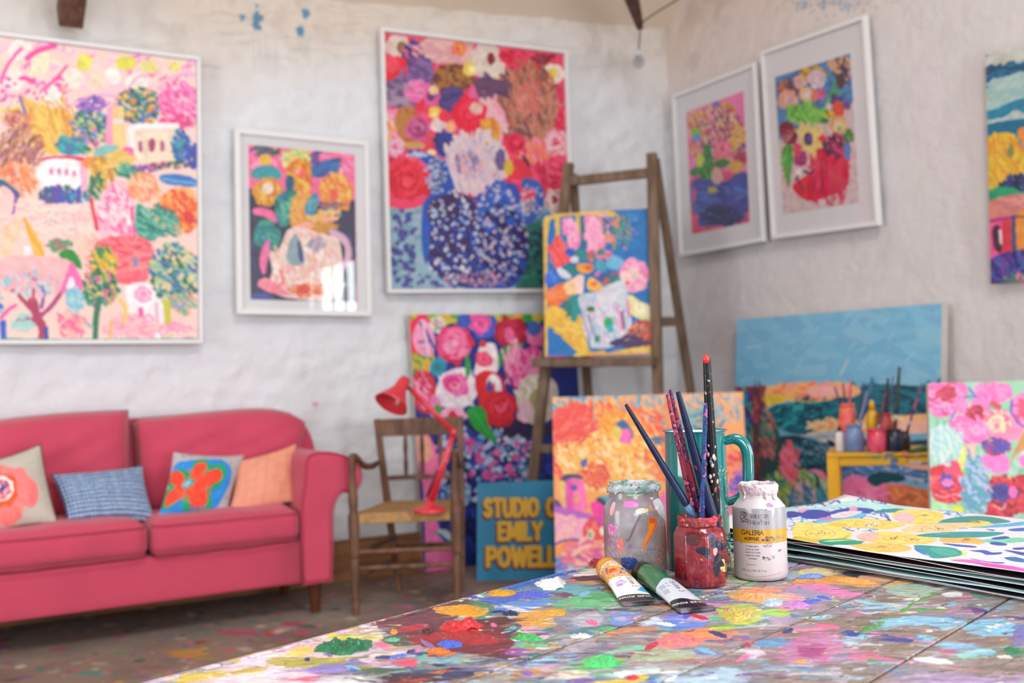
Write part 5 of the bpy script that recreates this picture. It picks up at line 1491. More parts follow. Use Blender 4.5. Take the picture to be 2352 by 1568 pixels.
def pillow(name, label, px4, T, yb_, yt_, res, sketch, bg, gain, seed, piping=None, pre=None, rough=.85, bump=.2):
    C = [at(*px4[0], 1, yt_), at(*px4[1], 1, yt_), at(*px4[2], 1, yb_), at(*px4[3], 1, yb_)]
    pl = Plane(C[0], C[1], C[3]); cv = pl.canvas(res, bg)
    W_, H_ = cv.W, cv.H
    def tf(p):    # bilinear inverse over the four corners seen in the drawing
        P = pl.uv(p); q = pl.uv(np.array(px4, float)); u = np.full(len(P), .5); v_ = np.full(len(P), .5)
        for _ in range(8):
            X = (1-u)[:, None]*(1-v_)[:, None]*q[0]+u[:, None]*(1-v_)[:, None]*q[1]+u[:, None]*v_[:, None]*q[2]+(1-u)[:, None]*v_[:, None]*q[3]-P
            Ju = (1-v_)[:, None]*(q[1]-q[0])+v_[:, None]*(q[2]-q[3]); Jv = (1-u)[:, None]*(q[3]-q[0])+u[:, None]*(q[2]-q[1])
            d = Ju[:, 0]*Jv[:, 1]-Ju[:, 1]*Jv[:, 0]; u = u-(X[:, 0]*Jv[:, 1]-X[:, 1]*Jv[:, 0])/d; v_ = v_-(Ju[:, 0]*X[:, 1]-Ju[:, 1]*X[:, 0])/d
        return np.stack([u*W_, v_*H_], 1)
    cv.tf = tf
    if pre: pre(cv)
    cv.run(sketch); cv.warp(.5, 60); cv.soften()
    mt = imat(name+'_print', cv.image(name+'_print_'+str(seed), gain), rough, bump=bump, bscale=150)
    n = 28; v = []; uv = []; f = []; rr = np.random.default_rng(seed); cr = vnoise(n+1, n+1, 6, rr, 3)-.5; N_ = pl.N
    for sgn in (1, -1):
        for j in range(n+1):
            for i in range(n+1):
                u, w_ = i/n, j/n; uu, vv = 2*u-1, 2*w_-1
                u2 = .5+.5*uu*(1-.055*(1-vv*vv)); w2 = .5+.5*vv*(1-.07*(1-uu*uu))
                p = (C[0]*(1-u2)+C[1]*u2)*(1-w2)+(C[3]*(1-u2)+C[2]*u2)*w2
                e = (max(0, 1-uu**2)*max(0, 1-vv**2)); th = T*e**.55+cr[j, i]*.02*e**.5
                v.append(p+N_*sgn*th); uv.append((u, 1-w_))
    m = n+1
    for k in (0, 1):
        for j in range(n):
            for i in range(n):
                a = k*m*m+j*m+i; q = (a, a+m, a+m+1, a+1); f.append(q if k == 0 else q[::-1])
    o = mesh_obj(name, v, f, mt, uvs=uv, smooth=True)
    cen = sum(C)/4; o.data.transform(Matrix.Translation(-Vector(cen))); o.location = cen
    if piping:
        R3 = [v[j*m] for j in range(m)]+[v[n*m+i] for i in range(m)]+[v[j*m+n] for j in range(n, -1, -1)]+[v[i] for i in range(n, -1, -1)]
        p = tube('piping', [q-cen for q in R3], .003, piping, smooth_pts=False, n=6); p.parent = o
    return tag(o, label, 'cushion', 'scatter cushions on the sofa')
PA = '''
T 0 900 2.348
h c8c8bc,b8b4a8,c0bcb0 200 14 4 0 60 500 300 260
D a8a498,d0ccc0 200 3 60 500 260 220
P f07a78 -90 450 0 405 60 430 130 430 165 480 210 520 215 600 180 650 130 650 120 700 60 735 0 735 -60 700 -120 650 -140 550
H f4868a,ee7070,f28a80 60 50 12 50 30 570 150 140
E f0582c 20 560 88 90
E f0e8e8 15 555 66 68
E e04858 15 558 52 54
H f0a0b0,f8e8f0,4a4a90 40 16 5 60 15 555 40 42
E 3a3f80 14 556 14 14
'''
pillow('cushion', 'grey linen cushion with a big coral flower, left of the gingham cushion', [(-60, 1068), (93, 1020), (131, 1198), (-50, 1228)], .06, 4.55, 4.70, 700, PA, 'bcb8ac', 1.0, 3, mat('brown_cushion_piping', '6a4030', .8))
def gingham(cv):
    yy, xx = np.mgrid[0:cv.H, 0:cv.W]; a = (xx/cv.W*25 % 1 < .5).astype(float)+(yy/cv.H*13 % 1 < .5); c = np.array([hx('d4e0ec'), hx('5f84b0'), hx('1b3c70')])
    cv.im[..., :3] = c[a.astype(int)]
pillow('cushion', 'blue and white gingham cushion lying between the two flower cushions', [(117, 1089), (326, 1069), (358, 1196), (156, 1199)], .05, 4.58, 4.70, 900, '', 'ffffff', .95, 4, None, gingham)
PC = '''
T 0 900 2.348
h b8b0b4,c4bcbc,a8a4ae 200 12 4 0 1080 500 260 220
D 3a3f70,5a5f90 110 4 1080 500 230 190
P 2a88d8 930 400 1000 380 1080 370 1180 370 1240 420 1240 500 1210 560 1160 640 1080 670 960 680 870 660 860 600 900 520
P 1f9a6a 890 480 930 430 980 430 1010 440 1040 385 1100 370 1130 405 1190 400 1215 450 1180 520 1125 570 1130 640 1040 670 970 650 965 600 900 640 870 630 870 560 900 520
P f04830 1005 500 1030 420 1065 392 1100 395 1098 430 1060 480 1020 512
P f04830 1030 510 1110 450 1160 430 1188 450 1180 490 1120 530 1030 560
P f04830 1000 530 1080 540 1100 580 1090 640 1030 645 1000 600 985 560
P f04830 975 530 960 590 900 625 880 620 890 560 930 530
P f04830 980 500 960 450 925 430 905 470 905 500 950 530
H e83c2c,f45a3c 60 30 7 40 1030 530 110 100
E 1f9a8a 995 513 36 22 -30
E 8ab8d0 992 514 26 14 -30
H c85aa0,5a50b0 20 14 4 0 1050 650 60 12
'''
pillow('cushion', 'cushion printed with a red flower on blue and green, beside the peach cushion', [(399, 1038), (560, 1045), (518, 1192), (364, 1186)], .055, 4.55, 4.68, 800, PC, 'b8b0b4', 1.0, 5)
def peach(cv):
    yy, xx = np.mgrid[0:cv.H, 0:cv.W]; m = ((xx/cv.W*6 % 1 < .05) | (yy/cv.H*6 % 1 < .05))[..., None]; cv.im[..., :3] = np.where(m, hx('d08a72'), hx('e39a80'))
pillow('cushion', 'plain peach cushion with faint squares, resting against the right arm of the sofa', [(545, 1058), (680, 1019), (676, 1150), (522, 1186)], .045, 4.56, 4.68, 500, '', 'e39a80', .95, 6, None, peach)

# ------------------------------------------------------------------ bare bulb on its flex by the corner
b = atd(1467, 142, 5.95); root = empty('pendant_bulb', tuple(b))
flex = mat('dark_flex', '4a4648', .5)
local(root, tube('flex', [atd(1470, 58, 5.97), atd(1469, 90, 5.96), b+[0, 0, .055]], .004, flex, n=8))
local(root, lathe('lamp_holder', [(0, .03), (.014, .03), (.016, .05), (.012, .065), (0, .066)], mat('white_holder', 'c8c8cc', .4), n=20, loc=b))
local(root, lathe('glass_bulb', [(0, -.035), (.018, -.031), (.032, -.015), (.036, .003), (.030, .02), (.016, .034), (.0, .036)], make_glass('bulb_glass', (.82, .84, .88, 1), .05), n=28, loc=b))
local(root, tube('filament', [b+[-.012, 0, .02], b+[-.01, 0, -.002], b+[.0, 0, .005], b+[.01, 0, -.002], b+[.012, 0, .02]], .0022, flex, n=6))
tag(root, 'clear light bulb hanging on a dark flex beside the corner', 'light bulb')
o = tube('cable', [atd(1472, 56, 5.97), atd(1490, 40, 5.8), atd(1525, 18, 5.4), atd(1575, -12, 5.0)], .004, flex, n=8)
tag(o, 'thin dark cable strung from the corner brace along the upper right wall', 'cable')

# ------------------------------------------------------------------ yellow stand with brush jars
YD = 4.15; ry = ray(2010., 1040.); dax = unit(np.array([ry[0], ry[1], 0])); rax = unit(np.array([_r0[0], _r0[1], 0])*1.0); rax = unit(rax-dax*(rax @ dax)*.4)
P0 = floor_pt(1922, YD); ZT = zat(P0[0], P0[1], 1040)
WS, DS = .66, .30
root = empty('yellow_stand', tuple(P0+rax*WS/2+dax*DS/2))
cvy = Canvas(700, 320, 'e0a81c'); cvy.streak = .02
for k in range(260): cvy.ell(['5a7fb8', 'e8506a', '8a9ab0', 'c8c8d0', '3a4f9a', 'd8703c', '6a9c8a', 'e8b83c'][rng.integers(8)], rng.random()**.6*700, rng.random()*320, 3+22*rng.random()**2, 3+10*rng.random(), 0, .8)
cvy.soften(); my = imat('yellow_top_paint', cvy.image('yellow_top', .9), .5)
yel = mat('yellow_gloss_paint', 'e2a614', .4, vary=.12, scale=8)
def fr(a, b, z): return P0*[1, 1, 0]+rax*a+dax*b+np.array([0, 0, z])
def frbox(nm, a0, a1, b0, b1, z0, z1, m, uv=None):
    P = [fr(a0, b0, z0), fr(a1, b0, z0), fr(a1, b1, z0), fr(a0, b1, z0), fr(a0, b0, z1), fr(a1, b0, z1), fr(a1, b1, z1), fr(a0, b1, z1)]
    o = mesh_obj(nm, P, [(0, 3, 2, 1), (4, 5, 6, 7), (0, 1, 5, 4), (1, 2, 6, 5), (2, 3, 7, 6), (3, 0, 4, 7)], m, uvs=[(0, 0), (1, 0), (1, 1), (0, 1), (0, 0.1), (1, .1), (1, 1), (0, 1)]); bevel(o, .003); return local(root, o)
frbox('stand_top', -.022, WS, -.012, DS, ZT-.016, ZT, my)
frbox('front_rail', .02, WS-.03, 0, .03, ZT-.052, ZT-.016, my); frbox('back_rail', .02, WS-.03, DS-.03, DS, ZT-.05, ZT-.016, yel)
for a in (-.022, WS-.045):
    for b_ in (-.008, DS-.05): frbox('leg', a, a+.046, b_, b_+.046, 0, ZT-.016, yel)
frbox('lower_rail', .02, WS-.03, DS-.03, DS, .10, .14, yel)
tag(root, 'yellow painted wooden stand carrying jars of brushes in front of the seascape', 'stand')

def stpt(px, back):
    """point on the stand top below pixel column px, `back` metres behind its front edge"""
    d = ray(px, 1000.)[:2]; n = dax[:2]; t = ((P0[:2]+n*back) @ n)/(d @ n); return np.array([d[0]*t, d[1]*t, ZT])
def small_jar(px, back, wpx, ytop, col, label, nm='paint_jar', col2=None, neck=.8, cat='jar', grp='jars and pots on the yellow stand', rough=.3):
    c = stpt(px, back); dep = (c-CAM) @ _f; r = wpx*dep/F/2; h = zat(c[0], c[1], ytop)-ZT
    root = empty(nm, tuple(c)); m = mat('glaze_'+col, col, rough, col2=col2, vary=.15, scale=25)
    o = lathe('jar_body', [(0, 0), (r*.9, 0), (r, .004), (r, h*.66), (r*.93, h*.76), (r*neck, h*.84), (r*neck, h*.96), (r*neck*.9, h*.96), (r*neck*.9, h*.3), (0, h*.3)], m, root, 28)
    o = lathe('rim', [(r*neck*.9, h*.93), (r*neck*1.08, h*.93), (r*neck*1.1, h*.97), (r*neck*1.04, h), (r*neck*.88, h*.99), (r*neck*.9, h*.93)], m, root, 28)
    tag(root, label, cat, grp); return c, dep, r, h
jA = small_jar(1962, .06, 43, 975, '6f86b4', 'grey-blue painted jar full of brushes, on the left of the yellow stand')
jB = small_jar(2013, .05, 44, 984, 'd8304f', 'crimson painted jar of brushes, in the middle of the yellow stand', col2='e0607a')
jC = small_jar(2054, .06, 38, 985, '1c1c24', 'black painted jar with a tall black brush on the yellow stand', col2='24304c')
jD = small_jar(1948, .20, 40, 926, 'e03c58', 'tall pink and red pot behind the grey-blue jar', col2='e8884c')
jE = small_jar(2033, .19, 38, 948, 'a8343c', 'dark red pot behind the crimson jar', col2='c04a50')
jF = small_jar(2077, .12, 26, 990, '202028', 'small black pot beside the black jar', col2='3a2c30')
def small_bottle(px, back, wpx, ytop, col, cap, label):
    c = stpt(px, back); dep = (c-CAM) @ _f; r = wpx*dep/F/2; h = zat(c[0], c[1], ytop)-ZT; root = empty('paint_bottle', tuple(c))
    lathe('bottle_body', [(0, 0), (r*.9, 0), (r, .004), (r, h*.62), (r*.8, h*.74), (r*.4, h*.8), (0, h*.8)], mat('plastic_'+col, col, .35, vary=.1), root, 24)
    lathe('cap', [(0, h*.79), (r*.5, h*.79), (r*.45, h*.93), (r*.2, h), (0, h)], mat('plastic_'+cap, cap, .35), root, 20)
    tag(root, label, 'bottle', 'bottles on the yellow stand')
small_bottle(2005, .22, 26, 918, 'e0b01c', 'd8a818', 'yellow squeeze bottle among the brush jars on the stand')
small_bottle(1928, .07, 20, 978, 'd8d0d0', '2a2a2c', 'small white bottle with a dark cap at the left end of the yellow stand')

navy = mat('navy_brush_lacquer', '0d1a3e', .3, col2='13284c', scale=40, spec=.35)
def brush(tip, end, rt, rm, m, label, ferr=None, group=None, ferrule_at=.72, tipm=None, name='paintbrush', hair='5a3a2a', n=14):
    """brush standing handle up: tip and end are world points, end = bristle end"""
    tip = np.asarray(tip, float); end = np.asarray(end, float); root = empty(name, tuple(end)); D = end-tip
    P = [tip+D*t for t in (0, .006, .02, .2, .45, ferrule_at-.06, ferrule_at)]; R_ = [rt*.35, rt*.8, rt, rt+(rm-rt)*.35, rt+(rm-rt)*.75, rm, rm*.78]
    local(root, tube('handle', P, R_, m, n=n, smooth_pts=True))
    local(root, tube('ferrule', [tip+D*(ferrule_at-.01), tip+D*(ferrule_at+.12)], [rm*.82, rm*.86], ferr or mat('steel_ferrule', 'a8aab0', .3, .9), n=n, smooth_pts=False))
    local(root, tube('bristles', [tip+D*(ferrule_at+.11), tip+D*(ferrule_at+.2), end], [rm*.8, rm*.9, rm*.3], mat('bristle_'+hair, hair, .8, vary=.3, scale=60), n=n, smooth_pts=True))
    return tag(root, label, 'paintbrush', group)
G2 = 'brushes standing in the jars on the yellow stand'
M = lambda c, c2=None: mat('lacquer_'+c+(c2 or ''), c, .35, col2=c2 or c, scale=45)
for j, tx, ty, dx, off, rt, rm, hc, hc2, lb in (
    (jA, 1984, 878, -.006, .02, .004, .006, '1f3a54', None, 'thin dark teal brush standing in the grey-blue jar, leftmost of its brushes'),
    (jA, 2003, 880, .004, .0, .004, .007, '2a3f6c', '4a6a90', 'blue-grey brush leaning right in the grey-blue jar'),
    (jA, 1992, 898, -.0, -.02, .004, .006, '6a7a98', None, 'pale grey brush in the middle of the grey-blue jar'),
    (jD, 1917, 888, .008, .0, .003, .005, '3a3060', None, 'thin purple brush leaning left in the tall pink pot'),
    (jD, 1936, 880, .0, .02, .003, .005, '2a2f54', None, 'thin navy brush standing in the tall pink pot'),
    (jD, 1955, 876, -.004, -.01, .004, .006, 'c04a70', None, 'pink-handled brush standing in the tall pink pot'),
    (jE, 2040, 868, -.004, -.005, .005, .007, '1c2230', None, 'dark brush leaning right in the dark red pot'),
    (jE, 2052, 862, .003, .015, .003, .005, '4a3a60', '6a6a80', 'thin violet-grey brush in the dark red pot'),
    (jB, 2034, 900, -.006, .01, .004, .006, '3a2f38', '7a3a44', 'dark red-stained brush standing in the crimson jar'),
    (jC, 2066, 842, -.003, .0, .0055, .009, '14181c', '2c3c34', 'tall thick black brush standing in the black jar'),
    (jF, 2117, 880, -.004, .0, .0035, .006, '3a3058', 'c05a80', 'dark brush with a pink end leaning right out of the small black pot')):
    c, dep, r, h = j; tip = atd(tx, ty, dep+off); e = np.array([c[0]+rax[0]*dx, c[1]+rax[1]*dx, ZT+h*.33])
    brush(tip, e, rt, rm, M(hc, hc2), lb, group=G2, ferrule_at=.62)

def squeeze_tube(name, label, capc, crc, r, wcr, img, capmat, crimp_mat, tail=.018, lift=0, flat=.0016, roll=0, grp=None):
    """paint tube lying down: round at the cap end, flat at the crimp"""
    A = np.array([*capc, TZ if len(capc) == 2 else 0])[:3]; B = np.array([*crc, A[2]]); L_ = np.linalg.norm(B-A); ax = (B-A)/L_; s = np.array([ax[1], -ax[0], 0]); up = np.array([0, 0, 1.0])
    root = empty(name, tuple((A+B)/2)); n, m = 40, 22; v = []; uv = []
    sec = [(-.0, .86)]+[(i/m, 1) for i in range(m+1)]
    for t, k in sec:
        e = max(0, t)**1.15; hw = (r*(1-e)+wcr*e)*k; hh = (r*(1-max(0, t)**1.5)+flat*max(0, t)**1.5)*k
        zc = (r*(1-max(0, t)**1.5)+flat*max(0, t)**1.5)+lift*math.sin(math.pi*max(0, t))
        for i in range(n+1):
            a = 2*math.pi*i/n; ca, sa = math.cos(a), math.sin(a); q = 1/(1+.0*e)
            v.append(A+ax*L_*t+s*(-ca)*hw*q+up*(zc+sa*hh)); uv.append((.5-i/n, 1-max(0, t)))
    f = [(j*(n+1)+i, (j+1)*(n+1)+i, (j+1)*(n+1)+i+1, j*(n+1)+i+1) for j in range(len(sec)-1) for i in range(n)]
    local(root, mesh_obj('tube_body', v, f, img, uvs=uv, smooth=True))
    # folded crimp at the end
    P = [B-s*wcr+up*.0004, B+s*wcr+up*.0004, B+s*wcr*1.02+ax*tail+up*.0004, B-s*wcr*1.02+ax*tail+up*.0004]; Q = [p+up*.0034 for p in P]
    o = mesh_obj('crimp', [*P, *Q], [(0, 3, 2, 1), (4, 5, 6, 7), (0, 1, 5, 4), (1, 2, 6, 5), (2, 3, 7, 6), (3, 0, 4, 7)], crimp_mat); bevel(o, .0008); local(root, o)
    P2 = [p-ax*.0 for p in (B-s*wcr*.98+ax*tail*.35, B+s*wcr*.98+ax*tail*.35, B+s*wcr*.98+ax*tail*.8, B-s*wcr*.98+ax*tail*.8)]
    o = mesh_obj('fold', [p+up*.0036 for p in P2]+[p+up*.0052 for p in P2], [(0, 3, 2, 1), (4, 5, 6, 7), (0, 1, 5, 4), (1, 2, 6, 5), (2, 3, 7, 6), (3, 0, 4, 7)], crimp_mat); bevel(o, .0006); local(root, o)
    if capmat:
        o = lathe('cap', [(0, .0), (r*.82, 0), (r*.97, .002), (r*1.02, .004), (r*1.02, .018), (r*.9, .0195), (0, .0195)], capmat, n=40, rad_fn=lambda a, z: 1+.012*(math.sin(a*20) > 0))
        o.data.transform(Vector(-ax).to_track_quat('Z', 'Y').to_matrix().to_4x4()); o.data.transform(Matrix.Translation(Vector(A+up*r+ax*.001))); local(root, o)
    return tag(root, label, 'paint tube', grp)
# dark green tube lying at the right end of the stand
c1 = stpt(2128, .06); c2 = stpt(2088, .05); gm = mat('green_tube_metal', '1f5a30', .35, vary=.2)
_o = squeeze_tube('paint_tube', 'dark green paint tube with a black cap, lying at the right of the yellow stand', c1[:2], c2[:2], .012, .018, gm, mat('black_cap_plastic', '101012', .3), gm, .01, grp='paint tubes')
_o.location = Vector(_o.location)+Vector((0, 0, ZT-TZ))

# ------------------------------------------------------------------ the paint-covered work table
RES = 1650; A0_, A1_, B0_, B1_ = -.52, 1.30, -1.03, .014
def ab(p):
    q = at(p[:, 0], p[:, 1], 2, TZ)[:, :2]-TO; return np.stack([(q @ ta-A0_)*RES, (B1_-q @ tb)*RES], 1)
cvt = Canvas((A1_-A0_)*RES, (B1_-B0_)*RES, '9c877a', tf=lambda p: p, unit=1)
H_, W_ = cvt.H, cvt.W
g = vnoise(H_, 400, 200, None, 3); g = np.repeat(g, W_//400+1, 1)[:, :W_]; g2 = vnoise(H_, W_, 25, None, 3)
cvt.im[..., :3] = hx('a08c80')*(.80+.22*g[..., None])*(.88+.24*g2[..., None])
gy = hx('a8a3a8'); m_ = np.clip((vnoise(H_, W_, 14, None, 4)-.42)*4, 0, 1)[..., None]*.55; cvt.im[..., :3] = cvt.im[..., :3]*(1-m_)+gy*m_
Z1 = ['f4dce4', 'e8d0e0', 'f8ecf0', 'f0b8cc', 'd8c8e8', 'c8b8dc', 'b8c8e8', 'f0e4d8', 'd0b84a', 'e0c8c0', 'a89cd0', 'ecd8c8']
Z2 = ['5f86d8', '3a58b8', '6ac0d0', '58b890', '3aa070', '8a7ac0', 'b8c8d8', '4a4a80', 'd8e4ec', '7ab8e0', '3a8a9c', 'a8b890', 'e89ab8', '5ac878', '8a94b0', '6a5a80', 'd0e0d0', 'e0a83c', 'c84a60', '2a3f7a']
Z3 = ['f0a060', 'f07a50', 'e888b8', 'c890c8', 'e8c850', 'a8d860', 'a8c8e8', 'f0d8c8', 'd8a080', '8ac8d8', 'c8b8d0', 'f0b8a0', 'b0a8c0', '6ac090']
Z4 = ['98c8e8', '78b8e0', 'b8d8ec', 'e888b0', 'c8a0c0', 'b090b8', 'd8e4ec', 'a8c8b8', '8a9cb8', 'c87aa0', 'b0a0b0', '6a88c0', 'e8d8c8', '9a90a8']
def zone(a, b):
    if b < -.40: return Z4, .42 if b > -.557 else .30
    if a < .32 and b > -.13: return Z1, .95
    if b < -.247: return (Z4 if rng.random() < .6 else Z2), .75
    if a > .62: return (Z3 if rng.random() < .6 else Z2), .95
    return Z2, .95
# direction that looks level in the room's view is across the planks; strokes run mostly that way
cvt.streak = .03
for k in range(7500):
    a, b = rng.uniform(A0_, A1_), rng.uniform(B0_, B1_)
    if k % 3 == 0: a = rng.uniform(-.1, .95); b = rng.uniform(-.55, B1_)
    pal, pr = zone(a, b)
    if rng.random() > pr: continue
    x, y = (a-A0_)*RES, (B1_-b)*RES; c = hx(pal[rng.integers(len(pal))])*rng.uniform(.88, 1.08)
    s_ = 1.0 if k < 4200 else .5; t = rng.normal(.86, .28)
    kind = rng.random()
    if kind < .16:
        r_ = (4+18*rng.random()**2)*s_; cvt.ell(c, x, y, r_*rng.uniform(1.2, 2.4), r_, t, rng.uniform(.4, .9), rng.uniform(.1, .4), .3)
    else:
        L_ = (16+85*rng.random()**2)*s_; w_ = (4+24*rng.random()**2)*s_; d = np.array([math.cos(t), math.sin(t)])*L_
        P_ = [(x-d[0], y-d[1]), (x+rng.normal(0, 6), y+rng.normal(0, 6)), (x+d[0], y+d[1])]
        cvt.stroke(c, w_, P_, rng.uniform(.4, .95), rng.uniform(.1, .45), dry=rng.uniform(.6, 1.1))
cvt.tf = ab; cvt.unit = RES*1.2/F; cvt.hg = .45; cvt.rough = .12; cvt.feather = 1; cvt.fdir = (math.cos(.85), math.sin(.85))
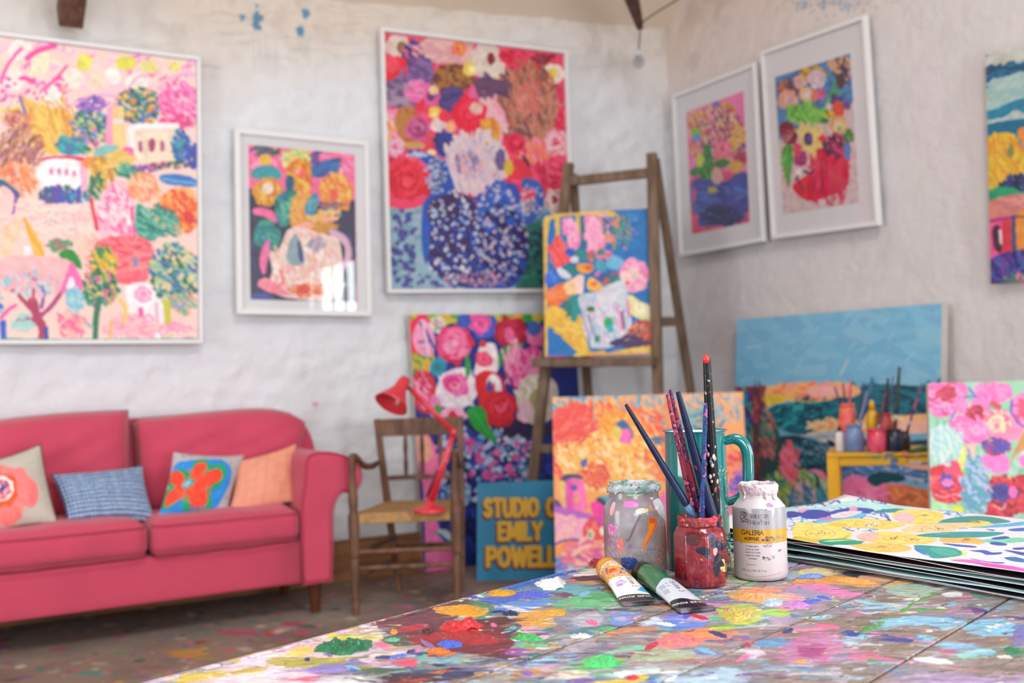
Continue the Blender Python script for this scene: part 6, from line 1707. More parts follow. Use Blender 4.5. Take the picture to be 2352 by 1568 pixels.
# worked patches, drawn in photograph units
cvt.run('''
T 400 1260 2.94
P f4d0d8 500 720 640 690 860 640 960 620 1100 660 900 800 700 880 300 1000 60 1000 300 830
P f2dce8 300 860 500 800 700 830 900 820 900 906 300 980
P e8d8f0 480 740 580 720 620 740 560 800 450 820
P d8c050 0 870 200 830 360 830 300 870 100 900 0 930
P c8b040 380 840 460 815 600 800 580 830 440 850
P e4ded0 1300 540 1380 505 1440 510 1440 560 1350 575 1250 560
P b8b04a 590 770 700 735 850 730 1000 740 1160 720 1130 760 1000 790 850 805 700 800
P d0c850 1030 590 1180 570 1300 580 1420 580 1330 610 1150 620
P e8e0a0 1300 580 1420 575 1400 620 1300 610
P 6a3a44 1400 500 1600 430 1900 370 2000 350 1900 470 1700 540 1500 580 1430 560
P 5c3038 1560 520 1900 500 2200 460 2300 560 2260 680 2350 740 2200 740 1950 700 1700 640 1560 600
P 743038 1700 560 2100 520 2300 620 2200 700 1900 690 1650 640
P a82830 1650 590 1780 570 1800 610 1700 650 1640 620
P b83038 1850 560 2080 560 2200 620 2100 650 1950 640 1850 600
P c03040 1500 530 1660 505 1720 530 1600 560 1500 555
P 2a8a54 1970 365 2110 380 2150 430 2050 470 2010 480 2100 440 2080 390
P 3a6ac8 2030 340 2130 325 2350 310 2350 360 2200 380 2080 370
P 5a8ae8 2150 400 2350 380 2350 420 2220 430
P e8e8ec 2190 375 2260 390 2340 420 2320 430 2240 410
P 1f2f54 2110 420 2200 415 2310 440 2260 455 2180 440
P 4a5a50 1410 620 1480 580 1560 590 1600 640 1500 660
P f4b8c8 800 660 880 640 960 650 940 680 820 700
P f078a0 1350 620 1420 640 1500 680 1380 660
P 8ab8c8 1640 740 1760 700 1900 720 1930 760 1800 775 1680 770
P f0e8e8 1470 690 1560 680 1640 715 1560 725
P f05070 1440 760 1620 730 1600 790 1500 780
P e0702c 1690 700 1760 680 1920 700 1820 720 1720 725
P 8a80c8 900 830 960 790 1060 770 1220 745 1290 780 1200 810 1050 840 950 850
P a89038 1220 800 1260 780 1330 790 1300 815 1240 820
P 3a6a4a 1140 820 1300 810 1500 800 1460 830 1250 840
P 3a4070 1440 850 1560 830 1750 840 1700 870 1520 880
P e86a3c 1700 830 1800 815 1950 825 1850 845
P 2a3a60 1830 810 2000 800 2060 830 2000 870 1850 870
P 4a3038 1350 870 1500 850 1700 860 1900 880 1850 906 1400 906
P b04a3c 1500 880 1700 875 1780 895 1600 900
P f0c8dc 700 820 800 810 860 830 760 850
P d84a6a 820 880 950 860 1000 868 880 895
P f0e8f0 1000 880 1200 850 1330 890 1300 906 1000 906
P e0b060 2280 440 2352 440 2352 500 2290 480
P 30b868 2280 600 2352 560 2352 620 2300 620
P 5ab8d0 2230 540 2300 520 2260 570
P f0d050 770 700 860 665 940 668 960 710 860 725 790 715
T 1150 1260 3.136
P 3a70c8 0 290 200 230 500 160 520 180 300 240 60 310
P 4a88b0 170 300 300 260 400 230 420 300 300 330
P 6ab0b8 380 330 480 260 600 250 690 280 620 320 500 350
P 4868d0 80 330 220 295 340 310 370 340 250 360 110 360
P c88a30 0 310 60 290 130 310 90 340 0 345
P 6a4a60 380 310 460 305 520 330 450 345
P 8a88b0 440 200 540 170 600 200 700 190 640 230 500 220
P 5a2a3c 520 210 640 185 740 195 750 225 620 230
P f4e8e0 540 180 680 140 750 150 700 180 600 190
P e87058 500 220 560 215 600 235 540 240
P d8c0c8 730 170 780 150 790 200 750 200
P 6ac088 380 380 560 330 700 320 860 340 900 380 760 410 560 430 420 420
P 4aa878 640 330 760 310 860 320 830 350 700 360
P 5a90d8 30 390 200 370 400 370 380 400 200 420 60 410
P e0a850 90 500 220 440 400 460 460 490 380 550 200 570 100 550
P d89c2c 280 440 420 430 480 440 440 480 340 470
P 8a90a8 400 470 560 430 740 450 760 500 700 560 560 590 430 560
P b8bcc8 500 500 620 460 720 480 700 540 560 560
P 7a98e0 780 480 900 470 1000 500 960 530 820 540
P 6a90e8 1110 510 1250 485 1420 500 1480 540 1380 570 1200 565
P d0dcf4 960 500 1080 480 1150 510 1060 540 980 530
P c8a8c8 1300 490 1480 470 1560 500 1480 520 1340 515
P 48c878 1470 495 1540 485 1590 500 1520 520
P c890b8 1400 400 1600 390 1640 440 1480 460 1380 440
P f08a70 1110 640 1200 600 1440 570 1600 570 1700 590 1640 640 1480 660 1380 710 1240 725 1130 700
P f070a0 1140 640 1240 600 1260 660 1400 640 1360 700 1240 715 1140 690
P f4a060 1280 620 1400 590 1560 590 1500 630 1340 650
S f0b8b8 10 1230 630 1400 640 1560 610
P e8e070 1500 580 1600 550 1640 560 1600 590
P a0e040 1550 560 1640 545 1700 560 1620 585 1560 580
P 3ac860 570 850 680 770 780 760 860 800 860 840 760 860 620 870
P 68d898 680 790 780 780 820 820 740 840 660 830
P 9ae040 560 850 620 840 640 860 590 870
P c8d050 1580 420 1700 390 1800 400 1860 440 1840 520 1760 550 1640 530 1580 480
S a8e848 16 1600 410 1720 395 1800 410
S 88e040 14 1590 430 1600 490 1660 535 1770 550 1860 530
P e0a860 1640 430 1740 420 1780 480 1720 530 1640 500
P a8d860 1860 440 1960 430 2060 450 2040 480 1920 480 1840 460
P e8a85c 1640 310 1760 280 1900 310 2000 330 1900 390 1760 370 1680 350
P f0906c 1760 280 1880 270 2000 300 1940 320 1820 320
P e8b0a0 1960 330 2100 310 2180 330 2120 370 1980 370
P a8c8dc 1890 380 1960 350 2040 370 2030 410 1940 420 1890 400
P d890d8 2060 390 2140 365 2210 390 2180 430 2100 435
P f08ab0 1970 400 2060 400 2060 440 2000 440
P b8d8e8 1830 500 1960 480 2010 520 1940 520
P b8a0c8 1900 500 2040 480 2100 540 1960 550
P 5a58c8 1300 480 1340 470 1370 490 1330 500
P 2a9c4c 80 630 140 590 220 630 300 660 240 680 120 660
P f0c8d8 220 640 300 660 340 640 300 620
P 5a88c8 480 600 560 580 660 590 640 620 520 625
P f4f4e8 490 620 560 610 650 630 640 645 540 640
P c88868 750 600 860 560 1040 545 1130 560 1060 590 880 610 780 630
P b8b8d8 800 500 880 490 900 520
P 8ac8b0 700 740 900 700 1100 690 1120 720 900 740 760 760
P b8c8a8 920 760 1100 740 1380 740 1360 780 1100 800 940 790
P b0a8b8 400 680 560 640 700 650 660 700 500 740
S b07a70 18 460 740 430 780 450 810 500 820
P 9a58a8 30 740 150 700 220 730 140 770
P f4a8c0 120 560 240 560 300 590 200 610
P e8e4d0 380 910 520 870 640 880 660 900 540 940 400 940
P 7a68a8 480 940 600 920 700 930 700 966 500 966
P e8d048 670 960 850 930 1060 905 1100 930 960 950 800 966
P f0d860 720 950 850 930 840 966 700 966
P 3a70c8 1080 920 1140 910 1160 940 1100 966
P c8a8c0 280 840 400 820 520 850 440 890 320 880
P a8d8ec 200 820 300 770 360 800 280 840
P d8f0f4 780 910 900 880 1100 850 1120 880 940 910
P f8f8f8 1120 880 1260 860 1320 890 1200 900
P b8d8f0 1180 900 1400 840 1700 870 1720 966 1200 966
P c878a8 1970 740 2140 640 2352 600 2352 820 2100 810 1980 790
P d868a0 2060 700 2200 670 2300 720 2200 780 2080 760
P 58a8e0 1840 690 1960 630 2080 670 2050 700 1920 710
P e0d0e0 1700 720 1830 700 1900 760 1800 800 1720 780
P 7a5098 1420 880 1500 870 1480 900
P 7a5088 1670 910 1740 890 1780 920 1700 930
P 6a4080 1920 920 2010 890 2060 920 1960 940
T 1780 1120 3.5
P e8a050 160 750 300 700 500 700 760 740 860 770 740 800 500 770 250 780
P f0a85c 880 790 980 750 1120 760 1100 790 940 800
P 2a2f4c 540 680 700 670 840 710 760 730 600 710
P e8d8a0 200 680 300 640 460 640 540 670 420 700 260 700
P 7098e0 190 710 300 690 400 705 330 725 220 725
P e0b090 680 720 780 700 900 720 960 750 880 760
P c888d0 80 930 180 890 270 920 260 960 150 975
P e888c0 50 800 300 760 450 790 600 840 700 850 560 880 300 830
P a898c0 40 820 200 800 420 870 440 920 300 900
P a8e048 0 1010 60 980 110 1000 60 1030 0 1040
P a8c0b0 880 800 1060 780 1250 790 1230 860 1060 880 900 840
P f0f0f4 1300 860 1440 830 1500 850 1420 880
P 4a9c78 1560 850 1660 850 1700 890 1600 880
S 58a848 24 700 1165 850 1090 1000 990 1140 910 1290 850
P 48a048 690 1160 780 1110 870 1090 850 1130 740 1170
P 58b060 1110 980 1200 970 1250 980 1180 1000
P 98c8e0 620 900 800 910 1000 960 1060 970 900 990 720 940
S f0f4f8 12 640 910 800 930 980 940
P 90c8e8 760 1060 900 1060 1100 1030 1300 1040 1500 1060 1540 1090 1400 1140 1250 1120 1050 1110 900 1150 800 1120
P 88c4e4 1490 1120 1700 1060 1900 1110 1860 1170 1650 1180
P a8d8f0 600 1170 760 1180 720 1220 540 1250 560 1200
P e878a8 900 1180 1100 1210 1280 1230 1220 1250 1000 1200
P f08ab0 720 1165 860 1170 860 1200 780 1200
P 3a4a98 770 1220 900 1190 1100 1220 1080 1250 900 1240
P 3a50a0 540 1155 640 1160 670 1180 610 1200 560 1180
P f070a0 300 1100 420 1100 540 1130 400 1130
P 8ac8e8 1120 1180 1240 1190 1280 1220 1180 1240
P 90c8e8 1280 1240 1500 1250 1800 1320 1760 1350 1540 1340 1300 1280
P e0e8ec 1100 1370 1200 1355 1400 1390 1430 1410 1300 1415 1150 1390
P d86a90 1290 1300 1380 1290 1450 1330 1380 1350 1300 1330
P a8d8c8 1450 1330 1560 1330 1620 1380 1500 1390
P f0a0a8 1280 1420 1400 1440 1540 1450 1480 1460 1300 1440
P 6a8070 1870 1280 2002 1290 2002 1350 1900 1340
P 2a9058 1860 1290 1960 1290 2002 1330 1920 1340
P 7a78b8 1890 1150 2002 1110 2002 1260 1880 1230
P 6a4a88 1810 1030 1900 1020 2002 1040 2002 1060 1880 1055
P 6a4a88 1540 960 1640 970 1680 990 1600 1010
P e8e0d0 1800 1350 1860 1340 1900 1360 1850 1380
P b8a0c8 880 1540 1100 1500 1500 1480 1900 1500 2002 1560 1400 1568 900 1568
P c888b0 150 1260 300 1200 460 1190 540 1260 500 1320 300 1400 100 1380 0 1340
P b0508a 200 1280 320 1240 420 1290 340 1350 220 1330
P e078a0 570 1330 700 1310 820 1350 960 1360 980 1410 760 1400 600 1380
P c8b8d0 100 1400 250 1380 360 1400 300 1440 160 1440
P 68a048 700 1385 760 1375 800 1390 750 1405
P 88c8d8 740 1420 820 1400 860 1420 800 1440
P c8c0d0 380 1490 480 1460 560 1480 500 1510
''')
rb = [0, -.247, -.402, -.557, -.712, -.867, -1.02]
cvt.hg = .25; cvt.T = (0, 0, 1); cvt.feather = 0
for k in range(1300):              # flecks and drops
    px_, py_ = rng.uniform(450, 2352), rng.uniform(1290, 1568); s_ = 1.0+3.2*rng.random()**3
    cvt.ell(['f4f0ec', 'f0e8d8', 'e8e8f4', '2a3f70', 'e86a9c', '3a9cc8', 'f0a050', 'e8e080', '6a4a80', '58b878', 'ffffff', 'c83050'][rng.integers(12)], px_, py_, s_*rng.uniform(1, 2.6), s_*.5, 0, .85, .3, .15)
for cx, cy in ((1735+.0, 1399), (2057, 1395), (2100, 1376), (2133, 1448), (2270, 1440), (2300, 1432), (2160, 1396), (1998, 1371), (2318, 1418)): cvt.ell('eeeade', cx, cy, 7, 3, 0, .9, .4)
for k in range(500):               # scratches of a palette knife
    px_, py_ = rng.uniform(450, 2352), rng.uniform(1290, 1568); L_ = rng.uniform(6, 40)
    cvt.stroke(['f0f0f0', '2a3450', 'd8d0d8', '6a98d8', 'e8a0c0'][rng.integers(5)], rng.uniform(.8, 2), [(px_, py_), (px_+L_*.5, py_+rng.normal(0, 2)), (px_+L_, py_+rng.normal(0, 4))], .7, .3)
for jb_ in rb[1:]:                 # worn bare wood along the joints
    y_ = (B1_-jb_)*RES; x_ = 0
    while x_ < W_:
        L_ = rng.uniform(20, 120); c_ = hx(['8a7264', '9a8274', '7a6458', 'a08c80'][rng.integers(4)])
        if rng.random() < .8: cvt.seg((x_, y_+rng.normal(0, 1.5)), (x_+L_, y_+rng.normal(0, 1.5)), rng.uniform(8, 20), rng.uniform(6, 14), c_, .9)
        x_ += L_*.8
cvt.streak = 0; cvt.warp(13, 75)
for k in range(6500):              # drag wet colour across its neighbours with the knife
    px_, py_ = rng.uniform(330, 2352), rng.uniform(1285, 1568)
    if py_ < 1556-.268*(px_-400): continue
    q = ab(np.array([[px_, py_]]))[0]; xi_, yi_ = int(q[0]), int(q[1])
    if not (5 < xi_ < W_-5 and 5 < yi_ < H_-5): continue
    c_ = cvt.im[yi_, xi_, :3]*rng.uniform(.82, 1.15); t_ = rng.normal(.85, .3); L_ = rng.uniform(8, 55)*rng.choice([-1, 1]); w_ = rng.uniform(1.5, 13)
    cvt.seg(q, q+np.array([math.cos(t_), math.sin(t_)])*L_, w_, w_*.6, np.clip(c_, 0, 1), rng.uniform(.5, 1), rng.uniform(.15, .6), rng.uniform(.5, 1.0))
cvt.T = (1780, 1120, 3.5); cvt.streak = .02
for P_, w_ in (([(695, 1168), (800, 1115), (860, 1085)], 34), ([(850, 1090), (930, 1030), (1010, 985)], 16), ([(1000, 992), (1140, 915), (1290, 845)], 30)): cvt.stroke('58a848', w_, P_, 1, .35, dry=.25)
cvt.run('''
P e8e4ec 1100 1372 1200 1355 1400 1390 1430 1408 1300 1412 1150 1388
P f070a0 300 1102 420 1100 540 1128 400 1128
P 3a4a98 560 1160 640 1165 670 1180 600 1196
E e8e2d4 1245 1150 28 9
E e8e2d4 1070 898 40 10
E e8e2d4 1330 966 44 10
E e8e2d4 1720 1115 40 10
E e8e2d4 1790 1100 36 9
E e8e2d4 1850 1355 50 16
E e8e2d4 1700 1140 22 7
''')
cvt.T = (0, 0, 1); cvt.streak = 0
cvt.im[..., 3] = np.clip(cvt.im[..., 3], 0, 1)
cvt.im[..., 3] += (vnoise(H_, W_, 120, None, 3)-.5)*.25*(cvt.im[..., 3] > .05); cvt.im[..., 3] = np.clip(cvt.im[..., 3]+.1, 0, 1)
cvt.warp(6, 260); cvt.soften()
table_img = cvt.image('table_paint', .88); table_h = cvt.himage('table_paint_height')
mt_ = imat('dried_paint_on_boards', table_img, .42, himg=table_h, hdist=.0022); side_wood = mat('table_side_wood', '7a6a60', .7, vary=.2, scale=10)
tr = empty('work_table', (*(TO+ta*.4-tb*.5), 0), TA); tr_in = tr.matrix_basis.inverted()
def tw(a, b, z): q = TO+ta*a+tb*b; return np.array([q[0], q[1], z])
def tbox(nm, a0, a1, b0, b1, z0, z1, m, face=None, bv=.0012, parent=None):
    P = [tw(a0, b0, z0), tw(a1, b0, z0), tw(a1, b1, z0), tw(a0, b1, z0), tw(a0, b0, z1), tw(a1, b0, z1), tw(a1, b1, z1), tw(a0, b1, z1)]
    P = [tuple(tr_in @ Vector(p)) for p in P]; f = [(0, 3, 2, 1), (4, 5, 6, 7), (0, 1, 5, 4), (1, 2, 6, 5), (2, 3, 7, 6), (3, 0, 4, 7)]
    U = lambda a, b: ((a-A0_)/(A1_-A0_), (b-B0_)/(B1_-B0_)); uv = [U(a0, b0), U(a1, b0), U(a1, b1), U(a0, b1)]*2
    o = mesh_obj(nm, P, f, None, tr, uvs=uv, mats=[m, face or m], fmat=[0, 1, 1, 1, 1, 1] if face else None); bevel(o, bv, 2); return o
rb = [0, -.247, -.402, -.557, -.712, -.867, -1.02]
for i in range(6): tbox('plank', -.50, 1.285, rb[i+1]+.0016, rb[i]-(.0022 if i == 0 else .0016), TZ-.028, TZ-[0, .0003, -.0002, .0002, 0, 0][i], side_wood, mt_, .0008)
tbox('edge_strip', -.50, 1.285, 0, .0095, TZ-.034, TZ+.0008, side_wood, mt_, .001)
for a in (-.44, 1.22):
    for b_ in (-.95, -.06): tbox('leg', a-.035, a+.035, b_-.035, b_+.035, 0, TZ-.028, side_wood, None, .004)
for b_ in (-.95, -.06): tbox('apron', -.40, 1.18, b_-.011, b_+.011, TZ-.12, TZ-.028, side_wood)
for a in (-.44, 1.22): tbox('apron', a-.011, a+.011, -.91, -.10, TZ-.12, TZ-.028, side_wood)
tag(tr, 'plank-topped work table covered in dried multicoloured paint', 'table')
# thick daubs still standing proud of the boards
def daub(T, cx, cy, rx, ry, h, col, col2, kind='swirl', rot=0, lab=None, pw=1.0):
    n = 64; m = 22; ph = rng.random(8)*6.28; dm = mat('wet_paint_'+col+kind, col, .22, col2=col2, scale=120, coat=.5, bump=.25, bscale=350)
    th = np.linspace(0, 2*math.pi, n, endpoint=False); k = 1+.07*np.sin(3*th+ph[0])+.06*np.sin(5*th+ph[1])+.05*np.sin(9*th+ph[2])+.03*np.sin(17*th+ph[3])
    ox, oy = rx*np.cos(th)*k, ry*np.sin(th)*k; c_, s_ = math.cos(rot), math.sin(rot)
    Q = at(T[0]+(cx+ox*c_-oy*s_)/T[2], T[1]+(cy+ox*s_+oy*c_)/T[2], 2, TZ); C = at(np.array(T[0]+cx/T[2]), np.array(T[1]+cy/T[2]), 2, TZ)
    nz = vn2(200, 200, 9, 16, rng)*.6+vn2(200, 200, 22, 40, rng)*.4; v = []
    for j in range(m+1):
        r_ = (j/m)
        for i in range(n):
            p = C+(Q[i]-C)*r_; e = (1-r_**4); nzz = float(nz[int(100+99*math.sin(th[i])*r_), int(100+99*math.cos(th[i])*r_)])
            if kind == 'swirl': z = h*e*(.55+.22*math.sin(r_*24+th[i]*1.0+2.5*nzz)+.5*(nzz-.5))
            elif kind == 'peak': z = h*(e*.22+.5*math.exp(-((ox[i]*r_-rx*.45)**2/(rx*.28)**2+(oy[i]*r_)**2/(ry*.7)**2))+.35*math.exp(-((ox[i]*r_+rx*.2)**2/(rx*.5)**2+(oy[i]*r_-ry*.2)**2/(ry*.35)**2))+.5*(nzz-.4)*e)
            else: z = h*e*(.25+1.3*max(0, nzz-.3)+.10*math.sin(ox[i]*r_/rx*15+9*nzz))
            if abs(p[2]-TZ) > 1: continue
            v.append(tr_in @ Vector((p[0], p[1], TZ-.0004+max(0, z))))
    f = [(j*n+i, j*n+(i+1) % n, (j+1)*n+(i+1) % n, (j+1)*n+i) for j in range(m) for i in range(n)]
    o = mesh_obj('paint_daub', v, f, dm, tr, smooth=True)
    if lab: o['label'] = lab
T8, T7, T6 = (400, 1260, 2.94), (1150, 1260, 3.136), (1780, 1120, 3.5)
daub(T8, 1945, 418, 195, 40, .0045, 'e0a018', 'c88a14', 'swirl', .04, 'thick ochre yellow swirl of paint')
daub(T8, 1150, 665, 205, 50, .010, '0f7a50', '0a5a3c', 'rough', -.08, 'ridged dark green lump of paint')
daub(T8, 1960, 590, 200, 38, .0035, 'b02028', '8a1820', 'rough', .06, 'flat dark red smear of paint')
daub(T8, 1930, 525, 150, 34, .013, 'd01c2c', 'a01420', 'peak', -.05, 'glossy red peak of paint')
daub(T8, 1710, 560, 45, 18, .005, '4a1c28', '3a1420', 'rough', 0)
daub(T8, 2205, 300, 110, 22, .004, 'd89a1c', 'c0841a', 'swirl', 0, 'small ochre swirl near the table edge')
daub(T7, 360, 255, 110, 42, .012, 'f0ecec', 'dcd8e0', 'peak', 0, 'peaked white lump of paint')
daub(T7, 720, 115, 95, 26, .012, 'b81c30', '8a1424', 'rough', 0, 'dark red lump of paint at the table edge')
daub(T8, 1860, 645, 90, 26, .004, '2a5ad0', '3a70e0', 'rough', 0);
daub(T8, 1780, 690, 80, 18, .004, 'e07a2c', 'd0601c', 'rough', 0); daub(T7, 70, 470, 60, 16, .005, '1a2a54', '14204a', 'rough', 0)
daub(T7, 230, 330, 120, 32, .003, '3a5ac8', '4a6ad8', 'rough', 0); daub(T7, 390, 460, 90, 26, .003, 'd89c2c', 'e0ac3c', 'rough', 0)
daub(T7, 720, 810, 130, 50, .003, '3ac868', '58d888', 'rough', 0); daub(T7, 1280, 660, 160, 50, .003, 'f06a8c', 'f49070', 'swirl', 0)
daub(T7, 570, 630, 80, 14, .004, 'e8ece0', 'a8c0b0', 'rough', 0); daub(T7, 1960, 385, 75, 28, .003, 'a8c8dc', 'c0d8e4', 'swirl', 0)
daub(T7, 2140, 400, 75, 30, .003, 'd890d8', 'c880cc', 'rough', 0); daub(T7, 1700, 470, 110, 60, .003, 'c8d050', 'e0a860', 'swirl', 0)
daub(T7, 1850, 345, 170, 36, .003, 'e8a060', 'f0b070', 'rough', 0); daub(T7, 200, 640, 100, 26, .004, '38a858', '48c070', 'rough', .1)
daub(T6, 640, 745, 180, 22, .003, 'f0a050', 'f4b468', 'rough', .1); daub(T6, 300, 705, 90, 14, .003, '6a90e0', '7aa0e8', 'rough', 0)
for k in range(46):
    px_ = rng.uniform(700, 1900); py_ = rng.uniform(1350, 1560); 
    if py_ < 1568-.27*(px_-380)+22: continue
    if 1400 < px_ < 1830 and py_ < 1400: continue
    cc = ['4a6ad0', 'e8e8ec', '2a3f7a', 'e870a0', '58b890', 'd89c3c', '7ab8e0', 'c83048', '8a6ab0'][rng.integers(9)]
    daub((0, 0, 1), px_, py_, rng.uniform(8, 26), rng.uniform(3, 7), rng.uniform(.0012, .003), cc, cc, 'rough', rng.normal(0, .3))

# ------------------------------------------------------------------ jars, jug and bottle in focus
def foot(px, py, r):
    """centre of a round foot whose front edge is seen at the pixel"""
    p = at(np.array(float(px)), np.array(float(py)), 2, TZ); return p+unit(np.array([_f[0], _f[1], 0]))*r
def facing(c): return math.atan2(CAM[1]-c[1], CAM[0]-c[0])-math.pi
def wrapcanvas(W, Hm, R_m, c, py0, bg):
    """unrolled surface of an upright round thing; drawing units are photograph pixels"""
    dep = (c-CAM) @ _f-R_m*.7; k = F/dep; res = W/(2*math.pi*R_m); d = c-CAM; cx = 1176+F*(d @ _r)/(d @ _f)
    def tf(p):
        x = cx+(py0-p[:, 1])*-.018; dx = np.clip((p[:, 0]-x)/(R_m*F/((c-CAM) @ _f)), -.999, .999)
        return np.stack([(np.arcsin(dx)/(2*math.pi)+.5)*W, (Hm-(py0-p[:, 1])/k)*res], 1)
    cv = Canvas(W, Hm*res, bg, tf=tf, unit=res/k); return cv, res, k

# white acrylic bottle
RB, HB = .0362, .1285; cB = foot(1763, 1337, RB)
cv, res, kk = wrapcanvas(1500, HB, RB, cB, 1337, 'ece6ea'); cv.streak = .01
def hrow(h): return int((HB-h)*res)
n_ = vnoise(cv.H, cv.W, 8, None, 3)[..., None]; cv.im[..., :3] = hx('efe8ec')*(1-.5*np.clip(n_-.55, 0, 1))+hx('e8b8c0')*.5*np.clip(n_-.55, 0, 1)
cv.im[hrow(.0985):hrow(.0705), 330:1230, :3] = hx('b6b3bc'); cv.im[hrow(.0705):hrow(.0520), 330:1230, :3] = hx('f0b21e')
cv.T = (1680, 1100, 6.272)
for P_ in ([(300, 700), (180, 640), (240, 560)],): cv.stroke('c8a8bc', 30, P_, .25)
text(cv, 'WINSOR', 292, 572, 50, '2a2830', .13, .19, serif=True); text(cv, '&', 435, 608, 24, '2a2830', .16)
cv.stroke('4a4850', 2.5, [(360, 592), (425, 594)]); cv.stroke('4a4850', 2.5, [(478, 594), (545, 594)])
text(cv, 'N', 292, 658, 52, '2a2830', .13, serif=True); text(cv, 'EWTON', 345, 662, 42, '2a2830', .15, .19, serif=True)
text(cv, 'GALERIA', 166, 812, 62, '1c1a18', .15, .12); text(cv, 'ACRYLIC', 207, 886, 36, '1c1a18', .26, .22)
for i, t_ in enumerate(('TITANIUM WHITE', 'BLANC DE TITANE', 'BLANCO DE TITANIO', 'BIANCO DI TITANIO', 'TITANWEISS')): text(cv, t_, 228-(i == 2)*8+(i == 4)*28, 985+i*44+(i > 0)*0, 15, '55505a', .22, .2)
text(cv, 'Semi-Opaque'.replace('-', ' ').replace('S', 'S').upper(), 228, 1248, 14, '77727c', .2, .25)
text(cv, '500 ml e 16.9 US fl oz', 165, 1335, 25, '55505a', .15, .22)
for i in range(17): cv.stroke('5a5660', 4, [(808, 535+i*9.5+(3 if i > 0 else 0)), (884, 524+i*9.5)], .75) if i < 16 else None
for i in range(13): cv.stroke('5a4a30', 4, [(810, 742+i*8), (888, 733+i*8)], .7)
for i in range(12): cv.stroke('5a5660', 4, [(820, 1145+i*18), (872+12*(i % 3), 1137+i*18)], .75)
# small winged-beast emblem: wing, body, paws
for P_, w_ in (([(150, 500), (200, 490), (240, 520), (235, 560)], 10), ([(160, 520), (210, 510), (225, 545)], 8), ([(155, 545), (200, 535), (215, 560), (180, 590)], 10), ([(200, 560), (225, 590), (262, 600), (268, 620)], 12), ([(160, 590), (190, 620), (240, 625), (262, 650)], 12), ([(158, 630), (200, 640)], 10), ([(205, 500), (232, 500)], 12), ([(150, 560), (158, 600)], 8)): cv.stroke('4a4852', w_, P_)
cv.stroke('9a98a0', 4, [(165, 530), (205, 524), (215, 545)]); cv.stroke('9a98a0', 4, [(175, 605), (235, 612)])
cv.run('''
T 1680 1100 6.272
E f08ab8 575 400 52 34
E c8a8d0 600 390 22 18
P e8e6ec 220 430 300 440 310 490 290 510 250 480
P eae6ec 440 420 620 430 610 540 600 560 590 470 520 460
E 5a7a8a 512 452 14 8
D 5a4a38,a88a3c,8a7a60,3a3038 60 9 550 870 90 34
D 8a8a78,c8b070 50 7 700 860 70 30
E 3a3a50 460 885 20 18
S b84a20 8 560 940 600 900 612 880
D 8a7aa8,c8a0a8,5a4a78 26 7 520 960 60 30
D c8a898,8a7a90 26 8 510 1150 60 30
E 3a3038 465 1130 18 14
S 4a9cc8 9 575 1110 620 1150
S 4a9cc8 9 620 1105 585 1160
S 2a2a30 8 670 1060 715 1040
D 3a3038 6 5 700 1045 24 14
S 7a6a98 5 540 985 600 940
D f0b0b0,e8c0c8 20 10 810 1200 20 140
S f0b8b8 12 200 1400 380 1410 560 1390 700 1360
D 1c1a20,2a2430 6 8 480 1486 20 8
D 1c1a20 5 8 750 1476 20 8
S a09aa8 12 150 905 170 960
''')
cv.soften(); mB = imat('bottle_label_and_plastic', cv.image('bottle_label', .60), .35)
crust = mat('dried_white_paint', 'd8d4da', .5, col2='d0b0b8', scale=60, bump=.8, bscale=160)
root = empty('acrylic_bottle', tuple(cB)); fc = facing(cB)
lathe('bottle_body', [(0, 0), (.030, 0), (.0345, .0018), (.0360, .006), (RB, .012), (RB, .0965), (.0355, .0985), (.0330, .1015), (.0272, .1085), (.0252, .1105), (.0250, .1275), (.0235, .1280), (.0232, .112), (0, .112)], mB, root, 96, uvh=HB, rot=fc)
rr_ = np.random.default_rng(4); phs = rr_.random(12)*6.28
NZ_ = vn2(64, 512, 5, 26, rr_)*.6+vn2(64, 512, 12, 60, rr_)*.4; NZ_ = NZ_*.5+.5*NZ_[:, ::-1]
def nlump(a, z, s_=0): return float(NZ_[int(abs(z)*2600+s_) % 64, int((a % 6.28318)/6.28319*511)])-.5
def lump(a, z): return 1+.016*math.sin(7*a+phs[0])+.014*math.sin(13*a+phs[1]+z*300)+.012*math.sin(23*a+phs[2]-z*500)+.008*math.sin(41*a+z*900)
lathe('paint_crust', [(.0246, .1145), (.0256, .1158), (.0263, .1180), (.0268, .1205), (.0271, .1230), (.0271, .1252), (.0268, .1274), (.0260, .1290), (.0248, .1298), (.0238, .1290), (.0230, .1265), (.0226, .1200)], crust, root, 128, rad_fn=lambda a, z: 1+.16*nlump(a, z), z_fn=lambda a, r, z: .0045*nlump(a, 0, 9)*(z > .118)+.004*nlump(a, 0, 40)*(z <= .118))
for k in range(3):               # drips and blobs clinging under the rim
    a = fc+math.pi+rr_.normal(0, .8); L_ = rr_.uniform(.003, .012); w_ = rr_.uniform(.0012, .0028)
    P_ = [(math.cos(a)*q, math.sin(a)*q, z) for q, z in ((.0268, .121), (.0262, .116), (.0272-L_*.1, .1155-L_*.35), (.0275+L_*.25, .1125-L_*.45))]
    tube('paint_drip', P_, [w_, w_*.9, w_*.8, w_*.5], crust, root, n=8)
tag(root, 'white plastic acrylic paint bottle with a yellow label band, rim crusted with paint', 'bottle')

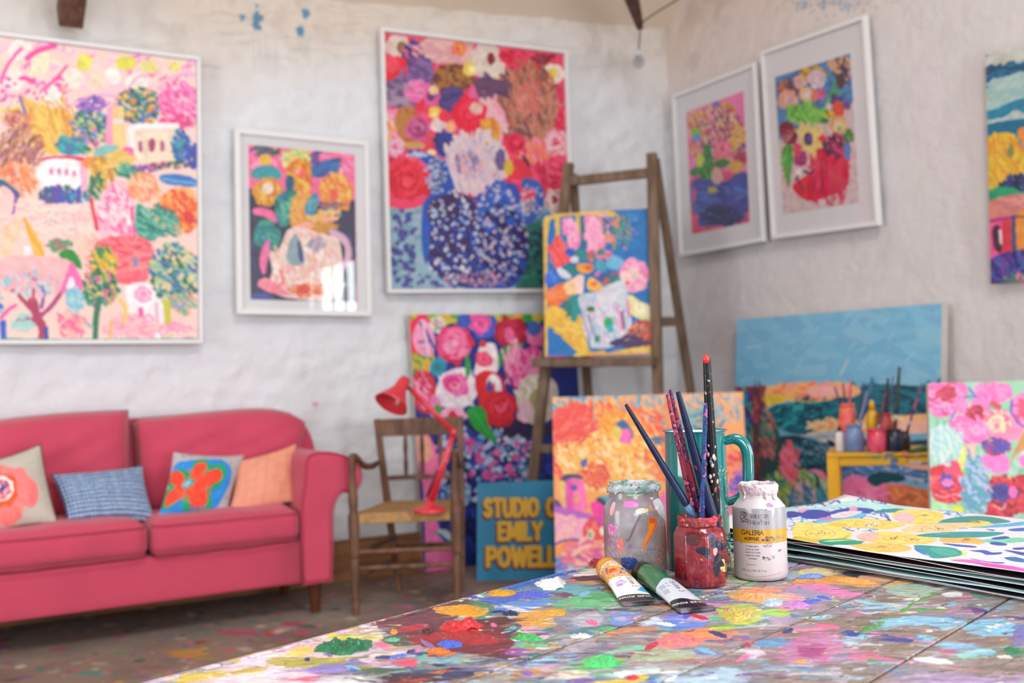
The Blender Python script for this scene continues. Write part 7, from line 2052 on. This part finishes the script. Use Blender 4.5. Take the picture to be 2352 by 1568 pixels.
# red painted jam jar, faceted
RR_, HR = .0352, .0935; cR = foot(1622, 1354, RR_)
cv, res, kk = wrapcanvas(1300, HR, RR_, cR, 1354, 'a01c2c')
n_ = vnoise(cv.H, cv.W, 9, None, 4)[..., None]; cv.im[..., :3] = hx('b02234')*n_*1.0+hx('701420')*(1-n_)
cv.T = (1350, 780, 2.45)
cv.hatch(['b03048', 'a82030', '8a1828', 'b84a60', '982030'], 260, 60, 16, 80, 665, 1220, 150, 170, box=True, a=.22)
cv.run('''
T 1350 780 2.45
P 3a3a60 690 1105 720 1110 735 1180 700 1175 690 1140
P 1f2440 610 1175 660 1170 690 1190 680 1225 650 1215 615 1200
P 1f2440 725 1140 770 1160 780 1190 740 1195 725 1180
P f4608c 785 1105 805 1110 808 1190 780 1180 775 1140
P 1a2038 720 1220 745 1215 760 1260 745 1310 720 1320 705 1290
P 1a2038 710 1280 740 1290 735 1340 715 1330
P e8c8cc 708 1190 720 1178 733 1186 728 1215 715 1220
P f0dc8c 752 1245 770 1255 800 1280 805 1310 790 1328 760 1318 745 1290 765 1285
P 8ab8a8 795 1240 810 1225 815 1270 800 1270
E 2a90b8 687 1230 14 6
P e8a03c 635 1232 652 1240 650 1245 636 1240
E 5a4a70 690 1110 12 30
P 5a1424 560 1090 640 1100 620 1160 560 1150
S 3a3050 10 740 1330 745 1370
''')
for k in range(40): cv.ell(['d8b0b8', '3a2030', 'e88a90'][k % 3], rng.uniform(520, 810), rng.uniform(1100, 1380), 3, 2, 0, .8)
cv.warp(1.5, 60); cv.soften(); mR = imat('red_paint_on_glass', cv.image('red_jar', .62), .2, bump=.3, bscale=90, coat=.6)
octo = lambda a: 1/ max(.93, math.cos(((a-.35) % (math.pi/4))-math.pi/8))*.955
root = empty('red_jar', tuple(cR)); fc = facing(cR)
lathe('jar_body', [(0, 0), (.028, 0), (.0325, .0015), (.0348, .006), (RR_, .012), (RR_, .066), (.0343, .0715), (.0310, .0765), (.0280, .0790), (.0280, .0830)], mR, root, 96, uvh=HR, rot=fc, rad_fn=lambda a, z: octo(a) if z < .074 and z > .002 else 1)
redwet = mat('wet_red_paint', '94141f', .2, col2='6e1018', scale=80, coat=.6, bump=.5, bscale=120)
lathe('jar_neck', [(.0268, .079), (.0285, .0795), (.0292, .082), (.0284, .0845), (.0290, .0868), (.0294, .0900), (.0286, .0930), (.0265, .0932), (.0252, .090), (.0250, .06), (0, .055)], redwet, root, 96, rad_fn=lump, z_fn=lambda a, r, z: .0006*math.sin(11*a)*(z > .09))
for da, zz, rr2, cc in ((.55, .0885, .0045, 'f03850'), (.75, .0915, .0035, 'f04058'), (-.9, .088, .003, 'c02434')):
    a = fc+math.pi+da; lathe('paint_lump', [(0, -rr2), (rr2*.8, -rr2*.6), (rr2, 0), (rr2*.7, rr2*.7), (0, rr2)], mat('paint_'+cc, cc, .4, bump=.6, bscale=200), root, 16, rad_fn=lump).location = (math.cos(a)*.0285, math.sin(a)*.0285, zz)
tag(root, 'small faceted glass jar coated in red paint, holding the paintbrushes', 'jar')

# clear jar smeared with paint
RG, HG = .0443, .1305; cG = foot(1470, 1332, RG)
cv, res, kk = wrapcanvas(1700, HG, RG, cG, 1332, '8a8790'); cv.hg = 1.0
n_ = vnoise(cv.H, cv.W, 10, None, 4); gr = vnoise(cv.H, cv.W, 90, None, 2)
cv.im[..., :3] = hx('96939c')*(.75+.5*n_[..., None]); cv.im[..., 3] = .48+.30*n_
zz = np.linspace(1, 0, cv.H)[:, None]; cv.im[..., 3] += .25*np.clip(.25-zz, 0, .25)*4*.5
m_ = (gr > .62)*(zz < .35); cv.im[..., :3] = np.where(m_[..., None], hx('a8a09c'), cv.im[..., :3]); 
cv.run('''
T 1350 780 2.45
P d8a8c8 130 930 148 930 145 970 130 990
P e87058 180 1130 200 1125 200 1185 180 1190 170 1165
P e868b0 125 1050 165 1060 160 1090 140 1110 125 1100
P f078c0 205 920 240 915 290 925 290 945 250 950 205 942
P e8a0a0 130 950 150 940 150 980 135 1000
P e0dcc0 275 965 300 955 345 960 340 975 300 985 280 980
P d8a040 355 945 365 945 368 970 355 972
P e07830 345 1005 385 1020 390 1050 365 1110 330 1160 305 1195 315 1140 335 1090 340 1040
P f09038 355 1040 380 1045 350 1110 320 1150 335 1100
P e85838 350 1012 380 1020 372 1040 350 1035
P d8d4dc 390 925 430 915 455 930 450 1000 440 1050 415 1010 395 980
P 90b840 440 950 468 955 470 1040 455 1070 440 1030
P 2a4a98 190 1235 230 1225 275 1235 275 1275 240 1295 200 1280
P 2a4a98 455 1230 475 1230 470 1280 450 1270
P a87868 410 1080 440 1070 455 1150 440 1260 410 1290 385 1260 400 1180
P e898a8 165 1240 180 1250 185 1275 170 1270
P 6a9cb8 150 1215 160 1225 150 1240
E 7a6a98 240 1165 14 16
P a0c8a0 200 865 280 850 330 870 300 890 220 885
''')
cv.hg = .85
cv.stroke('5a5860', 14, [(295, 1000), (265, 1060), (240, 1120), (225, 1130)], .8)
cv.hatch(['a88070', '98786c', 'b09084'], 60, 60, 7, 85, 420, 1170, 30, 110, a=.7)
cv.hatch(['c060a8', 'e8a0c8', 'b8b0c0', '7a7888'], 90, 26, 5, 60, 150, 1160, 30, 140, a=.7)
cv.dots(['e8e4e4', 'c8c4c8', '7a88a8', 'd8c8b8', '4a5a88', 'e8a060'], 230, 2.0, 300, 1255, 190, 90, box=True)
al = np.clip(cv.im[..., 3], 0, 1); cv.warp(1.5, 80)
gimg = cv.image('glass_smears', .95, alpha=np.clip(cv.im[..., 3], 0, 1))
m, N, L, b = new_mat('smeared_glass'); t = N.new('ShaderNodeTexImage'); t.image = gimg; L.new(t.outputs[0], b.inputs['Base Color']); b.inputs['Roughness'].default_value = .22; b.inputs['Coat Weight'].default_value = .4
tp = N.new('ShaderNodeBsdfTransparent'); tp.inputs[0].default_value = (.86, .88, .88, 1); mx = N.new('ShaderNodeMixShader'); out = [n for n in N if n.type == 'OUTPUT_MATERIAL'][0]
L.new(t.outputs[1], mx.inputs[0]); L.new(tp.outputs[0], mx.inputs[1]); L.new(b.outputs[0], mx.inputs[2]); L.new(mx.outputs[0], out.inputs[0])
root = empty('glass_jar', tuple(cG)); fc = facing(cG)
lathe('jar_body', [(.0, .0), (.037, .0), (.0425, .002), (RG, .008), (RG, .088), (.0430, .096), (.0395, .103), (.0362, .108), (.0352, .113), (.0352, .122)], m, root, 96, uvh=HG, rot=fc)
lathe('jar_floor', [(0, .004), (.040, .004), (.042, .010), (.041, .012), (0, .0085)], m, root, 64, uvh=HG)
rimm = mat('paint_caked_rim', 'b8c4cc', .35, col2='6a8a88', scale=55, bump=.6, bscale=120, coat=.4)
lathe('jar_rim', [(.0345, .1175), (.0362, .1180), (.0378, .1210), (.0380, .1260), (.0370, .1295), (.0352, .1300), (.0342, .1275), (.0340, .1200), (.0345, .1175)], rimm, root, 96, rad_fn=lump, z_fn=lambda a, r, z: .0006*math.sin(13*a))
for k in range(60):
    a = rr_.random()*6.28 if k > 12 else fc+math.pi-1.3+rr_.normal(0, .13); cc = ['e8a030', 'f0c060', 'e8703c', 'd8a830'][k % 4] if k <= 12 else ['e8e4ea', 'd8dce4', '3a5a9c', '2a7a6a', 'e88ac0', 'e8a030', 'b03040', '8ab850', 'f0f0f4'][rr_.integers(9)]
    s_ = rr_.uniform(.0008, .0016); q = .0368 if k > 12 else .0382
    lathe('paint_lump', [(0, -s_), (s_*.9, -s_*.6), (s_*1.3, 0), (s_*.9, s_*.6), (0, s_*.9)], mat('paint_'+cc, cc, .4, bump=.6, bscale=200), root, 10, rad_fn=lump).location = (math.cos(a)*q, math.sin(a)*q, rr_.uniform(.117, .1305) if k > 12 else rr_.uniform(.124, .131))
tag(root, 'large clear glass jar smeared with dried paint, beside the teal jug', 'jar')

# teal enamel jug
RP0, RP1, HP = .0463, .0432, .2015; cP = foot(1622, 1323, RP0)+np.array([.008, .012, 0])
teal = mat('teal_enamel', '0f7476', .12, vary=.10, scale=6, coat=.6); teald = mat('teal_enamel_rim', '0f6a78', .18, coat=.6); ivory = mat('ivory_enamel', 'e2e6dc', .2)
root = empty('enamel_jug', tuple(cP))
lathe('jug_body', [(0, 0), (.043, 0), (.0458, .0012), (RP0, .004), (.0461, .02), (.0449, .10), (RP1, .196), (RP1, .199)], teal, root, 96)
lathe('jug_lining', [(RP1-.0003, .1998), (.0425, .198), (.0435, .10), (.0445, .006), (0, .006)], ivory, root, 72)
lathe('jug_rim', [(RP1-.0008, .1980), (.0446, .1984), (.0462, .1990), (.0467, .1998), (.0461, .2005), (.0446, .2004), (RP1-.0008, .1998), (RP1-.0008, .1980)], teald, root, 96)
hr = unit(np.array([_r0[0], _r0[1], 0])-.22*unit(np.array([_f[0], _f[1], 0])))
def hp(q, z): return tuple(hr*q+np.array([0, 0, z]))
tube('jug_handle', [hp(.0425, .183), hp(.056, .1865), hp(.0675, .181), hp(.0735, .168), hp(.0745, .150), hp(.0735, .128), hp(.069, .112), hp(.060, .101), hp(.0435, .0955)], [.0048, .0062, .0066, .0066, .0065, .0064, .0062, .0056, .0046], teal, root, n=20, squash=1.25)
spk = mat('cream_specks', 'd8cc98', .5, bump=.5, bscale=200)
vv, ff = [], []
fcp = facing(cP)+math.pi
for k in range(150):              # dried paint specks on the enamel, densest low on the right
    lowr = k % 3 != 0; z = rr_.uniform(.003, .05)**1.0 if lowr else rr_.uniform(.004, .15); a = fcp+(rr_.uniform(.7, 1.55) if lowr else rr_.uniform(.45, 1.5)); s_ = rr_.uniform(.0005, .0022 if lowr and z < .03 else .0014)
    rad = RP0-(RP0-RP1)*z/.196+.0002; C_ = np.array([math.cos(a)*rad, math.sin(a)*rad, z]); t_ = np.array([-math.sin(a), math.cos(a), 0]); n0 = len(vv)
    vv.append(C_+.0006*np.array([math.cos(a), math.sin(a), 0]))
    for i in range(7): e = 6.283*i/7; kx = rr_.uniform(.7, 1.2)*s_; vv.append(C_+t_*math.cos(e)*kx*.8+np.array([0, 0, math.sin(e)*kx*1.3]))
    ff += [(n0, n0+1+i, n0+1+(i+1) % 7) for i in range(7)]
o = mesh_obj('paint_specks', vv, ff, spk, root, smooth=True); o['kind'] = 'stuff'
aa = fcp+.25
P_ = [(math.cos(aa+q)*(r_), math.sin(aa+q)*r_, z) for q, r_, z in ((0, .0455, .055), (.12, .0456, .072), (.2, .0452, .090), (.36, .0452, .100), (.42, .045, .112))]
tag(root, 'tall teal enamel jug with an ivory lining, behind the red jar', 'jug')

# brushes in the red jar
dj = (cR-CAM) @ _f; G1 = 'paintbrushes standing in the red jar'
def speckled(name, c1, c2, c3, sc_=90, rough=.3, thr=.5):
    """lacquered handle with dried paint of two further colours"""
    m, N, L, b = new_mat(name); b.inputs['Roughness'].default_value = rough; b.inputs['Specular IOR Level'].default_value = .22
    tc = N.new('ShaderNodeTexCoord'); n1 = N.new('ShaderNodeTexNoise'); n1.inputs['Scale'].default_value = sc_; n1.inputs['Detail'].default_value = 3; L.new(tc.outputs['Object'], n1.inputs[0])
    cr = N.new('ShaderNodeValToRGB'); cr.color_ramp.interpolation = 'CONSTANT'; e = cr.color_ramp.elements; e[0].color = lin(c1); e[1].position = thr; e[1].color = lin(c2); q = e.new(thr+.09); q.color = lin(c3); q2 = e.new(.36); q2.color = lin(c1); q0 = e[0]; q0.color = lin(c3 if thr < .5 else c1)
    L.new(n1.outputs['Fac'], cr.inputs[0]); L.new(cr.outputs[0], b.inputs['Base Color'])
    bp = N.new('ShaderNodeBump'); bp.inputs['Strength'].default_value = .25; bp.inputs['Distance'].default_value = .001; L.new(n1.outputs['Fac'], bp.inputs['Height']); L.new(bp.outputs[0], b.inputs['Normal']); return m
bluef = mat('blue_coated_ferrule', '2f5c92', .4, col2='5a86b0', scale=90)
redf = mat('red_coated_ferrule', '9c2434', .4, col2='7a1a28', scale=90)
def jb(tx, ty, ex, ey, off, eo, rt, rm, m, lab, ferr, fa=.78):
    brush(atd(tx, ty, dj+off), atd(ex, ey, dj+eo), rt, rm, m, lab, ferr, G1, fa, hair='6a2028', n=20)
jb(1437, 928, 1652, 1282, .0, .004, .0026, .0058, navy, 'long navy brush leaning far left out of the red jar', bluef, .66)
jb(1531, 901, 1622, 1300, .025, .006, .0022, .0046, speckled('pink_red_handle', 'a8324a', '5a2040', 'd86a90', 110), 'thin brush with a pink-red speckled handle, leftmost of the upright brushes', redf, .70)
jb(1539, 894, 1640, 1305, .010, .004, .0024, .0050, speckled('crimson_purple_handle', '8a2438', '2c2450', 'b04a5c', 100), 'brush with a crimson and purple handle crossing the pink-red one', redf, .70)
jb(1557, 899, 1664, 1288, -.008, -.012, .0034, .0078, speckled('navy_pink_handle', '0e1a3c', '161636', '7c3570', 55, thr=.60), 'thick navy brush with a pink paint patch, leaning left in front of the jug', navy, .80)
jb(1623, 820, 1648, 1310, -.004, .002, .0052, .0082, speckled('black_spattered_handle', '0e0e11', '1c1a1e', 'a8a4a8', 75, thr=.60), 'tallest brush, thick and black with green and white spatters and a red tip', redf, .74)
jb(1621, 925, 1608, 1300, -.016, -.012, .0026, .0040, speckled('blue_violet_handle', '1f4a80', '2a2f68', 'a05a98', 100), 'slender blue and violet brush standing in front of the tall black brush', bluef, .72)
o = lathe('paint_blob', [(0, -.008), (.0030, -.007), (.0046, -.003), (.0047, .0), (.0038, .0028), (.0018, .0038), (0, .004)], mat('paint_e02c28', 'e02c28', .35), None, 20); 
tall = [q for q in COL.objects if q.get('label', '').startswith('tallest brush')][0]
o.location = Vector(atd(1622, 822, dj-.006))-tall.location; o.parent = tall; o.name = 'paint_tip'
gb = [(.13, 'green', '3f9c3c', .0058), (.23, 'g2', '2f7a34', .0062), (.335, 'w', 'c8b8b0', .0064), (.56, 'w2', 'e8dcd8', .0084), (.615, 'p', 'f0b0a0', .0086), (.665, 'lg', '6ac83c', .0087), (.70, 'r', 'c82838', .0086)]
A_, B_ = atd(1623, 820, dj-.004), atd(1648, 1310, dj+.002)
side = -unit(np.array([_f[0], _f[1], 0]))
for k in range(110):               # spatters along the tall brush
    t = rr_.uniform(.05, .68); cc = (['3f9c3c', '2f7a34', 'c8b8b0', '8a3040'] if t < .4 else ['e8dcd8', 'f0b0a0', 'c8ccd8', '4a88a0'] if t < .6 else ['6ac83c', 'c82838', 'f0b0a0', 'e8dcd8'])[rr_.integers(4)]
    ang = rr_.normal(0, .8); d = side*math.cos(ang)+np.array([_r0[0], _r0[1], 0])*math.sin(ang); rb_ = .0052+(.0082-.0052)*min(1, t/.6)*.85
    s_ = rr_.uniform(.0008, .0020)*(1.7 if t > .4 else 1); o = lathe('paint_spatter', [(0, -s_*1.8), (s_*.7, -s_*1.0), (s_*.9, 0), (s_*.5, s_*1.3), (0, s_*1.9)], mat('paint_'+cc, cc, .4, bump=.6, bscale=200), tall, 8, rad_fn=lump)
    o.location = Vector(A_+(B_-A_)*t+d*rb_*.78)-tall.location

# paint tubes on the table
def tube_img(name, base, cap_col, split, art):
    W_, H_2 = 900, 1300; cv = Canvas(W_, H_2, base, tf=lambda p: p); cv.streak = .01; art(cv); cv.soften(); return imat(name, cv.image(name, .95), .22, coat=.5)
def art1(cv):      # u: around (x), top surface is x about 225; y runs from cap (0) to crimp (H)
    cv.im[:520, :, :3] = hx('f0a428'); cv.poly('f0a428', [(0, 500), (450, 500), (450, 600), (225, 640), (0, 560)]); cv.stroke('f0ece0', 70, [(0, 110), (450, 110)])
    for i in range(9): cv.stroke('3a3020', 9, [(60+i*42, 96), (72+i*42, 124)])
    for c_, x, y, rx, ry in (('f0e8e0', 250, 240, 90, 60), ('2a4a78', 330, 420, 80, 56), ('e84028', 140, 400, 70, 60), ('f0d8a0', 300, 300, 60, 36), ('4a8a4a', 400, 330, 50, 50), ('8ac8a8', 330, 560, 60, 26), ('e8a0b0', 200, 560, 90, 40), ('c8b8d8', 170, 800, 70, 50), ('b088c0', 140, 860, 40, 26), ('2a98e8', 370, 990, 70, 60), ('3aa8e8', 330, 1040, 60, 34), ('2a3a60', 90, 300, 26, 60)): cv.ell(c_, x, y, rx, ry, .3, 1)
    for k in range(160): cv.ell(['f8f0e0', 'e89030', '2a4a78', 'e85030', '5ab070', 'f0e070', '3a3a4a'][rng.integers(7)], rng.uniform(20, 430), rng.uniform(60, 620), rng.uniform(5, 24), rng.uniform(3, 10), rng.random()*3)
    cv.T = (0, 0, 1); text(cv, 'System 3', 250, 660, 54, '201c28', .14, .22, ang=90); text(cv, 'Acrylic', 170, 660, 34, '3a3640', .14, .25, ang=90)
    cv.im[1130:, :, :3] = hx('1c1a24'); text(cv, 'DALER ROWNEY', 385, 1165, 34, 'f0f0f4', .16, .25, ang=180)
def art2(cv):
    cv.im[...,:3] = hx('c4ccd8'); cv.im[:520, :, :3] = hx('1f6a44'); cv.poly('1f6a44', [(-60, 470), (200, 470), (500, 470), (600, 560), (420, 600), (225, 560), (100, 640), (-40, 660)])
    cv.stroke('e8e030', 12, [(300, 150), (330, 230)]); cv.ell('6a98c8', 420, 470, 30, 50, 0); cv.ell('d8e0ec', 430, 500, 20, 30, 0)
    cv.T = (0, 0, 1); text(cv, 'System 3', 235, 650, 54, '201c28', .13, .22, ang=90); text(cv, 'Acrylic', 170, 680, 30, '3a3640', .13, .25, ang=90)
    for i in range(6): cv.stroke('6a7080', 5, [(80+i*13, 700), (80+i*13, 790)]); cv.stroke('6a7080', 5, [(80+i*13, 820), (80+i*13, 920)])
    cv.im[1140:, :, :3] = hx('1a1824'); cv.ell('1a1824', 140, 1140, 130, 60, 0); text(cv, 'DALER ROWNEY', 385, 1172, 34, 'e8ecf4', .16, .25, ang=180)
foil = mat('dark_tube_foil', '33323c', .28, .6, col2='8a8a94', scale=60)
pw_ = lambda x, y: at(np.array(float(x)), np.array(float(y)), 2, TZ)[:2]
squeeze_tube('paint_tube', 'orange and white paint tube smeared with colours, lying in front of the clear jar', pw_(1402, 1336), pw_(1467, 1386), .0155, .0235, tube_img('tube_label_orange', 'ece8e6', None, .4, art1), mat('orange_cap_plastic', 'd8901c', .35), foil, .014, grp='paint tubes')
squeeze_tube('paint_tube', 'green and silver paint tube with a black cap, lying in front of the red jar', pw_(1487, 1347), pw_(1592, 1400), .0155, .0225, tube_img('tube_label_green', 'c4ccd8', None, .4, art2), mat('black_cap_plastic', '101012', .3), foil, .016, grp='paint tubes')

# ------------------------------------------------------------------ stack of loose prints
SPL = Plane((1.105, 1.405, .7865), (1.155, .74, .7865), (1.492, 1.42, .7865))
cv = SPL.canvas(1500, 'f0ecf4'); cv.rough = .08
cv.run('''
T 1780 1120 3.5
h 2a98e8,3a78d8,58b8f0,2a50c0 260 60 16 5 400 230 500 110
P b8f0e8 100 165 400 150 600 118 900 140 1100 170 700 165 560 155 300 180 100 190
P 2a40b0 190 190 330 175 420 190 440 220 340 250 220 240
P 2a38a0 100 190 180 195 190 230 100 240
P 2a48b8 430 200 600 160 780 170 760 200 560 220
P 6ac8f0 330 260 500 240 700 200 720 230 560 260 380 280
P f8a8d0 170 180 260 170 220 200
P f8a0d0 600 160 640 150 660 180 600 190
P f07ab0 350 245 420 235 480 245 400 258
P f8e0ec 460 215 560 190 700 190 600 230 500 240
h 3a88e8,58a8f0 70 50 12 0 1380 250 160 80
P 1f98a0 790 185 960 165 1040 175 980 195 820 200
P 1f9890 1300 270 1500 230 1700 230 1890 270 1700 290 1450 285
P 58b8e8 1300 280 1500 285 1800 290 2002 270 2002 300 1600 320
P f8e068 940 220 1000 180 1180 175 1330 200 1350 250 1250 290 1080 290 990 270
P f4c8c8 960 250 1000 200 1090 210 1120 260 1050 280
P f8e068 400 290 560 250 800 250 1000 280 1040 300 900 330 700 320 500 310
P f8c848 420 290 560 285 560 310 440 310
P f8e878 160 290 300 280 500 310 620 360 560 400 400 415 160 410
P f0c038 160 380 330 400 540 390 600 350 560 400 400 420 160 420
P f8d8a0 1010 340 1100 300 1400 280 1700 280 1740 300 1500 320 1400 345 1150 355
P f8e070 650 380 760 350 1000 350 1200 380 1300 410 1200 440 950 440 750 420
P f4c8b8 650 385 760 350 830 360 800 410 720 415
P f8d068 600 440 800 430 1000 440 1090 470 1000 500 760 490
P f8c060 1320 400 1450 385 1620 400 1680 440 1500 450 1350 430
P f8e070 1530 290 1640 265 1730 280 1650 310 1560 310
P 1fa088 350 410 460 400 600 400 700 430 600 440 480 440 400 450
P 28a870 480 420 620 410 720 420 600 432
P a8e8a8 380 420 460 405 640 405 500 415
P 1fa0a0 1140 370 1400 350 1700 350 1840 360 1700 390 1400 395 1200 385
P 78d8b0 1640 420 1800 400 2002 400 2002 430 1800 440
P 1fa0a0 1110 450 1300 460 1450 480 1500 530 1400 550 1280 555 1200 510
P 38b8a0 1240 470 1400 480 1470 520 1400 540 1300 520
P d8f090 1480 490 1540 500 1530 540 1440 565 1380 560 1500 530
P 3a80e0 1110 470 1170 480 1230 540 1280 555 1160 510
P f8e8b8 700 280 800 270 840 290 760 310
P f0eef8 1340 440 1560 440 1740 460 2002 450 2002 660 1750 600 1560 580 1400 550 1530 540 1520 500
P 2a58c0 1340 438 1450 445 1600 462 1600 475 1450 462
P 2a58c0 1560 498 1680 495 1740 515 1820 515 1810 530 1700 535 1650 515
P 2a58c0 1840 495 2002 520 2002 545 1920 525
P 2a58c0 1720 440 1760 430 1860 445 1840 460 1760 455
P 2a78b8 1840 560 1920 555 2002 575 2002 600 1900 590
P 3a50b8 1560 560 1700 590 1840 600 1800 610 1640 585
P 2a58c0 1740 400 1840 385 1880 400 1780 412
P 3a78c8 1690 330 1760 335 1740 345
P 3a70c8 1880 330 2002 320 2002 345 1900 345
P 3a48b0 1910 480 2002 478 2002 492 1930 495
P f870c8 1400 575 1550 572 1700 600 2002 650 2002 700 1850 670 1600 610
P f860c0 1600 590 1800 620 2002 670 2002 800 1700 640
''')
cv.hg = 0
for cx, cy, rx in ((760, 285, 80), (360, 360, 80), (1200, 220, 60), (1310, 325, 90), (960, 395, 60), (860, 460, 60), (1530, 412, 40), (1100, 405, 40), (1620, 275, 30)):
    for k in range(16): t = rng.random()*6.28; q = rng.random(); cv.stroke(['8a4a2c', 'd85a3c', '5a3020', 'a8682c'][k % 4], 6, [(cx+math.cos(t)*rx*q, cy+math.sin(t)*rx*.2*q), (cx+math.cos(t)*rx*q+rng.normal(0, 16), cy+math.sin(t)*rx*.2*q+rng.normal(0, 5))])
    for k in range(10): t = rng.random()*6.28; cv.stroke(['f0a820', 'f8d040', 'e8b8b0'][k % 3], 7, [(cx+math.cos(t+e)*rx*1.5, cy+math.sin(t+e)*rx*.45) for e in (0, .4, .8)])
cv.warp(1.2, 60); cv.soften(); top_m = imat('print_lemons', cv.image('print_lemons', .85), .35, spec=.4)
paper = mat('print_paper', 'f0f0f0', .5)
def sheet(i, label, pl_off, m, z0, curl, seed):
    r_ = np.random.default_rng(seed); nu, nv = 44, 22; v = []; uv = []; ph = r_.random(4)*6.28; k = r_.uniform(2.5, 5, 2)
    rot = r_.normal(0, .012) if i < 7 else 0; c_, s_ = math.cos(rot), math.sin(rot); cc = SPL.pt(SPL.w/2, SPL.h/2)
    for j in range(nv+1):
        for q in range(nu+1):
            a, b_ = q/nu*SPL.w, j/nv*SPL.h; p = SPL.pt(a, b_)-cc; p = np.array([p[0]*c_-p[1]*s_, p[0]*s_+p[1]*c_, 0])+cc*[1, 1, 0]+[pl_off[0], pl_off[1], 0]
            near = (1-j/nv)**2; z = z0+curl*(.5+.5*math.sin(k[0]*q/nu*2+ph[0]))*near+.0012*math.sin(k[1]*q/nu*3+ph[1])*(1-j/nv)
            if i == 7: z = .7865-.002*math.sin(q/nu*3.2)*near-.004*(q/nu)**2*near*0+.010*max(0, (j/nv-.8)/.2)**2*max(0, 1-q/nu*6)+.0015*math.sin(q/nu*9)*near
            v.append((p[0], p[1], z)); uv.append((q/nu, 1-j/nv))
    f = [(j*(nu+1)+q, (j+1)*(nu+1)+q, (j+1)*(nu+1)+q+1, j*(nu+1)+q+1) for j in range(nv) for q in range(nu)]
    o = mesh_obj('art_print', v, f, m, uvs=uv, smooth=True); s2 = o.modifiers.new('thick', 'SOLIDIFY'); s2.thickness = .0010; s2.offset = 1 if o.data.polygons[0].normal.z < 0 else -1
    o.data.materials.append(paper); s2.material_offset_rim = 1
    c = Vector((float(cc[0]), float(cc[1]), z0)); o.data.transform(Matrix.Translation(-c)); o.location = c
    return tag(o, label, 'art print', 'loose prints stacked on the table')
for i, (lb, col, z, cu, off) in enumerate((('bottom sheet of the stack of prints, lying flat on the table', 'c8ccd0', .7508, .002, (.012, 0)), ('dark-edged print second from the bottom of the stack', '30303a', .7545, .004, (.008, .004)),
        ('print with a pale blue sheen, third from the bottom of the stack', '8ab8c0', .7588, .003, (-.004, .0)), ('black-backed print in the middle of the stack', '1c1c22', .7628, .005, (.006, -.004)),
        ('pale teal print just above the middle of the stack', '7aa8b0', .7680, .004, (.0, .004)), ('dark red print third from the top of the stack', '50202c', .7728, .004, (.01, .0)), ('dark print directly under the lemon print', '2a2a30', .7780, .003, (.006, .002)))):
    sheet(i, lb, off, mat('print_ink_'+col, col, .35, vary=.3, scale=8), z, cu, 20+i)
sheet(7, 'top print with yellow flowers on blue and white, lying on the stack', (0, 0), top_m, .7865, 0, 40)
